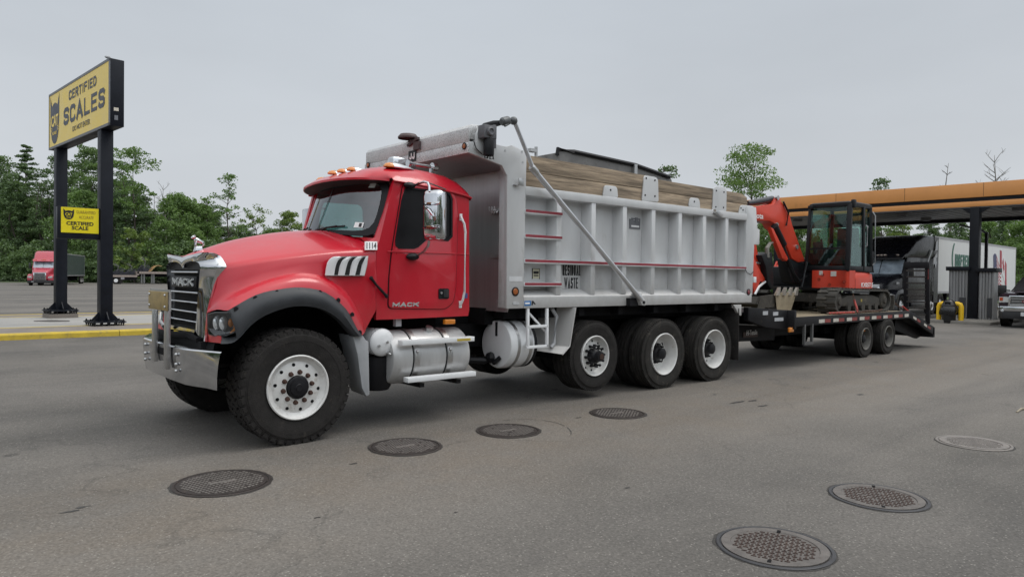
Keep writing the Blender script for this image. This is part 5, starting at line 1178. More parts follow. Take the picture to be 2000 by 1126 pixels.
# upright ladder ramps
RY0, RY1 = U(1815,520,x=10.65).y, U(1768,520,x=10.65).y
for i,(y0,y1) in enumerate(((RY0,RY1),)):
    m = MB(); h0,h1,xb,xt = .60,2.10,10.72,10.60
    for y in (y0,y1-.06): m.bar((xb,y+.03,h0),(xt,y+.03,h1),.06,.10,up=(0,1,0))
    m.bar((xt,y0,h1-.05),(xt,y1,h1-.05),.10,.16); 
    rp_ = m.build('ladder_ramp', TBLK, trl, bevel=.004)
    for k in range(9):
        t = (k+.4)/9.6; m = MB(); x = xb+(xt-xb)*t; z = h0+(h1-h0)*t; m.box(x-.05,x+.05,y0+.055,y1-.055,z-.02,z+.02); m.build('rung', mat('worn_rung',(.05,.048,.045),.5,.3,.3,10,dirt=((.16,.14,.12),.3,9)), rp_)
    if i == 0:
        m = MB(); m.box(xt-.03,xt+.03,y0-.008,y0-.001,1.70,1.95); m.build('red_strip', MATS['red_tape'], rp_)

# ------------------------------------------------------------------ compact excavator on the trailer
EXO = mat('excavator_orange_red', (.56,.042,.016), .42, 0, .07, 3, coat=.1, dirt=((.22,.06,.035),.14,5))
EBLK = mat('excavator_black', (.010,.011,.013), .45, 0, .25, 4, dirt=((.05,.045,.04),.2,5), spec=.25)
EDIRT = mat('muddy_steel', (.050,.045,.038), .8, .1, .35, 7, bump=.4, bs=40, dirt=((.15,.125,.09),.38,6))
TRK = mat('muddy_rubber_track', (.055,.052,.046), .85, 0, .35, 7, bump=.4, bs=60, dirt=((.19,.165,.125),.36,5))
ex = thing('excavator', 'orange and black compact excavator chained down on the trailer deck', 'excavator', (7.6,1.28,dz))
def track(y0, y1):
    xf, xr, r_ = 6.42, 8.78, .26
    zc_ = dz+.275
    pts = []
    pts += [(xf+r_*cos(a),zc_+r_*sin(a)) for a in [pi/2+pi*i/12 for i in range(13)]]
    pts += [(xr+(r_-.02)*cos(a),zc_-.015+(r_-.02)*sin(a)) for a in [-pi/2+pi*i/12 for i in range(13)]]
    inner = [(x+(7.6-x)*.028, zc_+(z-zc_)*.86) for x,z in pts]
    m = MB(); m.prism(pts,'y',y0,y1,holes=[inner])
    # lugs
    L_ = [Vector((x,z)) for x,z in pts]; n = len(L_); per = sum((L_[i]-L_[(i+1)%n]).length for i in range(n)); N = 44; step = per/N
    d = 0; i = 0; acc = 0
    for k in range(N):
        t = k*step
        acc = 0
        for i in range(n):
            seg = (L_[(i+1)%n]-L_[i]).length
            if acc+seg >= t: break
            acc += seg
        p = L_[i].lerp(L_[(i+1)%n], (t-acc)/max(1e-6,seg)); tg_ = (L_[(i+1)%n]-L_[i]).normalized(); nn = Vector((tg_.y,-tg_.x))
        if nn.dot(p-Vector((7.6,zc_))) < 0: nn = -nn
        for s in (0,1):
            ya, yb = (y0,y0+(y1-y0)*.56) if s == 0 else (y0+(y1-y0)*.44,y1)
            sh = step*.5*s; c_ = p+tg_*sh+nn*.010
            m.obox((c_.x,(ya+yb)/2,c_.y),(tg_.x*.022,0,tg_.y*.022),(0,(yb-ya)/2,0),(nn.x*.016,0,nn.y*.016))
    o_ = m.build('track', TRK, ex, smooth=30)
    m = MB(); m.prism([(6.55,zc_-.12),(8.6,zc_-.13),(8.55,zc_+.05),(8.2,zc_+.11),(6.9,zc_+.11),(6.6,zc_+.03)],'y',y0+.07,y1-.05); m.build('track_frame', EDIRT, o_, bevel=.02)
    for x in (6.95,7.3,7.65,8.0,8.35):
        m = MB(); m.cyl((x,y0+.05,zc_-.155),(x,y1-.05,zc_-.155),.085,n=14); m.build('roller', EDIRT, o_)
    for x,r2 in ((xf+.01,.19),(xr-.02,.20)):
        m = MB(); m.lathe([(0,-.02),(.07,-.02),(.09,.01),(r2-.03,.02),(r2,.05),(r2,y1-y0-.1),(0,y1-y0-.1)],(x,y0+.03,zc_-.005),(0,1,0),20); m.build('sprocket', EDIRT, o_)
    m = MB(); m.box(7.55,7.62,y0+.064,y0+.07,zc_-.03,zc_+.03); m.build('grease_cover', mat('dull_yellow_dot',(.35,.27,.05),.6), o_)
    return o_
track(.30,.70); track(1.86,2.26)
m = MB(); m.box(6.95,8.3,.7,1.86,dz+.22,dz+.42); m.lathe([(.42,0),(.42,.10),(0,.10)],(7.6,1.28,dz+.40),(0,0,1),32); m.build('undercarriage', EDIRT, ex, bevel=.01)
hz0, hz1 = 1.46, 1.86
# slewing house
m = MB()
hp_ = roundpoly([(6.90,.34),(7.85,.33),(8.25,.42),(8.55,.80),(8.62,1.28),(8.55,1.80),(8.25,2.14),(7.3,2.20),(6.95,2.12),(6.98,1.5),(6.86,1.42),(6.86,.40)],.10,3)
m.prism(hp_,'z',1.42,1.50); m.prism([(7.9+(x-7.9)*.96,1.28+(y-1.28)*.96) for x,y in hp_],'z',1.49,1.88); m.build('house_base', EBLK, ex, bevel=.01)
m = MB()
pan = [(6.845,1.14),(6.845,.40),(6.89,.335),(7.15,.325)]
m.grid([[(x,y,z) for x,y in pan] for z in (hz0+.01,hz1)]); m.grid([[(x+.03,y+.02,z) for x,y in pan] for z in (hz1,)] + [[(x,y,hz1) for x,y in pan]])
m.box(6.845,6.87,.40,1.14,hz0+.01,hz1)
m.build('front_cover', EXO, ex, smooth=40)
m = MB()
sp = [(7.15,.32),(7.75,.315),(8.15,.37),(8.40,.55),(8.58,.85),(8.64,1.28),(8.58,1.72),(8.40,2.0),(8.15,2.17),(7.6,2.22)]
m.grid([[(x,y,hz0+.01) for x,y in sp],[(x,y-.0,hz0+.2) for x,y in sp],[(x-.01,y+.01,hz1-.08) for x,y in sp],[(x-.06,y+.05,hz1-.02) for x,y in sp],[(7.9,1.2,hz1+.0) for x,y in sp]])
cw = m.build('counterweight', EXO, ex, smooth=40)
a = V(7.42,.313,1.50)
text('model_lettering','KX057-5',WHITETXT,cw,a,(1,0,0),(0,0,1),.62,.10,.004,.01,shear=.2)
m = MB(); m.box(6.838,6.845,.90,.98,hz1-.10,hz1-.01); m.box(6.838,6.845,.60,.72,hz1-.13,hz1-.02); fc = bpy.data.objects['front_cover']; m2 = m.build('cover_label', mat('pale_sticker',(.55,.54,.50),.5), fc)
for y,z in ((.98,1.66),(.42,1.62),(.74,1.55),(.90,1.76)):
    m = MB(); m.lathe([(.035,0),(.035,.008),(.02,.006),(0,.004)],(6.845,y,z),(-1,0,0),14); m.build('bolt_cover', mat('dull_orange_recess',(.30,.03,.012),.5), fc)
m = MB(); m.box(6.95,7.2,1.42,2.18,1.5,1.95); m.box(7.2,8.3,1.5,2.16,1.86,2.15); m.build('engine_hood', EBLK, ex, bevel=.04)
m = MB(); m.grid([[(7.35,y,z) for y,z in ((1.55,2.15),(2.18,2.12))],[(7.0,1.98,1.86) if False else (7.0,y,z) for y,z in ((1.7,1.9),(2.2,1.86))]]); m.prism([(7.02,1.50),(7.0,1.78),(7.22,2.08),(8.2,2.10),(8.2,1.50)],'y',2.165,2.215); m.build('tank_cover', EXO, ex)
# cab
kx0,kx1,ky0,ky1,kz0,kz1 = 6.90,8.12,.34,1.33,1.86,3.36
m = MB()
def post(p, q, w_=.075): m.bar(p, q, w_, w_)
fxb, fxt = 6.88, 7.0
corners = {'fl':((fxb,ky0+.04,kz0),(fxt,ky0+.06,kz1-.05)),'fr':((fxb,ky1-.04,kz0),(fxt,ky1-.06,kz1-.05)),'ml':((7.62,ky0+.03,kz0),(7.62,ky0+.05,kz1-.05)),'rl':((kx1-.05,ky0+.04,kz0),(kx1-.10,ky0+.07,kz1-.05)),'rr':((kx1-.05,ky1-.04,kz0),(kx1-.10,ky1-.07,kz1-.05))}
for k_,(p,q) in corners.items(): post(p,q,.10 if k_ in('fl',) else .08)
m.box(fxb-.03,fxb+.05,ky0,ky1,kz0-.02,kz0+.10); m.box(fxb,kx1,ky0,ky0+.06,kz0-.02,kz0+.10); m.box(kx1-.08,kx1,ky0,ky1,kz0-.02,kz0+.45); m.box(fxb,kx1,ky1-.06,ky1,kz0-.02,kz0+.40)
kc = m.build('cab_frame', EBLK, ex, bevel=.012)
m = MB(); rr_ = lambda z,s,dx=0: [(7.55+(x-7.55)*s+dx,.835+(y-.835)*s,z) for x,y in rrect(fxt-.07,kx1-.03,ky0+.01,ky1-.01,.10)]
m.loft([rr_(kz1-.10,.985),rr_(kz1-.06,1.0),rr_(kz1-.015,.985),rr_(kz1+.01,.9)]); m.build('cab_roof', EBLK, kc, smooth=45)
def quad(P, nm, mt, th=.006):
    m = MB(); P = [Vector(p) for p in P]; n_ = (P[1]-P[0]).cross(P[2]-P[1]).normalized()*th; m.loft([P,[p+n_ for p in P]]); return m.build(nm, mt, kc, smooth=0)
zm = kz0+.50
def fx(z): return fxb+(fxt-fxb)*(z-kz0)/(kz1-kz0)-.02
GEX = glass('excavator_glass',(.74,.88,.84),.022,.95,.30)
quad([(fx(zm),ky1-.08,zm),(fx(zm),ky0+.08,zm),(fx(kz1-.12),ky0+.10,kz1-.12),(fx(kz1-.12),ky1-.10,kz1-.12)],'front_window',GEX)
quad([(fx(kz0+.1),ky1-.08,kz0+.1),(fx(kz0+.1),ky0+.08,kz0+.1),(fx(zm-.03),ky0+.08,zm-.03),(fx(zm-.03),ky1-.08,zm-.03)],'lower_window',GEX)
m = MB(); m.bar((fx(zm)-.01,ky1-.06,zm-.015),(fx(zm)-.01,ky0+.06,zm-.015),.03,.04); m.build('window_bar', EBLK, kc)
quad([(fxb+.06,ky0+.03,kz0+.1),(7.60,ky0+.02,kz0+.1),(7.60,ky0+.04,kz1-.11),(fxt+.05,ky0+.05,kz1-.11)],'door_window',GEX)
quad([(7.66,ky0+.02,kz0+.1),(kx1-.09,ky0+.03,kz0+.1),(kx1-.12,ky0+.05,kz1-.11),(7.66,ky0+.04,kz1-.11)],'side_window',GEX)
quad([(kx1-.04,ky0+.08,kz0+.45),(kx1-.04,ky1-.08,kz0+.45),(kx1-.09,ky1-.10,kz1-.12),(kx1-.09,ky0+.10,kz1-.12)],'rear_window',GEX)
quad([(fxb+.05,ky1-.03,kz0+.40),(kx1-.09,ky1-.03,kz0+.40),(kx1-.12,ky1-.05,kz1-.11),(fxt+.05,ky1-.05,kz1-.11)],'side_window',GEX)
m = MB(); m.box(7.55,7.95,.60,1.08,2.0,2.2); m.loft([[(7.85,y,2.15),(8.02,y,2.15),(7.98,y,2.85),(7.88,y,2.85)] for y in (.60,1.08)]); m.box(7.86,7.95,.74,.94,2.86,3.02); m.build('operator_seat', mat('dark_seat',(.05,.05,.052),.8,0,.3,8), kc, bevel=.04)
m = MB(); m.box(7.3,7.8,.45,.58,2.0,2.38); m.box(7.3,7.8,1.10,1.22,2.0,2.38); m.tube([(7.35,.52,2.38),(7.28,.52,2.58)],.025,8); m.tube([(7.35,1.16,2.38),(7.28,1.16,2.58)],.025,8); m.box(6.98,7.05,1.0,1.2,2.1,2.5); m.build('control_console', INT, kc, bevel=.02)
m = MB(); m.box(fxt-.16,fxt-.06,ky1-.16,ky1-.06,kz1-.13,kz1-.05); m.build('work_light', EBLK, kc, bevel=.01)
m = MB(); m.box(7.0,7.12,ky0-.03,ky0+.05,kz1-.14,kz1+.04); m.build('work_light', EBLK, kc, bevel=.02)
m = MB(); m.tube([(7.64,ky0-.015,2.4),(7.64,ky0-.05,2.42),(7.64,ky0-.05,2.85),(7.64,ky0-.015,2.87)],.013,6); m.tube([(kx1-.06,ky0-.005,2.0),(kx1-.05,ky0-.05,2.05),(kx1-.08,ky0-.05,3.1),(kx1-.10,ky0-.0,3.2)],.013,6); m.build('door_grab_rail', GREYP, kc)
# boom: side outline from the photo, 0.30 m thick
YB = 1.46
bp_ = [(p.x,p.z) for p in US([(1477,404),(1512,398),(1516,389),(1519,384),(1523,384),(1526,394),(1535,403),(1540,411),(1548,440),(1571,505),(1572,510),(1560,512),(1547,505),(1534,472),(1523,449),(1517,446),(1511,435),(1503,431),(1477,430)],y=YB-.14)]
m = MB(); m.prism(bp_,'y',YB-.14,YB+.14); bo = m.build('boom', EXO, ex, bevel=.012)
# lighter lower flank plate and swing post
m = MB(); P = [(p.x,p.z) for p in US([(1537,505),(1549,506),(1572,513),(1570,540),(1566,556),(1546,552),(1541,530)],y=YB-.12)]; m.prism(P,'y',YB-.12,YB+.12); m.build('swing_post', EBLK, ex, bevel=.02)
m = MB(); a,b,c_ = U(1508,441,y=YB-.12), U(1526,478,y=YB-.12), U(1553,548,y=YB-.1)
m.tube([a+V(0,-.05,0),b+V(0,-.05,0)],.075,12); m.tube([b,c_],.06,12); 
cy_ = m.build('boom_cylinder', EBLK, ex)
P = [(p.x,p.z) for p in US([(1505,443),(1511,446),(1540,505),(1537,510),(1528,504)],y=YB-.26)]
m = MB(); m.prism(P,'y',YB-.26,YB-.16); m.build('cylinder_guard', EXO, cy_, bevel=.015)
m = MB(); m.tube([U(1460,397,y=YB),U(1480,394,y=YB),U(1508,389,y=YB)],[.05,.07,.075],12); m.tube([U(1506,389.5,y=YB),U(1520,387,y=YB)],.04,10); m.build('arm_cylinder', mat('dark_cylinder',(.035,.037,.042),.35,.4), ex)
each('boom_pin', STEEL, bo, lambda b: b.cyl((0,-.02,0),(0,.04,0),.05,n=16), [U(a,b,y=YB-.15)-OFF for a,b in ((1518.5,386),(1517,439),(1556,482))])
for hp__ in ([U(1530,394,y=YB-.16),U(1540,415,y=YB-.17),U(1536,440,y=YB-.17)],[U(1566,560,y=YB-.3),U(1572,530,y=YB-.3),U(1576,512,y=YB-.2)]):
    m = MB(); m.tube(hp__,.022,6); m.build('hydraulic_hose', EBLK, bo)
m = MB(); m.tube([U(1540,505,y=YB-.2),U(1548,530,y=YB-.25),U(1562,550,y=YB-.25),U(1575,538,y=YB-.2)],.03,6); m.build('hydraulic_hose', EBLK, bo)
text('boom_lettering','Kubota',WHITETXT,bo,U(1460.5,424,y=YB-.143),(1,0,0),(0,0,1),.60,.115,.004,.01)
# dipper arm, bucket and thumb
ar_ = [(p.x,p.z) for p in US([(1450,400),(1466,402),(1480,500),(1490,540),(1488,552),(1478,550),(1470,530),(1462,470),(1452,420)],y=YB-.10)]
m = MB(); m.prism(ar_,'y',YB-.11,YB+.11); am = m.build('dipper_arm', EXO, ex, bevel=.012)
m = MB(); P = [(p.x,p.z) for p in US([(1470,500),(1484,528),(1496,548),(1494,553),(1484,549),(1474,575),(1470,560)],y=YB-.17)]; m.prism(P,'y',YB-.18,YB+.18); m.build('arm_link', EXO, am, bevel=.01)
m = MB(); m.tube([U(1474,575,y=YB-.2),U(1482,560,y=YB-.2),U(1494,550,y=YB-.2)],.03,8); m.tube([U(1470,512,y=YB-.15),U(1484,514,y=YB-.15)],.022,8); m.build('link_pin', STEEL, am)
m = MB(); P = [(p.x,p.z) for p in US([(1484,498),(1505,492),(1507,515),(1508,560),(1503,566),(1497,555),(1492,520)],y=YB-.2)]; m.prism(P,'y',YB-.24,YB+.24); th = m.build('bucket_thumb', EBLK, ex, bevel=.015)
for y in (YB-.22,YB+.04):
    m = MB(); base = U(1487 if y > YB else 1497,498,y=YB-.2); tip = base+V(.30,0,.42); m.tube([V(base.x,y,base.z-.05),V(base.x-.02,y,base.z+.14),V(base.x+.10,y,base.z+.25),V(base.x+.22,y,base.z+.27)],[.05,.045,.035,.015],8); m.build('thumb_tine', mat('worn_tooth',(.20,.19,.17),.5,.5), th)
m = MB(); by0,by1 = YB-.42,YB+.42
prof_ = [(p.x,p.z) for p in US([(1447,578),(1500,573),(1504,588),(1497,603),(1470,606),(1447,603)],y=by0)]
prof_ = [(4.45,1.30),(5.35,1.36),(5.55,1.22),(5.50,1.10),(5.1,1.07),(4.55,1.07),(4.35,1.15)]
m.prism(prof_,'y',by0,by0+.03); m.prism(prof_,'y',by1-.03,by1); m.grid([[(x,by0+.01,z) for x,z in prof_[1:]+prof_[:1]],[(x,by1-.01,z) for x,z in prof_[1:]+prof_[:1]]]); m.prism([(p.x,p.z) for p in US([(1486,578),(1493,590),(1494,602),(1480,602)],y=by0-.02)],'y',by0-.02,by0-.005); m.build('bucket', EDIRT, ex, smooth=35)
# dozer blade at the rear end
m = MB(); m.loft([[(9.28,y,dz+.04),(9.33,y,dz+.20),(9.28,y,dz+.38),(9.22,y,dz+.38),(9.27,y,dz+.2),(9.22,y,dz+.04)] for y in (.32,2.24)]); m.box(8.4,9.25,.75,.87,dz+.12,dz+.24); m.box(8.4,9.25,1.7,1.82,dz+.12,dz+.24); m.build('dozer_blade', EDIRT, ex, smooth=40)
# ------------------------------------------------------------------ loose bucket on the trailer nose
BT = mat('tan_scraped_steel', (.30,.25,.175), .65, .2, .22, 6, dirt=((.10,.075,.05),.30,6))
lb = thing('digging_bucket', 'scraped tan digging bucket with four teeth standing on the trailer nose', 'bucket', tuple(U(1528,618,y=1.0)))
q = US([(1514,571),(1556,571),(1541,618),(1519,621)],y=1.0)
xo = V(.35,.5,0)
m = MB(); m.loft([[q[0],q[1],q[2],q[3]],[p+V(.03,.02,0) for p in q]]); 
bkp = [p+V(.45,.25,-.05 if i<2 else .05) for i,p in enumerate(q)]
m.loft([[q[0],q[3]],[bkp[0],bkp[3]]],closed=False,caps=False); m.loft([[q[1],q[2]],[bkp[1],bkp[2]]],closed=False,caps=False); m.loft([bkp,[p+V(.03,.02,0) for p in bkp]])
m.build('shell', BT, lb)
for i in range(4):
    t = .08+.28*i; p = q[0].lerp(q[1],t); m = MB(); m.loft([[p+V(a,b,c) for a,b,c in ((-.05,-.03,-.06),(.07,-.03,-.06),(.07,.05,-.06),(-.05,.05,-.06))],[p+V(a+.09,b,c) for a,b,c in ((-.03,-.02,.11),(.03,-.02,.11),(.03,.02,.11),(-.03,.02,.11))]]); m.build('tooth', mat('polished_tooth',(.36,.33,.29),.4,.6), lb)
# tie-down chains
CH = mat('rusty_chain', (.10,.055,.04), .6, .5, .4, 30)
def chain(pts, lab, redbar=None):
    c = thing('tie_down_chain', lab, 'chain', tuple(pts[0]), 0, 'chains holding down the excavator')
    L_ = 0; m = MB(); pts = [Vector(p) for p in pts]
    for a,b in zip(pts,pts[1:]):
        n = int((b-a).length/.05); d = (b-a).normalized(); s_ = d.cross(V(0,0,1)).normalized(); u_ = s_.cross(d)
        for i in range(n):
            p = a+(b-a)*((i+.5)/n); w_ = s_ if i%2 else u_
            m.tube([p+d*.033*cos(t)+w_*.02*sin(t) for t in [2*pi*k/6 for k in range(7)]],.008,4,caps=False)
    m.build('links', CH, c, weld=False)
    if redbar:
        m = MB(); m.tube(redbar,[.02,.024,.018],8); m.build('binder', mat('red_binder',(.38,.04,.03),.5,0,.3,9), c)
chain([(6.95,.28,dz+.42),(6.88,.20,dz+.2),(6.80,.10,dz+.03)],'rusty chain with red binder at the front of the near track',[V(6.92,.24,dz+.30),V(6.84,.14,dz+.10),V(6.80,.12,dz+.03)])
chain([(6.80,.12,dz+.03),(7.4,.16,dz+.05),(8.0,.2,dz+.035),(8.4,.25,dz+.06)],'rusty chain lying loose along the deck beside the near track')
chain([(9.3,.45,dz+.33),(9.75,.40,dz+.1),(10.2,.3,dz-.08)],'rusty chain running from the dozer blade down to the dovetail',[V(9.9,.36,dz+.10),V(10.15,.32,dz-.02),V(10.4,.28,dz-.14)])
chain([(6.80,.12,dz+.05),(5.9,.35,dz+.03)],'thin chain stretched flat over the deck ahead of the near track',[V(6.7,.14,dz+.04),V(6.3,.25,dz+.035),V(5.95,.34,dz+.03)])
# ------------------------------------------------------------------ tall scale sign on two posts
A0 = U(205,600,d=19.6); B0 = U(118,600,d=19.6*1.1536)
sg = thing('scale_sign', 'tall yellow scale sign on two black posts with a smaller yellow panel between them', 'sign', (A0.x,A0.y,.15))
SBLK = mat('sign_black', (.009,.011,.017), .45, 0, .25, 3, dirt=((.03,.03,.032),.2,3), spec=.22)
SGREY = mat('sign_edge_trim', (.16,.165,.18), .45, .4, .15, 5)
SYEL = mat('sign_yellow', (.80,.59,.11), .35, 0, .06, 1.5, dirt=((.66,.50,.12),.2,2))
SYEL2 = mat('panel_yellow', (.80,.66,.010), .35, 0, .04, 2)
SNAVY = mat('faded_navy_lettering', (.060,.068,.092), .5, 0, .1, 4)
# the face lies in a vertical plane; near end N, far end R
d_ = (B0-A0); d_.z = 0; Lp = d_.length; d_.normalize()
n_ = V(-1,0,0); n_ = (n_-d_*n_.dot(d_)).normalized()      # outward (towards -X)
def facept(px, py):
    """meet the sight line with the vertical face plane, .17 m in front of the posts' centre line"""
    o_ = A0+n_*.17; r_ = _f+_r*((px-1000)/F_PX)-_u*((py-563)/F_PX)
    t = (o_-CAM).dot(n_)/r_.dot(n_); return CAM+r_*t
q = [facept(213.9,110.5),facept(213.9,244.4),facept(95.6,293.2),facept(95.6,187.7)]
s0 = (q[0]-A0).dot(d_); s1 = (q[2]-A0).dot(d_); z1 = (q[0].z+q[3].z)/2; z0 = (q[1].z+q[2].z)/2
print('SIGN', A0, B0, Lp, s0, s1, z0, z1, [tuple(round(c,2) for c in p) for p in q])
def S(s_, n, z): return V(A0.x,A0.y,0)+d_*s_+n_*n+V(0,0,z)
def sbox(m, a0,a1,b0,b1,c0,c1): 
    c = S((a0+a1)/2,(b0+b1)/2,(c0+c1)/2); m.obox(c,d_*(a1-a0)/2,n_*(b1-b0)/2,V(0,0,(c1-c0)/2))
T = .62
e0 = U(243,200,y=S(s0,0,0).y)   # depth of the cabinet from the width of its end panel
T = min(.9,max(.35,abs(e0.x-S(s0,.17,0).x)))
m = MB(); sbox(m,s0,s1,.17-T,.16,z0,z1); cb = m.build('cabinet', SBLK, sg, bevel=.01)
m = MB()
for a in ((s0,s1,z0,z0+.07),(s0,s1,z1-.07,z1),(s0,s0+.05,z0,z1),(s1-.05,s1,z0,z1)): sbox(m,a[0],a[1],.15,.178,a[2],a[3])
m.build('face_trim', SGREY, cb)
m = MB(); sbox(m,s0+.05,s1-.05,.15,.168,z0+.07,z1-.07); fc_ = m.build('face', SYEL, cb)
W_ = s1-s0; H_ = z1-z0
def stext(name, body, a, b, z, h, par, mt, n=.169, bold=.02):   # a,b as fractions from the far end (left in the photo)
    left = s1-a*W_; wid = (b-a)*W_
    return text(name, body, mt, par, S(left,n,z0+z*H_), -d_, V(0,0,1), wid, h*H_, .006, bold)
def sblock(body, a, b, z, h, wt): return block('sign_lettering', body, SNAVY, fc_, S(s1-a*W_,.169,z0+z*H_), -d_, V(0,0,1), (b-a)*W_, h*H_, wt, .006, .26)
sblock('CERTIFIED',.375,.815,.70,.155,.20)
sblock('SCALES',.285,.935,.315,.285,.20)
stext('sign_lettering','DO NOT ENTER',.44,.72,.145,.085,fc_,SNAVY,bold=.0)
def cathead(s_l, s_w, zb, zh, base, rt, up, nrm, par, mt, n_eye, full=True):
    """the scale company's cat head: a shield-like head with two pointed ears"""
    O = [(.5,0),(.68,.03),(.83,.12),(.93,.28),(.97,.45),(.99,.62),(1.0,1.0),(.80,.78),(.66,.83),(.5,.85),(.34,.83),(.20,.78),(0,1.0),(.01,.62),(.03,.45),(.07,.28),(.17,.12),(.32,.03)]
    m = MB(); P = [(s_l+u*s_w, zb+v*zh) for u,v in O]; m.plate(P,[],lambda u,v,w_: base+rt*u+up*v+nrm*w_,0,.006); return m.build('cat_head_emblem', mt, par)
bs = S(s1,.168,z0)
ce = cathead(.03*W_,.17*W_,.07*H_,.86*H_,bs,-d_,V(0,0,1),n_,fc_,SNAVY,0)
stext('emblem_lettering','CAT',.052,.185,.38,.20,ce,SYEL,n=.175,bold=.03)
stext('emblem_lettering','SCALE',.075,.155,.235,.055,ce,SYEL,n=.175,bold=.01)
for a in (.045,.165):
    for k in range(3):
        m = MB(); sbox(m,s1-(a+.025)*W_,s1-a*W_,.173,.179,z0+H_*(.30+.03*k),z0+H_*(.31+.03*k)); m.build('whisker', SYEL, ce)
# end panel details
m = MB(); sbox(m,s0-.006,s0-.0,.17-T*.62,.17-T*.30,z0+H_*.225,z0+H_*.275); m.build('end_label', mat('cream_label',(.62,.57,.48),.5), cb, bevel=.0)
m = MB(); sbox(m,s0-.006,s0-.0,.17-T*.58,.17-T*.34,z0+H_*.09,z0+H_*.16); m.build('switch_cover', SGREY, cb)
m = MB(); p = S(s0+.35,.05,z1); m.lathe([(.05,0),(.05,.06),(.03,.10),(0,.11)],p,(0,0,1),12); m.sphere(p+d_*.0+V(-.06,0,.10),.05,10,(1.5,.8,.8)); m.build('photocell', GREYP, cb)
# posts
for P0 in (A0,B0):
    s_ = (P0-A0).dot(d_); hw = .155
    m = MB(); sbox(m,s_-hw,s_+hw,-hw,hw,.262,z0-.001); po_ = m.build('post', SBLK, sg, bevel=.008)
    zf = .0 if P0 is A0 else .13
    if zf:
        m = MB(); sbox(m,s_-.40,s_+.40,-.40,.40,-.1,.15+zf); m.build('post_footing', CONB, sg)
    m = MB(); sbox(m,s_-.42,s_+.42,-.42,.42,.235+zf,.265+zf); m.build('base_plate', SBLK, po_, bevel=.004)
    for ax_,bx_ in ((d_,n_),(n_,d_)):
        for sgn in (-1,1):
            m = MB(); c = S(s_,0,0)
            m.plate([(hw,.265+zf),(.38,.265+zf),(hw,.52+zf)],[],lambda u,v,w_: c+ax_*(u*sgn)+bx_*w_+V(0,0,v),-.012,.012); m.build('gusset', SBLK, po_)
    for i in (-1,-.5,0,.5,1):
        for j in (-1,-.5,0,.5,1):
            if max(abs(i),abs(j)) < 1: continue
            m = MB(); c = S(s_+i*.36,j*.36,zf); m.cyl(c+V(0,0,.15),c+V(0,0,.33 if (i+j)%1 == 0 else .30),.018,n=8); m.cyl(c+V(0,0,.265),c+V(0,0,.295),.034,n=6); m.cyl(c+V(0,0,.205),c+V(0,0,.235),.034,n=6); m.build('anchor_bolt', BLK, po_)
# the smaller panel, hung on the near post and facing the lot
yp = A0.y-.10
a,b = U(112,462,y=yp), U(199,403,y=yp)
x0,x1 = a.x, A0.x-.15; zz1 = U(150,404.5,y=yp).z; zz0 = U(150,466,y=yp).z
m = MB(); m.box(x0,x1,yp,yp+.26,zz0,zz1); pn = m.build('small_panel', SBLK, sg, bevel=.008)
fx0,fx1 = U(119,420,y=yp).x, U(198.5,420,y=yp).x; fx1 = min(fx1,x1-.03); fz1 = U(158,406,y=yp).z-.0; fz0 = U(158,455,y=yp).z
m = MB(); m.box(fx0,fx1,yp-.012,yp-.001,fz0,fz1); f2 = m.build('panel_face', SYEL2, pn)
fw, fh = fx1-fx0, fz1-fz0
def ptext(body,a,b,z,h,mt,bold): return text('panel_lettering',body,mt,f2,(fx0+a*fw,yp-.0125,fz0+z*fh),(1,0,0),(0,0,1),(b-a)*fw,h*fh,.004,bold)
BRN = mat('brown_lettering',(.22,.13,.02),.5)
ptext('GUARANTEED',.40,.91,.77,.12,BRN,-.004); ptext('ACCURATE',.47,.86,.57,.12,BRN,-.004)
ptext('CERTIFIED',.14,.86,.30,.15,BLACKTXT,.03); ptext('SCALE',.28,.72,.12,.15,BLACKTXT,.03)
c2_ = cathead(.06*fw,.28*fw,.52*fh,.42*fh,V(fx0,yp-.0122,fz0),V(1,0,0),V(0,0,1),V(0,-1,0),f2,BLACKTXT,0)
text('emblem_lettering','CAT',SYEL2,c2_,(fx0+.11*fw,yp-.0185,fz0+.66*fh),(1,0,0),(0,0,1),.18*fw,.12*fh,.003,.02)
text('emblem_lettering','SCALE',SYEL2,c2_,(fx0+.14*fw,yp-.0185,fz0+.58*fh),(1,0,0),(0,0,1),.12*fw,.05*fh,.003,.01)
# ------------------------------------------------------------------ fuel canopy and what stands under it
can = thing('fuel_canopy', 'long fuel canopy with orange fascia, dark stripe and black columns', 'canopy', (28.4,4,0))
ORG = mat('orange_fascia', (.66,.29,.088), .42, 0, .06, 1.2, dirt=((.40,.17,.05),.2,.8))
SOF = mat('grey_soffit', (.17,.17,.175), .5, .1, .2, 1.5, stretch=(4,.6,1), dirt=((.07,.07,.07),.3,2))
CBLK = mat('canopy_black', (.007,.008,.011), .45, 0, .3, 3, spec=.2)
cy0, cy1 = -9.0, 14.3
def cxn(y): return 25.35-.045*(y-5.0)
def cpt(y, off, z): return V(cxn(y)+off, y, z)
DEP = 6.0
zb_, zs1, zs2, zt_ = 4.80, 5.03, 5.20, 5.80
def cbox(m, o0,o1,y0,y1,z0,z1):
    P = [cpt(y0,o0,z0),cpt(y0,o1,z0),cpt(y1,o1,z0),cpt(y1,o0,z0)]; m.loft([P,[V(p.x,p.y,z1) for p in P]])
m = MB()
cbox(m,0,DEP,cy0,cy1,zs2,zt_); fa = m.build('fascia_upper', ORG, can, bevel=.01)
for y in (-6,-3,0,3,6,9,12):
    m = MB(); cbox(m,-.003,.004,y,y+.02,zs2+.01,zt_-.01); m.build('fascia_seam', mat('seam_brown',(.20,.09,.03),.6), fa)
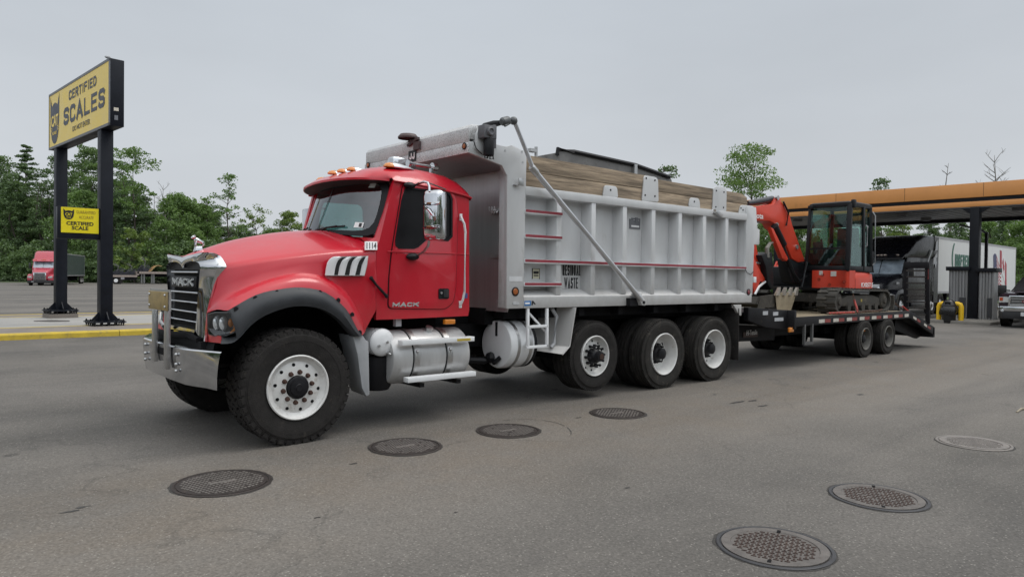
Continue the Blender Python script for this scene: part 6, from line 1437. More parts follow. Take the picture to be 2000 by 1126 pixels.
m = MB(); cbox(m,.06,DEP-.06,cy0+.06,cy1-.06,zs1-.01,zs2+.01); m.build('fascia_stripe', CBLK, can)
m = MB(); cbox(m,.0,DEP,cy0,cy1,zb_+.01,zs1); m.build('fascia_lower', ORG, can, bevel=.01)
m = MB(); cbox(m,.03,DEP-.03,cy0+.03,cy1-.03,zb_-.03,zb_+.005)
so_ = m.build('soffit', SOF, can)
m = MB(); cbox(m,DEP-.25,DEP-.02,cy0,cy1,zb_-.20,zb_-.035); cbox(m,.02,.10,cy0+.02,cy1-.02,zb_-.06,zb_-.032); m.build('edge_beam', CBLK, can)
m = MB()
y = cy0+.4
while y < cy1: cbox(m,.1,DEP-.3,y,y+.012,zb_-.038,zb_-.031); y += .40
m.build('soffit_seams', DARK, so_)
for y in (-5,-.5,2.1,6.6,11.5):
    for o in (1.3,4.4):
        p = cpt(y,o,zb_-.035); m = MB(); m.lathe([(.24,0),(.22,-.10),(.12,-.12),(0,-.12)],p,(0,0,1),20); m.build('soffit_lamp', mat('lamp_housing',(.12,.12,.125),.5), so_)
for (x,y) in ((25.45,3.27),(25.45,-5.6),(25.2,11.9)):
    m = MB(); m.box(x-.17,x+.17,y-.17,y+.17,.10,zb_-.03); m.box(x-.22,x+.22,y-.22,y+.22,.10,.16); m.build('column', CBLK, can, bevel=.01)
    for sg_ in (-1,1):
        m = MB(); m.prism([(y+sg_*.55,zb_-.035),(y+sg_*.17,zb_-.30),(y+sg_*.17,zb_-.035)],'x',x-.05,x+.05); m.build('column_bracket', CBLK, can)
m = MB(); m.box(23.0,31.4,2.0,4.35,-.05,.12); isl = struct(m,'pump_island', mat('island_concrete',(.20,.185,.165),.85,0,.2,2,dirt=((.30,.22,.06),.22,3),bump=.3), bevel=.02)
# ribbed metal cabinets either side of the column
RIBM = mat('ribbed_galvanised', (.30,.30,.305), .38, .65, .25, 2, stretch=(1,3,.15), dirt=((.07,.068,.065),.35,3))
def cabinet(y0, y1, ztop, lab, x0=25.28, x1=25.85):
    t = thing('pump_cabinet', lab, 'cabinet', ((x0+x1)/2,(y0+y1)/2,.12), 0, 'ribbed metal cabinets on the pump island')
    m = MB(); n = max(3,int((y1-y0)/.10)); pl_ = []
    for i in range(n): a = y0+(y1-y0)*i/n; w_ = (y1-y0)/n; pl_ += [(x0,a),(x0-.0,a+w_*.45),(x0+.05,a+w_*.55),(x0+.05,a+w_*.95)]
    pl_ += [(x0,y1),(x1,y1),(x1,y0)]
    m.prism([(p[0],p[1]) for p in pl_],'z',.125,ztop); m.build('cladding', RIBM, t, smooth=0)
    m = MB(); m.box(x0-.12,x1+.12,y0-.10,y1+.10,ztop,ztop+.17); m.build('cap', CBLK, t, bevel=.01)
    m = MB(); m.box(x0-.03,x0+.004,y0+.05,y0+(y1-y0)*.42,.20,1.0); m.build('access_door', mat('dark_panel',(.03,.03,.033),.5), t)
    return t
cabinet(3.47,4.16,2.13,'grey ribbed metal cabinet with black cap left of the canopy column')
cabinet(2.52,3.06,2.07,'dark ribbed metal cabinet with black cap right of the canopy column')
# hose masts behind the cabinets
def mast(x, y, ztop, arm, lab):
    t = thing('hose_mast', lab, 'mast', (x,y,.12), 0, 'thin black masts under the canopy')
    m = MB(); m.box(x-.06,x+.06,y-.06,y+.06,.12,ztop); m.build('pole', CBLK, t)
    m = MB(); m.tube([V(x,y,ztop-.05),V(x,y+arm*.2,ztop+.12),V(x,y+arm,ztop+.42)],.05,8); m.build('arm', mat('grey_pipe',(.16,.165,.17),.5,.2), t)
mast(30.9,4.35,4.05,1.15,'thin black mast with slanted grey arm in front of the white trailer')
mast(27.0,8.3,4.15,1.0,'thin black mast with bent arm above the black semi truck roof')
# yellow guard, bin with bag
bg = thing('guard_rail', 'bright yellow U shaped pipe guard at the end of the pump island', 'guard rail', (23.3,3.48,0))
GY = mat('guard_yellow', (.72,.44,.008), .45, 0, .08, 4, dirt=((.30,.18,.03),.12,6))
m = MB(); y0,y1 = 3.09,3.88; m.tube([V(23.3,y0,0),V(23.3,y0,.66),V(23.3,y0+.03,.74),V(23.3,y0+.10,.77),V(23.3,y1-.10,.77),V(23.3,y1-.03,.74),V(23.3,y1,.66),V(23.3,y1,0)],.095,14); m.build('pipe', GY, bg)
m = MB()
for y in (y0,y1): m.lathe([(.15,.0),(.15,.015),(.10,.018)],(23.3,y,.001),(0,0,1),16)
m.build('floor_flange', GY, bg)
tb = thing('trash_bin', 'black trash bin with domed lid and loose black bag in front of the yellow guard', 'trash bin', tuple(U(1853,630.5,z=0)))
c0 = tb.location
BAG = mat('black_plastic_bag', (.010,.010,.011), .25, 0, .3, 9, bump=.8, bs=14)
m = MB(); m.lathe([(0,0),(.22,0),(.23,.02),(.25,.55)],c0,(0,0,1),20); m.build('bin_body', mat('bin_black',(.012,.012,.013),.5), tb)
m = MB(); n = 28
m.loft([[c0+V((r_+.022*sin(5*a)*k+.012*sin(11*a+1)*k)*cos(a),(r_+.022*sin(5*a)*k+.012*sin(11*a+1)*k)*sin(a),z+.03*k*sin(3*a)) for a in [2*pi*i/n for i in range(n)]] for r_,z,k in ((.31,.36,1.3),(.33,.46,1),(.31,.58,.6),(.275,.66,.2),(.255,.68,0))],caps=False); m.build('bag_skirt', BAG, tb, smooth=60)
m = MB(); m.lathe([(.265,.66),(.27,.69),(.255,.74),(.20,.86),(.12,.93),(0,.95)],c0,(0,0,1),24); m.build('domed_lid', mat('lid_black',(.018,.018,.02),.3), tb)
m = MB(); m.obox(c0+V(-.225,-.02,.775),(.012,0,.02),(0,.10,0),(-.02,0,.06)); m.build('lid_flap', DARK, tb)

# ------------------------------------------------------------------ semi trucks: local frame, nose at x = 0, looking along -x
def tractor(label, loc, rz, paint, group, L_=6.2, roof=3.95, bright=False):
    t = thing('semi_truck', label, 'semi truck', loc, rz, group, world=False)
    P = lambda m, nm, mt, par=t, **k: m.build(nm, mt, par, local=True, **k)
    def ring(x, w_, z0, z1, c_=.2, n=3):
        return [(x,y,z) for y,z in rrect(-w_,w_,z0,z1,c_,n)]
    m = MB(); m.loft([ring(.02,.62,.62,1.42,.16),ring(.10,.72,.60,1.55,.22),ring(.7,.86,.62,1.80,.25),ring(1.35,.98,.7,1.98,.25),ring(1.75,1.05,.8,2.02,.2)]); P(m,'hood',paint,smooth=50)
    for s in (-1,1):
        m = MB(); arch = [(.15,.62),(.22,1.02),(.55,1.24),(1.1,1.30),(1.6,1.16),(1.85,.85),(1.85,.60),(1.72,.60),(1.66,.85),(1.45,1.02),(1.1,1.08),(.75,1.02),(.60,.82),(.56,.55),(.2,.55)]
        m.prism(arch,'y',s*.72,s*1.22); P(m,'fender',paint,bevel=.05)
        m = MB(); m.loft([[( .16-.02*k,s*(.74+a),b) for a,b in ((0,.86),(.42,.90),(.44,1.02),(.25,1.08),(.02,.98))] for k in (0,1)]+[[(.30,s*(.74+a*1.05),b) for a,b in ((0,.86),(.42,.90),(.44,1.02),(.25,1.08),(.02,.98))]]); P(m,'headlight',mat('bright_headlamp',(.70,.70,.70),.15,.2,.15,20,coat=.5))
    m = MB(); m.box(-.02,.06,-.55,.55,.62,1.40); m.box(-.04,.03,-.60,-.52,.60,1.46); m.box(-.04,.03,.52,.60,.60,1.46); m.box(-.04,.03,-.60,.60,1.38,1.47); g_ = P(m,'grille',CHROME,bevel=.015)
    m = MB(); m.box(-.045,-.025,-.50,.50,.66,1.36); gm_ = P(m,'grille_mesh',mat('grille_dark',(.06,.06,.062),.5,.5),g_)
    m = MB()
    for i in range(6): z = .72+.11*i; m.box(-.055,-.040,-.5,.5,z,z+.03)
    P(m,'grille_bars',mat('grille_silver',(.4,.4,.4),.3,.8),g_)
    m = MB(); m.loft([[(x,y,z) for x,y in ((-.12,-.9),(-.14,0),(-.12,.9),(.1,1.18),(.5,1.22),(.5,1.10),(.1,.9),(.1,-.9),(.5,-1.10),(.5,-1.22),(.1,-1.18))] for z in (.28,.58)]); bp_ = P(m,'bumper',mat('bumper_dark',(.018,.018,.02),.5),bevel=.015)
    m = MB(); m.box(-.15,-.14,.55,.75,.40,.48); P(m,'fog_lamp',CLEAR,bp_)
    # cab, sleeper and roof fairing
    m = MB()
    m.loft([[(1.62,y,z) for y,z in ((-1.05,.75),(1.05,.75),(1.08,1.95),(-1.08,1.95))],[(2.15,y,z) for y,z in ((-1.10,.70),(1.10,.70),(1.04,2.78),(-1.04,2.78))],[(3.0,y,z) for y,z in ((-1.12,.68),(1.12,.68),(1.06,2.82),(-1.06,2.82))],[(L_-1.0,y,z) for y,z in ((-1.2,.68),(1.2,.68),(1.2,2.85),(-1.2,2.85))]]); P(m,'cab',paint,bevel=.05,smooth=40)
    m = MB()
    m.loft([ring(2.02,.98,2.70,2.90,.06),ring(2.5,1.04,2.72,3.25,.16),ring(3.1,1.12,2.74,roof-.22,.2),ring(3.9,1.18,2.74,roof-.02,.2),ring(L_-1.0,1.22,2.74,roof,.15)]); rf_ = P(m,'roof_fairing',paint,smooth=50)
    for sg_ in (-1,1):
        m = MB(); m.loft([[(L_-1.0,s*1.24,z) for z in (.6,roof-.05)]+[(L_-.45,s*1.26,z) for z in (roof-.05,.6)] for s in (.99*sg_,1.0*sg_)]); P(m,'side_extender',paint)
    m = MB(); m.grid([[(1.60,y,1.99) for y in (-.98,-.5,0,.5,.98)],[(1.86,y,2.36) for y in (-.97,-.5,0,.5,.97)],[(2.10,y,2.70) for y in (-.95,-.5,0,.5,.95)]])
    m2 = MB(); m2.grid([[(x-.03-.10*(1-(y/.98)**2),y,z) for y in [-.96+1.92*i/8 for i in range(9)]] for x,z in ((1.64,2.0),(1.85,2.36),(2.06,2.68))]); P(m2,'windscreen',mat('painted_sky_screen',(.26,.31,.36),.06,0,.3,3,coat=1.,spec=1.),smooth=40); m.bm.free()  # sky reflection painted into the pane's pale base colour
    m = MB(); m.bar((1.52,0,2.0),(1.93,0,2.70),.03,.03); P(m,'screen_divider',CBLK)
    m = MB(); m.loft([[(1.55,-1.0,2.70),(1.55,1.0,2.70),(2.0,1.04,2.92),(2.0,-1.04,2.92)],[(1.56,-1.0,2.74),(1.56,1.0,2.74),(2.0,1.04,2.97),(2.0,-1.04,2.97)]]); P(m,'visor',paint)
    for y in (-.72,-.16,0,.16,.72):
        m = MB(); m.sphere((1.80,y,2.90),.05,8,(1,1.6,.6)); P(m,'clearance_lamp',mat('pale_lit_lamp',(.75,.62,.55),.3,0,.1,9) if paint.name != 'semi_red' else AMBER,rf_)
    for s in (-1,1):
        m = MB(); m.prism([(2.0,1.95),(2.95,1.95),(2.95,2.6),(2.3,2.6)],'y',s*1.085,s*1.12); P(m,'side_window',mat('dark_window',(.015,.018,.02),.08,0,.1,5,coat=.6))
        m = MB(); m.box(1.75,1.95,s*1.32-.10,s*1.32+.10,1.9,2.5); m.bar((1.85,s*1.05,2.45),(1.85,s*1.3,2.4),.04,.04); P(m,'side_mirror',mat('mirror_black',(.02,.02,.022),.3),bevel=.02)
        m = MB(); m.lathe([(0,-.28),(.30,-.28),(.30,.28),(0,.28)],(3.4,s*1.0,.62),(1,0,0),20) if False else m.box(2.4,4.6,s*.78,s*1.18,.35,.75); P(m,'side_skirt',paint,bevel=.06)
    tw_ = tyre_mb(.51,.28,.29); w0 = tw_.build('wheel', RUB, t, local=True, weld=False); m = MB(); m.lathe([(.29,-.03),(.25,-.06),(.12,-.02),(.1,.02),(0,.03)],(0,0,0),(0,-1,0),24); P(m,'rim',STEEL,w0)
    w0.location = (1.08,-1.20,.51); dup(w0,t,(1.08,1.20,.51),pi)
    for x in (L_-1.0,L_+.3):
        for s in (-1,1): dup(w0,t,(x,s*1.2,.51),0 if s < 0 else pi)
    m = MB(); m.box(.5,L_+.9,-.45,.45,.45,.85); m.box(.9,1.3,-1,1,.40,.55); P(m,'chassis',DARK)
    return t
def van_trailer(label, loc, rz, paint, L_=16.1, zt=3.98, group=None, nm='box_trailer'):
    t = thing(nm, label, 'trailer', loc, rz, group, world=False)
    m = MB(); m.loft([[(x,y,1.12) for x,y in ((.0,-1.15),(.12,-1.29),(L_,-1.29),(L_,1.29),(.12,1.29),(0,1.15))],[(x,y,zt) for x,y in ((.0,-1.15),(.12,-1.29),(L_,-1.29),(L_,1.29),(.12,1.29),(0,1.15))]]); b_ = m.build('box_body', paint, t, local=True)
    m = MB(); m.box(.05,L_+.02,-1.30,1.30,1.05,1.16); m.box(.05,L_+.02,-1.305,1.305,zt-.10,zt+.01); m.build('edge_rail', mat('rail_grey',(.35,.35,.36),.45,.4), t, local=True)
    m = MB(); m.box(L_-.03,L_+.03,-1.3,1.3,.95,zt); m.build('rear_frame', MATS['rail_grey'], t, local=True)
    m = MB()
    for x in (3.2,): 
        for y in (-.9,.9): m.box(x-.08,x+.08,y-.08,y+.08,.15,1.1)
    m.build('landing_gear', DARK, t, local=True)
    tw_ = tyre_mb(.5,.28,.29); w0 = tw_.build('wheel', RUB, t, local=True, weld=False); w0.location = (L_-2.2,-1.27,.5)
    m = MB(); m.lathe([(.29,-.03),(.26,-.12),(.1,-.12),(.08,-.02),(0,-.02)],(0,0,0),(0,-1,0),20); m.build('rim', RIMW, w0, local=True)
    for x in (L_-2.2,L_-.95):
        for s in (-1,1):
            if x == L_-2.2 and s < 0: continue
            dup(w0,t,(x,s*1.27,.5),0 if s < 0 else pi)
    m = MB(); m.box(L_-3.2,L_-.2,-.5,.5,.45,1.06); m.build('bogie', DARK, t, local=True)
    return t, b_
BPAINT = mat('semi_black', (.006,.006,.009), .26, 0, .2, 3, spec=.3, coat=.08)
RPAINT = mat('semi_red', (.36,.022,.045), .3, 0, .08, 2, coat=.5)
VWHITE = mat('van_white', (.62,.63,.62), .42, .05, .05, 1, stretch=(2,1,.1), dirt=((.40,.40,.39),.15,1.5))
VGREEN = mat('van_dark_green', (.045,.062,.058), .5, 0, .15, 2)
RZ = radians(1.4)
tl, body_ = van_trailer('long white box trailer with green lettering and flags painted on its side', (31.25,8.04,0), RZ, VWHITE)
trk = tractor('glossy black sleeper semi truck with chrome grille parked behind the excavator', (25.35,7.62,0), RZ, BPAINT, None, L_=6.25)
# grey streak graphics on the black fairing
GRY = mat('silver_graphic', (.42,.43,.45), .35, .2, .15, 4)
for pts in ([(4.0,2.35),(4.25,2.75),(4.75,3.25),(4.85,3.20),(4.5,2.8),(4.1,2.35)],[(5.25,3.2),(5.35,3.65),(5.6,3.75),(5.6,3.25)],[(5.0,2.5),(5.05,2.8),(5.55,3.15),(5.58,2.9),(5.4,2.85),(5.5,2.6),(5.35,2.3),(5.25,2.55)]):
    m = MB(); m.prism(pts,'y',-1.275,-1.262); m.build('fairing_graphic', GRY, trk, local=True)
text('hood_lettering','CROSS',WHITETXT,trk,(.95,-.99,1.50),(1,.05,0),(0,0,1),.50,.11,.01,.01,local=True)
GRN = mat('green_lettering', (.010,.10,.065), .45, 0, .1, 5)
def on_side(px, py): p = U(px,py,y=8.04-1.29+.05); l = Matrix.Rotation(-RZ,4,'Z') @ (p-Vector((31.25,8.04,0))); return l
a = on_side(1866,520); b = on_side(1866,492.5); e = on_side(1896,519)
xl = a.x; xr = e.x; wl = (xr-xl)*10/7.2
block('side_lettering','BIGFREIGHT',GRN,body_,(xl,-1.292,a.z),(1,0,0),(0,0,1),wl,(b.z-a.z)*.88,.2,.012,.24,local=True)
m = MB(); c_ = on_side(1862,503); ar1 = [(c_.x+.55-.75*cos(t),c_.z+.95*sin(t)) for t in [-1.0+2.0*i/12 for i in range(13)]]; ar2 = [(c_.x+.62-.62*cos(t),c_.z+.90*sin(t)) for t in [1.0-2.0*i/12 for i in range(13)]]
m.prism(ar1+ar2,'y',-1.302,-1.291); m.build('crescent_emblem', GRN, body_, local=True)
# waving flags
FR = mat('flag_red', (.33,.02,.035), .5); FB = mat('flag_blue', (.03,.035,.10), .5); FW = mat('flag_white', (.66,.66,.66), .5)
A_,B_,C_,D_ = on_side(1948,498), on_side(1948,549), on_side(1966,560), on_side(1963,512)
def fl(u, v):   # u along the flag, v down
    p = A_.lerp(D_,u).lerp(B_.lerp(C_,u),v); wv = .22*sin(u*5.2)*1; return (p.x, p.z+wv)
def strip(u0,u1,v0,v1,mt,nm,par,y0,fn):
    m = MB(); n = 8; top = [fn(u0+(u1-u0)*i/n,v0) for i in range(n+1)]; bot = [fn(u0+(u1-u0)*i/n,v1) for i in range(n+1)][::-1]; m.prism(top+bot,'y',y0,-1.291); return m.build(nm, mt, par, local=True)
fbase = strip(0,1,0,1,FW,'flag_picture',body_,-1.297,fl)
for k in range(7):
    v0 = k*2/13; strip(.42 if k < 4 else 0,1,v0,v0+1/13,FR,'flag_stripe',fbase,-1.300,fl)
strip(0,.42,0,.54,FB,'flag_canton',fbase,-1.303,fl)
A2,B2,C2_,D2 = on_side(1962,491), on_side(1962,534), on_side(1976,556), on_side(1976,510)
def fl2(u, v): p = A2.lerp(D2,u).lerp(B2.lerp(C2_,u),v); return (p.x, p.z+.18*sin(u*4+.5))
fb2 = strip(0,1,0,1,FW,'flag_picture',body_,-1.304,fl2)
strip(0,.25,0,1,FR,'flag_stripe',fb2,-1.307,fl2); strip(.75,1,0,1,FR,'flag_stripe',fb2,-1.307,fl2)
ML = [(0,-.45),(.03,-.2),(.28,-.24),(.22,-.14),(.42,.04),(.34,.08),(.38,.22),(.24,.18),(.2,.25),(.1,.14),(.14,.38),(.07,.34),(0,.48)]
ML = ML+[(-x,y) for x,y in ML[::-1][1:-1]]
m = MB(); m.prism([fl2(.5+x*.45,.5-y*.75) for x,y in ML],'y',-1.308,-1.303); m.build('leaf_emblem', FR, fb2, local=True)
# far red semi and its dark trailer
RZ2 = 1.24
rs = tractor('red sleeper semi truck parked far off at the edge of the woods', (3.1,86.8,0), RZ2, RPAINT, None, L_=6.0)
d2 = V(cos(RZ2),sin(RZ2),0)
van_trailer('dark green box trailer behind the far red semi truck', tuple(V(3.1,86.8,0)+d2*6.1), RZ2, VGREEN, L_=12.5, zt=3.75)

# ------------------------------------------------------------------ dark pickup at the right edge
PK = mat('dark_maroon_paint', (.018,.008,.015), .22, 0, .1, 2, coat=.35)
pk = thing('pickup_truck', 'dark maroon pickup truck with chrome grille facing the camera at the right edge', 'pickup truck', (22.25,.62,0), 0, None, world=False)
def Pk(m, nm, mt, par=pk, **k): return m.build(nm, mt, par, local=True, **k)
m = MB()
m.loft([[(x,y,z) for y,z in rrect(-w_,w_,z0,z1,.12,3)] for x,w_,z0,z1 in ((.05,.93,.55,1.16),(.25,.99,.50,1.24),(1.0,1.01,.48,1.30),(1.55,1.02,.46,1.33),(5.8,1.02,.5,1.38),(5.9,1.0,.55,1.36))]); Pk(m,'body',PK,smooth=45)
m = MB(); m.loft([[(x,y,z) for x,y in ((1.35,-.93),(1.35,.93),(4.0,.93),(4.0,-.93))] for x,z in ((0,1.30),)]+[[(x,y,1.86) for x,y in ((2.15,-.74),(2.15,.74),(3.8,.76),(3.8,-.76))],[(x,y,1.91) for x,y in ((2.4,-.6),(2.4,.6),(3.6,.6),(3.6,-.6))]]); cb2 = Pk(m,'cabin',PK,bevel=.04,smooth=45)
m = MB(); m.grid([[(1.36,y,1.335) for y in (-.86,0,.86)],[(2.10,y,1.83) for y in (-.70,0,.70)]]); bmv = Pk(m,'windscreen',mat('pickup_glass',(.008,.009,.011),.25,0,.1,5,spec=.15),cb2); bmv.location = (-.03,0,.02)
for s in (-1,1):
    m = MB(); m.poly([(1.65,s*.93,1.37),(3.85,s*.93,1.37),(3.7,s*.80,1.78),(2.25,s*.79,1.78)]); Pk(m,'side_window',MATS['dark_window'],cb2)
    m = MB(); m.box(1.35,1.52,s*1.20-.13,s*1.20+.13,1.22,1.55); m.bar((1.5,s*.95,1.35),(1.45,s*1.1,1.36),.08,.05); Pk(m,'side_mirror',mat('mirror_black',(.02,.02,.022),.3),bevel=.03)
    m = MB(); m.loft([[(.03,s*.62,.92),(.05,s*.95,.90),(.05,s*.95,1.12),(.03,s*.62,1.12)],[(.0,s*.63,.93),(.02,s*.92,.92),(.02,s*.92,1.11),(.0,s*.63,1.11)]]); h2 = Pk(m,'headlight',CLEAR)
    m = MB(); m.box(-.005,.03,s*.86-.05,s*.86+.05,.98,1.10); Pk(m,'turn_lens',AMBER if s < 0 else mat('red_orange_lens',(.45,.07,.02),.2),h2)
    m = MB(); m.lathe([(.055,.0),(.05,.02),(0,.025)],(-.06,s*.80,.62),(-1,0,0),14); Pk(m,'fog_lamp',CLEAR)
m = MB(); m.box(-.02,.06,-.60,.60,.80,1.14); g2 = Pk(m,'grille',mat('grille_dark',(.06,.06,.062),.5,.5),bevel=.02)
m = MB(); gl = [(-.64,.78),(.64,.78),(.60,1.18),(-.60,1.18)]; m.prism(gl,'x',-.05,.03,holes=[[(-.56,.84),(.56,.84),(.54,1.11),(-.54,1.11)]]); Pk(m,'grille_frame',CHROME,g2,bevel=.01)
for z in (.88,.97,1.06):
    m = MB(); m.prism(rrect(-.53,.53,z-.022,z+.022,.018,2),'x',-.045,-.02); Pk(m,'grille_bar',mat('grille_silver',(.4,.4,.4),.3,.8),g2)
text('grille_lettering','GMC',REDL,g2,(-.048,.20,.92),(0,-1,0),(0,0,1),.40,.11,.012,.02,local=True)
m = MB(); m.loft([[(x,y,z) for x,y in ((-.08,-.75),(-.10,0),(-.08,.75),(.12,1.0),(.4,1.02),(.4,.9),(.1,.7),(.1,-.7),(.4,-.9),(.4,-1.02),(.12,-1.0))] for z in (.60,.78)]); b2 = Pk(m,'bumper',CHROME,bevel=.02)
m = MB(); m.loft([[(x,y,z) for x,y in ((-.06,-.8),(-.07,0),(-.06,.8),(.15,.98),(.4,1.0),(.4,.9),(.1,.7),(.1,-.7),(.4,-.9),(.4,-1.0),(.15,-.98))] for z in (.32,.60)]); Pk(m,'bumper_apron',mat('bumper_dark',(.018,.018,.02),.5),b2,bevel=.02)
m = MB(); m.box(-.115,-.10,-.10,.22,.44,.58); Pk(m,'license_plate',mat('plate_pale',(.55,.57,.58),.5),b2)
m = MB(); m.box(-.04,1.2,-.45,.45,1.26,1.345); Pk(m,'hood_bulge',PK,bevel=.05)
tw_ = tyre_mb(.41,.27,.25); w0 = tw_.build('wheel', RUB, pk, local=True, weld=False); m = MB(); m.lathe([(.25,-.03),(.22,-.06),(.1,-.03),(0,-.02)],(0,0,0),(0,-1,0),20); m.build('rim', STEEL, w0, local=True)
w0.location = (.98,-1.04,.41)
for x,s in ((.98,1),(4.7,-1),(4.7,1)): dup(w0,pk,(x,s*1.04,.41),0 if s < 0 else pi)
for x in (.98,4.7):
    for s in (-1,1): m = MB(); m.lathe([(.0,-.01),(.50,-.01),(.50,.005),(.0,.005)],(x,s*1.015,.43),(0,1,0),24); Pk(m,'wheel_well',DARK)

# ------------------------------------------------------------------ far step-deck trailer with machinery
fb = thing('flatbed_trailer', 'far step deck flatbed trailer with wooden decks at the edge of the woods', 'trailer', (17,100,0))
FD = mat('pale_deck_edge', (.30,.25,.22), .8, 0, .2, 1, stretch=(3,1,1))
g0 = U(218,555,z=0)
X0 = g0.x; yv = 99.0
def fx_(px): return U(px,545,y=yv).x
m = MB(); m.box(fx_(218),fx_(268),yv,yv+2.5,.95,1.22); m.build('lower_deck', FD, fb)
m = MB(); m.box(fx_(267),fx_(268.5)+.2,yv,yv+2.5,1.22,1.75); m.box(fx_(268),fx_(268)+7.5,yv,yv+2.5,1.42,1.72); m.build('upper_deck', FD, fb)
m = MB(); m.box(fx_(220),fx_(268),yv+.1,yv+2.4,.55,.95); m.box(fx_(268),fx_(268)+7.3,yv+.6,yv+1.9,1.0,1.42); m.build('frame', DARK, fb)
for px in (276,281,296,300):
    m = MB(); m.box(fx_(px),fx_(px)+.18,yv+.2,yv+.4,.15,1.42); m.build('support_leg', mat('grey_leg',(.16,.16,.16),.6), fb)
for px in (222,228):
    m = MB(); m.lathe([(.0,0),(.40,0),(.42,.04),(.42,.24),(0,.24)],(fx_(px)+.3,yv+.05,.42),(0,1,0),20); w_ = m.build('wheel', RUB, fb)
    if px == 228: continue
m = MB(); m.lathe([(.0,0),(.25,0),(.25,.02),(0,.02)],(fx_(226.5),yv+.02,.48),(0,1,0),16); m.build('wheel_hub', WHITE, fb)
m = MB(); m.box(fx_(236),fx_(243),yv-.02,yv+.02,.62,.92); m.build('tool_box', mat('grey_box',(.25,.25,.26),.5), fb)
MACH = mat('dark_machine_steel', (.022,.024,.032), .55, .2, .4, 3)
for k,(px0,px1,zb,lab) in enumerate(((224,244,1.22,'tangle of dark harrow frames leftmost on the far flatbed'),(246,268,1.22,'dark folded harrow with raised hook behind it on the lower deck'),(276,292,1.72,'dark blue grey implement on the upper deck of the far flatbed'))):
    x0,x1 = fx_(px0),fx_(px1); t = thing('farm_implement', lab, 'farm implement', ((x0+x1)/2,yv+1.2,zb), 0, 'implements on the far flatbed')
    rnd = random.Random(k+3); m = MB()
    m.box(x0,x1,yv+.6,yv+.75,zb,zb+.14); m.box(x0,x1,yv+1.6,yv+1.75,zb,zb+.14)
    n = 9
    for i in range(n):
        x = x0+(x1-x0)*(i+.3)/n; h_ = rnd.uniform(.45,1.0); y = yv+rnd.uniform(.4,1.9)
        m.tube([V(x-.25,y,zb+.1),V(x+.05,y,zb+h_*.6),V(x+.35,y+.1,zb+h_),V(x+.55,y+.1,zb+h_*.8)],.055,5)
        m.obox((x,y,zb+.25),(.22,0,.10),(0,.06,0),(-.04,0,.16))
    m.build('tines', MACH, t)
    m = MB(); xm = x0+(x1-x0)*(.35 if k == 0 else .5); hh_ = (1.55,1.6,2.0)[k]; m.tube([V(xm,yv+1,zb),V(xm+.2,yv+1,zb+hh_*.7),V(xm-.15,yv+1,zb+hh_),V(xm-.4,yv+1,zb+hh_*.95),V(xm-.2,yv+1,zb+hh_*.85),V(xm+.3,yv+1,zb+hh_*.72)],.05,6); m.build('hitch_loop', mat('grey_hitch',(.12,.12,.12),.6), t)
t = thing('curved_sheet', 'rust brown curved metal sheet lying on the far upper deck', 'metal sheet', (fx_(305),yv+1,1.72))
m = MB(); x0,x1 = fx_(294),fx_(318)
prof_ = [(x0+(x1-x0)*i/12, 1.74+.85*sin(min(1,(i/12)*1.15)*pi*.62)**1.5) for i in range(13)]
m.grid([[(x,y,z) for x,z in prof_] for y in (yv+.5,yv+2.0)]); m.grid([[(x,y,z-.04) for x,z in prof_] for y in (yv+.5,yv+2.0)]); m.build('sheet', mat('rust_sheet',(.24,.12,.035),.7,0,.3,3), t)
m = MB(); m.tube([V(x,yv+.5,z) for x,z in prof_],.05,6); m.build('rim', mat('tan_rim',(.36,.24,.10),.6), t)
# ------------------------------------------------------------------ trees
def leafmat(name, a, b):
    m = bpy.data.materials.new(name); m.use_nodes = True; nt = m.node_tree; N = nt.nodes; Lk = nt.links.new; o = N['Material Output']; N.remove(N['Principled BSDF'])
    g = N.new('ShaderNodeNewGeometry'); oi = N.new('ShaderNodeObjectInfo'); tc = N.new('ShaderNodeTexCoord')
    n1 = N.new('ShaderNodeTexNoise'); n1.inputs['Scale'].default_value = .55; n1.inputs['Detail'].default_value = 3; Lk(tc.outputs['Object'], n1.inputs[0])
    ad = N.new('ShaderNodeMath'); ad.operation = 'MULTIPLY_ADD'; ad.inputs[1].default_value = .45; Lk(g.outputs['Random Per Island'], ad.inputs[0])
    m2 = N.new('ShaderNodeMath'); m2.operation = 'MULTIPLY_ADD'; m2.inputs[1].default_value = 1.1; m2.inputs[2].default_value = -.32; Lk(n1.outputs[0], m2.inputs[0]); Lk(m2.outputs[0], ad.inputs[2])
    m3 = N.new('ShaderNodeMath'); m3.operation = 'MULTIPLY_ADD'; m3.inputs[1].default_value = .30; Lk(oi.outputs['Random'], m3.inputs[0]); Lk(ad.outputs[0], m3.inputs[2]); m3.use_clamp = True
    mx = N.new('ShaderNodeMixRGB'); mx.inputs[1].default_value = (*a,1); mx.inputs[2].default_value = (*b,1); Lk(m3.outputs[0], mx.inputs[0])
    d = N.new('ShaderNodeBsdfPrincipled'); d.inputs['Roughness'].default_value = .55; d.inputs['Specular IOR Level'].default_value = .3; Lk(mx.outputs[0], d.inputs['Base Color'])
    t = N.new('ShaderNodeBsdfTranslucent'); sc = N.new('ShaderNodeMixRGB'); sc.blend_type = 'MULTIPLY'; sc.inputs[0].default_value = 1; sc.inputs[2].default_value = (1.15,1.3,.5,1); Lk(mx.outputs[0], sc.inputs[1]); Lk(sc.outputs[0], t.inputs[0])
    ms = N.new('ShaderNodeMixShader'); ms.inputs[0].default_value = .28; Lk(d.outputs[0], ms.inputs[1]); Lk(t.outputs[0], ms.inputs[2]); Lk(ms.outputs[0], o.inputs[0])
    return m
LEAF = leafmat('leaves_mid_green', (.046,.090,.036), (.185,.280,.090))
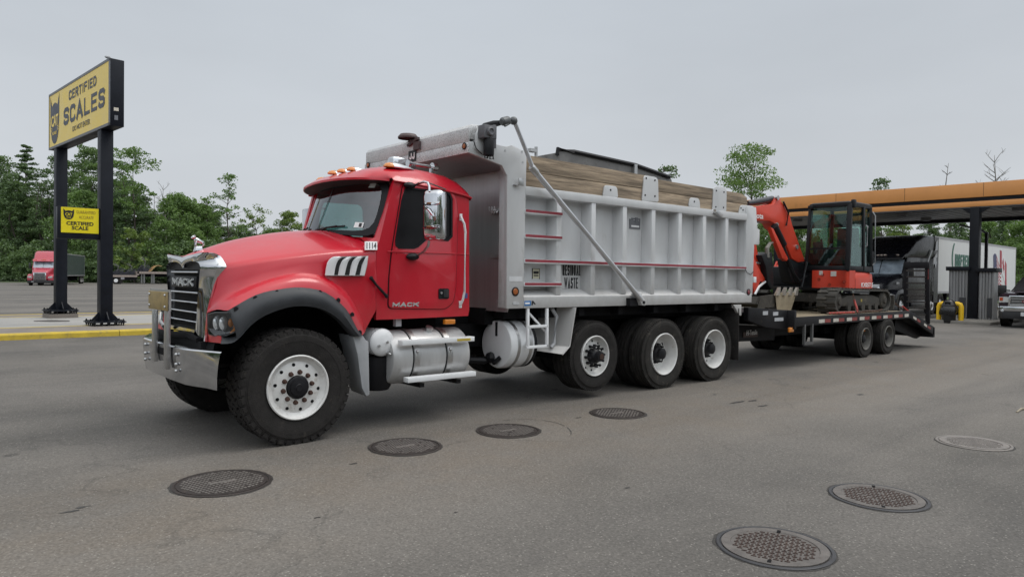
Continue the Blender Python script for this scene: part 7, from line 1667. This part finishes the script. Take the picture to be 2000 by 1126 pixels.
LEAFD = leafmat('leaves_dark_green', (.047,.084,.044), (.155,.225,.098))
LEAFY = leafmat('leaves_light_green', (.07,.115,.035), (.20,.265,.075))
BARK = mat('grey_brown_bark', (.085,.072,.060), .9, 0, .3, 6, stretch=(1,1,.2), bump=.5, bs=20)
BARKD = mat('dead_grey_wood', (.16,.145,.13), .9, 0, .25, 5, stretch=(1,1,.2))
class Tree:
    def __init__(s, seed): s.r = random.Random(seed); s.v = []; s.f = []; s.wood = MB()
    def clump(s, c, rad, n, size, flat=.6, droop=0.):
        r = s.r
        for _ in range(n):
            while True:
                d = V(r.uniform(-1,1),r.uniform(-1,1),r.uniform(-1,1))
                if d.length <= 1: break
            p = c+V(d.x*rad, d.y*rad, d.z*rad*flat-droop*(d.x*d.x+d.y*d.y)*rad)
            nn = V(r.gauss(0,.75),r.gauss(0,.75),r.uniform(.1,1)).normalized(); a = nn.orthogonal().normalized(); q = Matrix.Rotation(r.uniform(0,6.3),3,nn); a = q@a; b = nn.cross(a)
            h = size*r.uniform(.6,1.3)*.5; k = len(s.v)
            s.v += [p-a*h, p+b*h*.55-a*h*.1, p+a*h, p-b*h*.55+a*h*.1]; s.f.append((k,k+1,k+2,k+3))
    def limb(s, p, q, r0, r1, bow=.1, n=4):
        d = q-p; o = V(s.r.uniform(-1,1),s.r.uniform(-1,1),s.r.uniform(0,1))*d.length*bow
        s.wood.tube([p+d*(i/n)+o*sin(pi*i/n) for i in range(n+1)],[r0+(r1-r0)*i/n for i in range(n+1)],6,caps=False)
    def meshes(s, nm, leaf, bark=None):
        t = s.wood; bm = t.bm; me = bpy.data.meshes.new(nm+'_trunk'); bm.to_mesh(me); bm.free(); me.materials.append(bark or BARK); me.polygons.foreach_set('use_smooth',[True]*len(me.polygons))
        cm = None
        if s.v:
            cm = bpy.data.meshes.new(nm+'_crown'); cm.from_pydata([tuple(x) for x in s.v],[],s.f); cm.materials.append(leaf)
        return me, cm
def broad(seed, H=13., R=4.2, zlow=2., n=150, leaf=None, dens=74, size=.33, top=1.0, nm='broad', trunk=.2, fork=.25):
    T = Tree(seed); r = T.r; tr = []; base = V(0,0,0); p = base
    knee = [V(0,0,0)]+[V(r.uniform(-.25,.25)*i,r.uniform(-.25,.25)*i,H*.8*i/4) for i in range(1,5)]
    T.wood.tube(knee,[trunk,trunk*.8,trunk*.6,trunk*.4,trunk*.12],8,caps=False)
    lob = [(r.uniform(0,2*pi),r.uniform(.15,.95),r.uniform(.55,1.15)) for _ in range(9)]
    for i in range(n):
        a = r.uniform(0,2*pi); u = r.random()**.8; z = zlow+(H-zlow)*u
        w_ = R*(sin(pi*min(1,.12+u*.80))**.7)*(1.15-.35*u)*top
        bmp = 1+.35*max([0]+[l[2]*max(0,cos(a-l[0]))**6*max(0,1-abs(u-l[1])*5) for l in lob])-.18*r.random()
        rr = w_*bmp*(r.random()**.45)
        c = V(rr*cos(a),rr*sin(a),z+r.uniform(-.4,.4)); rad = r.uniform(.55,1.15)*R/4.2
        T.clump(c,rad,int(dens*rad),size,.55,.10)
        if i%5 == 0:
            t = max(.15,min(.95,(z-rr*.5)/(H*.8))); j = t*4; k = min(3,int(j)); q = knee[k].lerp(knee[k+1],j-k); T.limb(q,c,trunk*.33*(1.1-t),.02)
    return T.meshes(nm,leaf or LEAF)
def layered(seed, H=20., R=3.6, nm='layered', leaf=None, zlow=5., tiers=17, size=.40):
    T = Tree(seed); r = T.r
    T.wood.tube([V(0,0,0),V(.1,.05,H*.5),V(0,0,H)],[.24,.16,.02],8,caps=False)
    for i in range(tiers*5):
        u = min(1.,(i+r.uniform(-2,2))/(tiers*5-1)) if i else 0.; u = max(0.,u); z = zlow+(H-.3-zlow)*u; w_ = R*(1-u)**.62*r.uniform(.55,1.15)+.30
        a = r.uniform(0,2*pi); L_ = w_*r.uniform(.55,1.1); tip = V(L_*cos(a),L_*sin(a),z+.22*L_-.05*L_*L_+r.uniform(-.2,.2))
        T.limb(V(0,0,max(.5,z-.25)),tip,.045,.010,.06)
        for q in (.4,.7,1.0): T.clump(V(tip.x*q+r.uniform(-.2,.2),tip.y*q+r.uniform(-.2,.2),z+(tip.z-z)*q),.34+.42*w_/R*q,int(26+22*q),size*.8,.34,.10)
    return T.meshes(nm,leaf or LEAFD)
def umbrella(seed, H=18., R=4.6, nm='umbrella', leaf=None, size=.42, stems=2, zc=.50, n=85, lean=0.):
    T = Tree(seed); r = T.r; tops = []
    for s_ in range(stems):
        b = V((s_-.5*(stems-1))*.9,r.uniform(-.3,.3),0); pts = [b]+[b+V(r.uniform(-.15,.15)*i+lean*i*.3,r.uniform(-.15,.15)*i,H*.88*i/5) for i in range(1,6)]
        T.wood.tube(pts,[.17,.15,.13,.10,.07,.02],8,caps=False); tops.append(pts)
    for i in range(n):
        a = r.uniform(0,2*pi); u = r.random()
        z = H*(zc+(1-zc)*u); w_ = R*math.sqrt(max(.04,1-((u-.42)/.66)**2))
        rr = w_*r.random()**.5*r.uniform(.8,1.15); c = V(rr*cos(a)+lean*2.2*u,rr*sin(a),z)
        T.clump(c,r.uniform(.6,1.15),r.randint(46,84),size*.78,.42,.12)
        if i%2 == 0:
            pts = r.choice(tops); t = min(.96,max(.35,(z-rr*.45)/(H*.88))); j = t*5; k = min(4,int(j)); q = pts[k].lerp(pts[k+1],j-k); T.limb(q,c,.06*(1.2-t),.012,.07)
    return T.meshes(nm,leaf or LEAF)
def sparse(seed, H=15., R=2.3, nm='sparse', leaf=None, size=.42, zlow=.35, n=34, bark=None):
    T = Tree(seed); r = T.r; pts = [V(0,0,0)]+[V(r.uniform(-.12,.12)*i,r.uniform(-.12,.12)*i,H*i/6) for i in range(1,7)]
    T.wood.tube(pts,[.15,.13,.11,.085,.06,.035,.01],8,caps=False)
    for i in range(n):
        u = r.random(); z = H*(zlow+(1-zlow)*u); a = r.uniform(0,2*pi); rr = R*(.25+.9*sin(pi*(.2+.75*u)))*r.random()**.6
        c = V(rr*cos(a)+pts[5].x*u,rr*sin(a),z); T.clump(c,r.uniform(.4,.9),r.randint(30,60),size*.78,.55,.1)
        j = max(.2,(z-rr*.6)/H)*6; k = min(5,int(j)); T.limb(pts[k].lerp(pts[k+1],j-k),c,.045,.01,.06)
    for i in range(5):
        z = H*r.uniform(.5,.9); a = r.uniform(0,6.3); j = z/H*6; k = min(5,int(j)); q = pts[k].lerp(pts[k+1],j-k); T.limb(q,q+V(cos(a)*1.1,sin(a)*1.1,r.uniform(.5,1.2)),.022,.006,.15)
    return T.meshes(nm,leaf or LEAF,bark)
def dead(seed, H=14., R=2., nm='dead', n=22):
    T = Tree(seed); r = T.r; pts = [V(0,0,0)]+[V(r.uniform(-.1,.1)*i,r.uniform(-.1,.1)*i,H*i/6) for i in range(1,7)]
    T.wood.tube(pts,[.2,.18,.15,.12,.09,.05,.015],7,caps=False)
    for i in range(n):
        u = r.uniform(.55,.97); j = u*6; k = min(5,int(j)); q = pts[k].lerp(pts[k+1],j-k); a = r.uniform(0,6.3); L_ = R*(1.25-u)*r.uniform(.8,1.7); e = q+V(cos(a)*L_,sin(a)*L_,L_*r.uniform(.5,1.5)); T.limb(q,e,.06*(1.2-u)+.02,.012,.08)
        for _ in range(2): m_ = q.lerp(e,r.uniform(.35,.85)); T.limb(m_,m_+V(r.uniform(-1,1),r.uniform(-1,1),r.uniform(.2,1.2))*L_*.5,.018,.006,.05,3)
    return T.meshes(nm,None,BARKD)
KIND = {
 'broad': (broad(1),13.), 'broad2': (broad(2,13,3.6,2.,140,LEAFY,nm='broad_b'),13.), 'broad3': (broad(3,12,4.4,.8,190,LEAF,nm='broad_c'),12.),
 'dark': (broad(4,17,3.8,2.,210,LEAFD,nm='broad_d',size=.34),17.), 'dark2': (broad(14,16,3.2,1.5,180,LEAFD,nm='broad_e'),16.),
 'layered': (layered(5),20.), 'layered2': (layered(6,19,4.4,'layered_b',LEAFD,4.,15),19.),
 'umbrella': (umbrella(7,lean=.5),18.), 'umbrella2': (umbrella(8,18,3.6,'umbrella_b',LEAFD,stems=3,zc=.42,n=80),18.),
 'sparse': (sparse(9),15.), 'sparse2': (sparse(10,14,1.7,'sparse_b',LEAFD,n=26),14.), 'sparse3': (sparse(15,12,2.4,'sparse_c',LEAFY,n=22,zlow=.5),12.),
 'single': (umbrella(11,12.8,2.75,'single',LEAF,.30,1,.66,66),12.8),
 'dead': (dead(12),14.), 'dead2': (dead(13,13,1.0,'dead_b',10),13.),
 'bush': (broad(16,5,3.2,.2,70,LEAF,dens=40,size=.36,nm='bush',trunk=.07),5.), 'bush2': (broad(17,5,3.,.2,70,LEAFD,dens=40,size=.36,nm='bush_b',trunk=.07),5.), 'bush3': (broad(18,4.6,2.4,.9,60,LEAFY,dens=40,size=.34,nm='sapling',trunk=.07),4.6),
}
def plant(kind, px, ytop, Z, label, cat='tree', group=None, name=None, wid=1.0, rz=None):
    (tm, cm), H = KIND[kind]; g0 = U(px,545,d=Z); top = U(px,ytop,d=Z).z; s = top/H
    nm = name or ('dead_tree' if kind.startswith('dead') else 'bush' if kind.startswith('bush') else 'conifer_tree' if kind.startswith('layered') else 'broadleaf_tree')
    t = thing(nm, label, cat, (g0.x,g0.y,0), rz if rz is not None else random.uniform(0,6.28), group)
    t.scale = (s*wid,s*wid,s)
    o = bpy.data.objects.new('trunk', tm); COL.objects.link(o); o.parent = t
    if cm: o = bpy.data.objects.new('crown', cm); COL.objects.link(o); o.parent = t
    return t
GW = 'trees along the edge of the lot'
for a in [
 ('dark',-8,308,118,'tall dark tree cut off by the left edge of the photo'),
 ('layered',51,284,117,'tallest spiky conifer left of the sign posts'),
 ('dark2',24,345,113,'dark slender leafy tree left of the tallest spiky conifer'),
 ('umbrella2',84,330,113,'open dark tree with bare pale stems behind the red semi truck'),
 ('sparse2',105,306,124,'narrow thin topped tree seen just left of the far sign post'),
 ('umbrella2',137,316,118,'thin crowned tree seen between the sign posts, left'),
 ('dark',178,292,115,'dense round topped dark tree seen between the sign posts'),
 ('broad',158,372,110,'lower green tree behind the small yellow panel'),
 ('umbrella',257,293,112,'spreading tall tree with bare trunks right of the near sign post'),
 ('dark2',226,380,111,'dark leafy tree directly beside the near sign post'),
 ('sparse2',287,385,113,'small sparse tree under the spreading tall tree'),
 ('dead',320,362,116,'bare dead snag rising above the bright green trees'),
 ('dead2',306,382,118,'thin bare snag left of the forked dead one'),
 ('broad3',345,383,110,'bright green rounded tree with the widest crown left of the grille'),
 ('broad',385,398,113,'green tree behind the hood ornament'),
 ('sparse',402,384,112,'half bare thin tree left of the tall slender one'),
 ('sparse',446,338,112,'tall slender tree with open crown above the red hood'),
 ('broad',372,440,108,'low green tree in front of the rounded bright ones'),
 ('broad2',455,462,112,'low light tree at the foot of the tall slender one'),
 ('sparse3',503,402,122,'small wispy tree standing alone right of the tall slender one'),
 ('dark2',480,455,113,'dark low tree right above the middle of the hood'),
 ('broad2',562,413,118,'round pale green tree left of the cab visor'),
 ('broad',528,447,113,'low tree just left of the round pale one'),
 ('broad3',610,440,116,'green tree partly hidden by the windscreen'),
 ('bush3',262,452,104.5,'small light green sapling in front of the wood beside the far flatbed'),
 ('broad3',1455,455,92,'green tree behind the tailgate of the truck bed'),
 ('broad',1500,432,86,'green tree seen under the excavator boom'),
 ('broad3',1556,437,84,'green tree between excavator boom and cab'),
 ('broad2',1620,440,88,'light tree seen through the excavator cab glass'),
 ('broad2',1700,442,82,'light green tree above the hood of the black semi truck'),
 ('broad2',1750,433,90,'pale loose tree above the black semi truck roof'),
 ('dark',1815,431,84,'dark rounded tree above the front of the white trailer'),
 ('dark2',1868,425,80,'dark tree just left of the canopy column above the trailer'),
 ('broad',1925,427,80,'leafy tree right of the canopy column'),
 ('dark',1968,415,74,'large dark tree above the rear of the white trailer'),
 ('broad3',2012,420,70,'green tree cut off by the right edge'),
 ('broad3',1990,480,66,'low green tree beyond the end of the white trailer'),
  ('sparse2',1719,352,76,'small tree top poking out above the orange fascia'),
 ('sparse2',1300,326,72,'tree top just showing behind the steel plate'),
 ('dead',1936,303,80,'bare branched dead tree above the orange fascia'),
 ('dead2',1851,318,82,'thin bare sapling above the orange fascia'),
 ('broad',760,470,105,'green tree hidden behind the cab, seen through its windows'),
 ('broad3',900,470,100,'green tree hidden behind the front of the bed'),
 ('dark',1050,460,98,'dark tree hidden behind the middle of the bed'),
 ('broad',1200,470,96,'green tree hidden behind the rear half of the bed'),
 ('broad3',1340,465,94,'green tree hidden behind the rear of the bed'),
]: plant(*a, group=GW)
plant('single',1466,289,60,'single maple standing above the tailgate against the sky', group=GW, wid=.88)
# undergrowth below the trees: one mass
def mass(name, spots, kinds):
    t = bpy.data.objects.new(name, None)
    bmv = []; bmf = []; 
    for i,(px,yt,Z) in enumerate(spots):
        (tm,cm),H = KIND[kinds[i%len(kinds)]]; g0 = U(px,545,d=Z); s = U(px,yt,d=Z).z/H; a = random.uniform(0,6.28); ca,sa = cos(a)*s,sin(a)*s; k = len(bmv)
        bmv += [(g0.x+v.co.x*ca-v.co.y*sa, g0.y+v.co.x*sa+v.co.y*ca, v.co.z*s) for v in cm.vertices]; bmf += [tuple(j+k for j in p.vertices) for p in cm.polygons]
    me = bpy.data.meshes.new(name); me.from_pydata(bmv,[],bmf); me.materials.append(LEAFD); o = bpy.data.objects.new(name,me); COL.objects.link(o); o['kind'] = 'stuff'; return o
rn = random.Random(5)
mass('undergrowth', [(px,rn.uniform(470,505),rn.uniform(106,110)) for px in range(-60,640,19)]+[(px,rn.uniform(490,515),105.2) for px in range(-60,640,26)], ('bush','bush2'))
mass('far_undergrowth', [(px,rn.uniform(490,520),rn.uniform(76,90)) for px in range(1440,2080,24)], ('bush','bush2'))
mass('woodland', [(px,rn.uniform(345,400) if px < 270 else rn.uniform(400,425) if px < 420 else rn.uniform(440,470),rn.uniform(122,130)) for px in range(-60,640,19)], ('dark','dark2'))
mass('far_woodland', [(px,rn.uniform(452,475),rn.uniform(92,100)) for px in range(1440,2080,22)], ('dark','broad'))
# wood added out of view behind the camera for chrome and glass to reflect
def spot_mass(name, spots, kinds):
    bmv = []; bmf = []
    for i,(x,y,h) in enumerate(spots):
        (tm,cm),H = KIND[kinds[i%len(kinds)]]; s = h/H; a = rn.uniform(0,6.28); ca,sa = cos(a)*s,sin(a)*s; k = len(bmv)
        bmv += [(x+v.co.x*ca-v.co.y*sa, y+v.co.x*sa+v.co.y*ca, v.co.z*s) for v in cm.vertices]; bmf += [tuple(j+k for j in p.vertices) for p in cm.polygons]
    me = bpy.data.meshes.new(name); me.from_pydata(bmv,[],bmf); me.materials.append(LEAFD); o = bpy.data.objects.new(name,me); COL.objects.link(o); o['kind'] = 'stuff'
spot_mass('added_woodland_behind', [(-70+i*4.2+rn.uniform(-1,1), -46+rn.uniform(-3,3), rn.uniform(9,14)) for i in range(30)]+[(-58+rn.uniform(-3,3), -44+i*4.4, rn.uniform(9,14)) for i in range(34)], ('bush','bush2'))
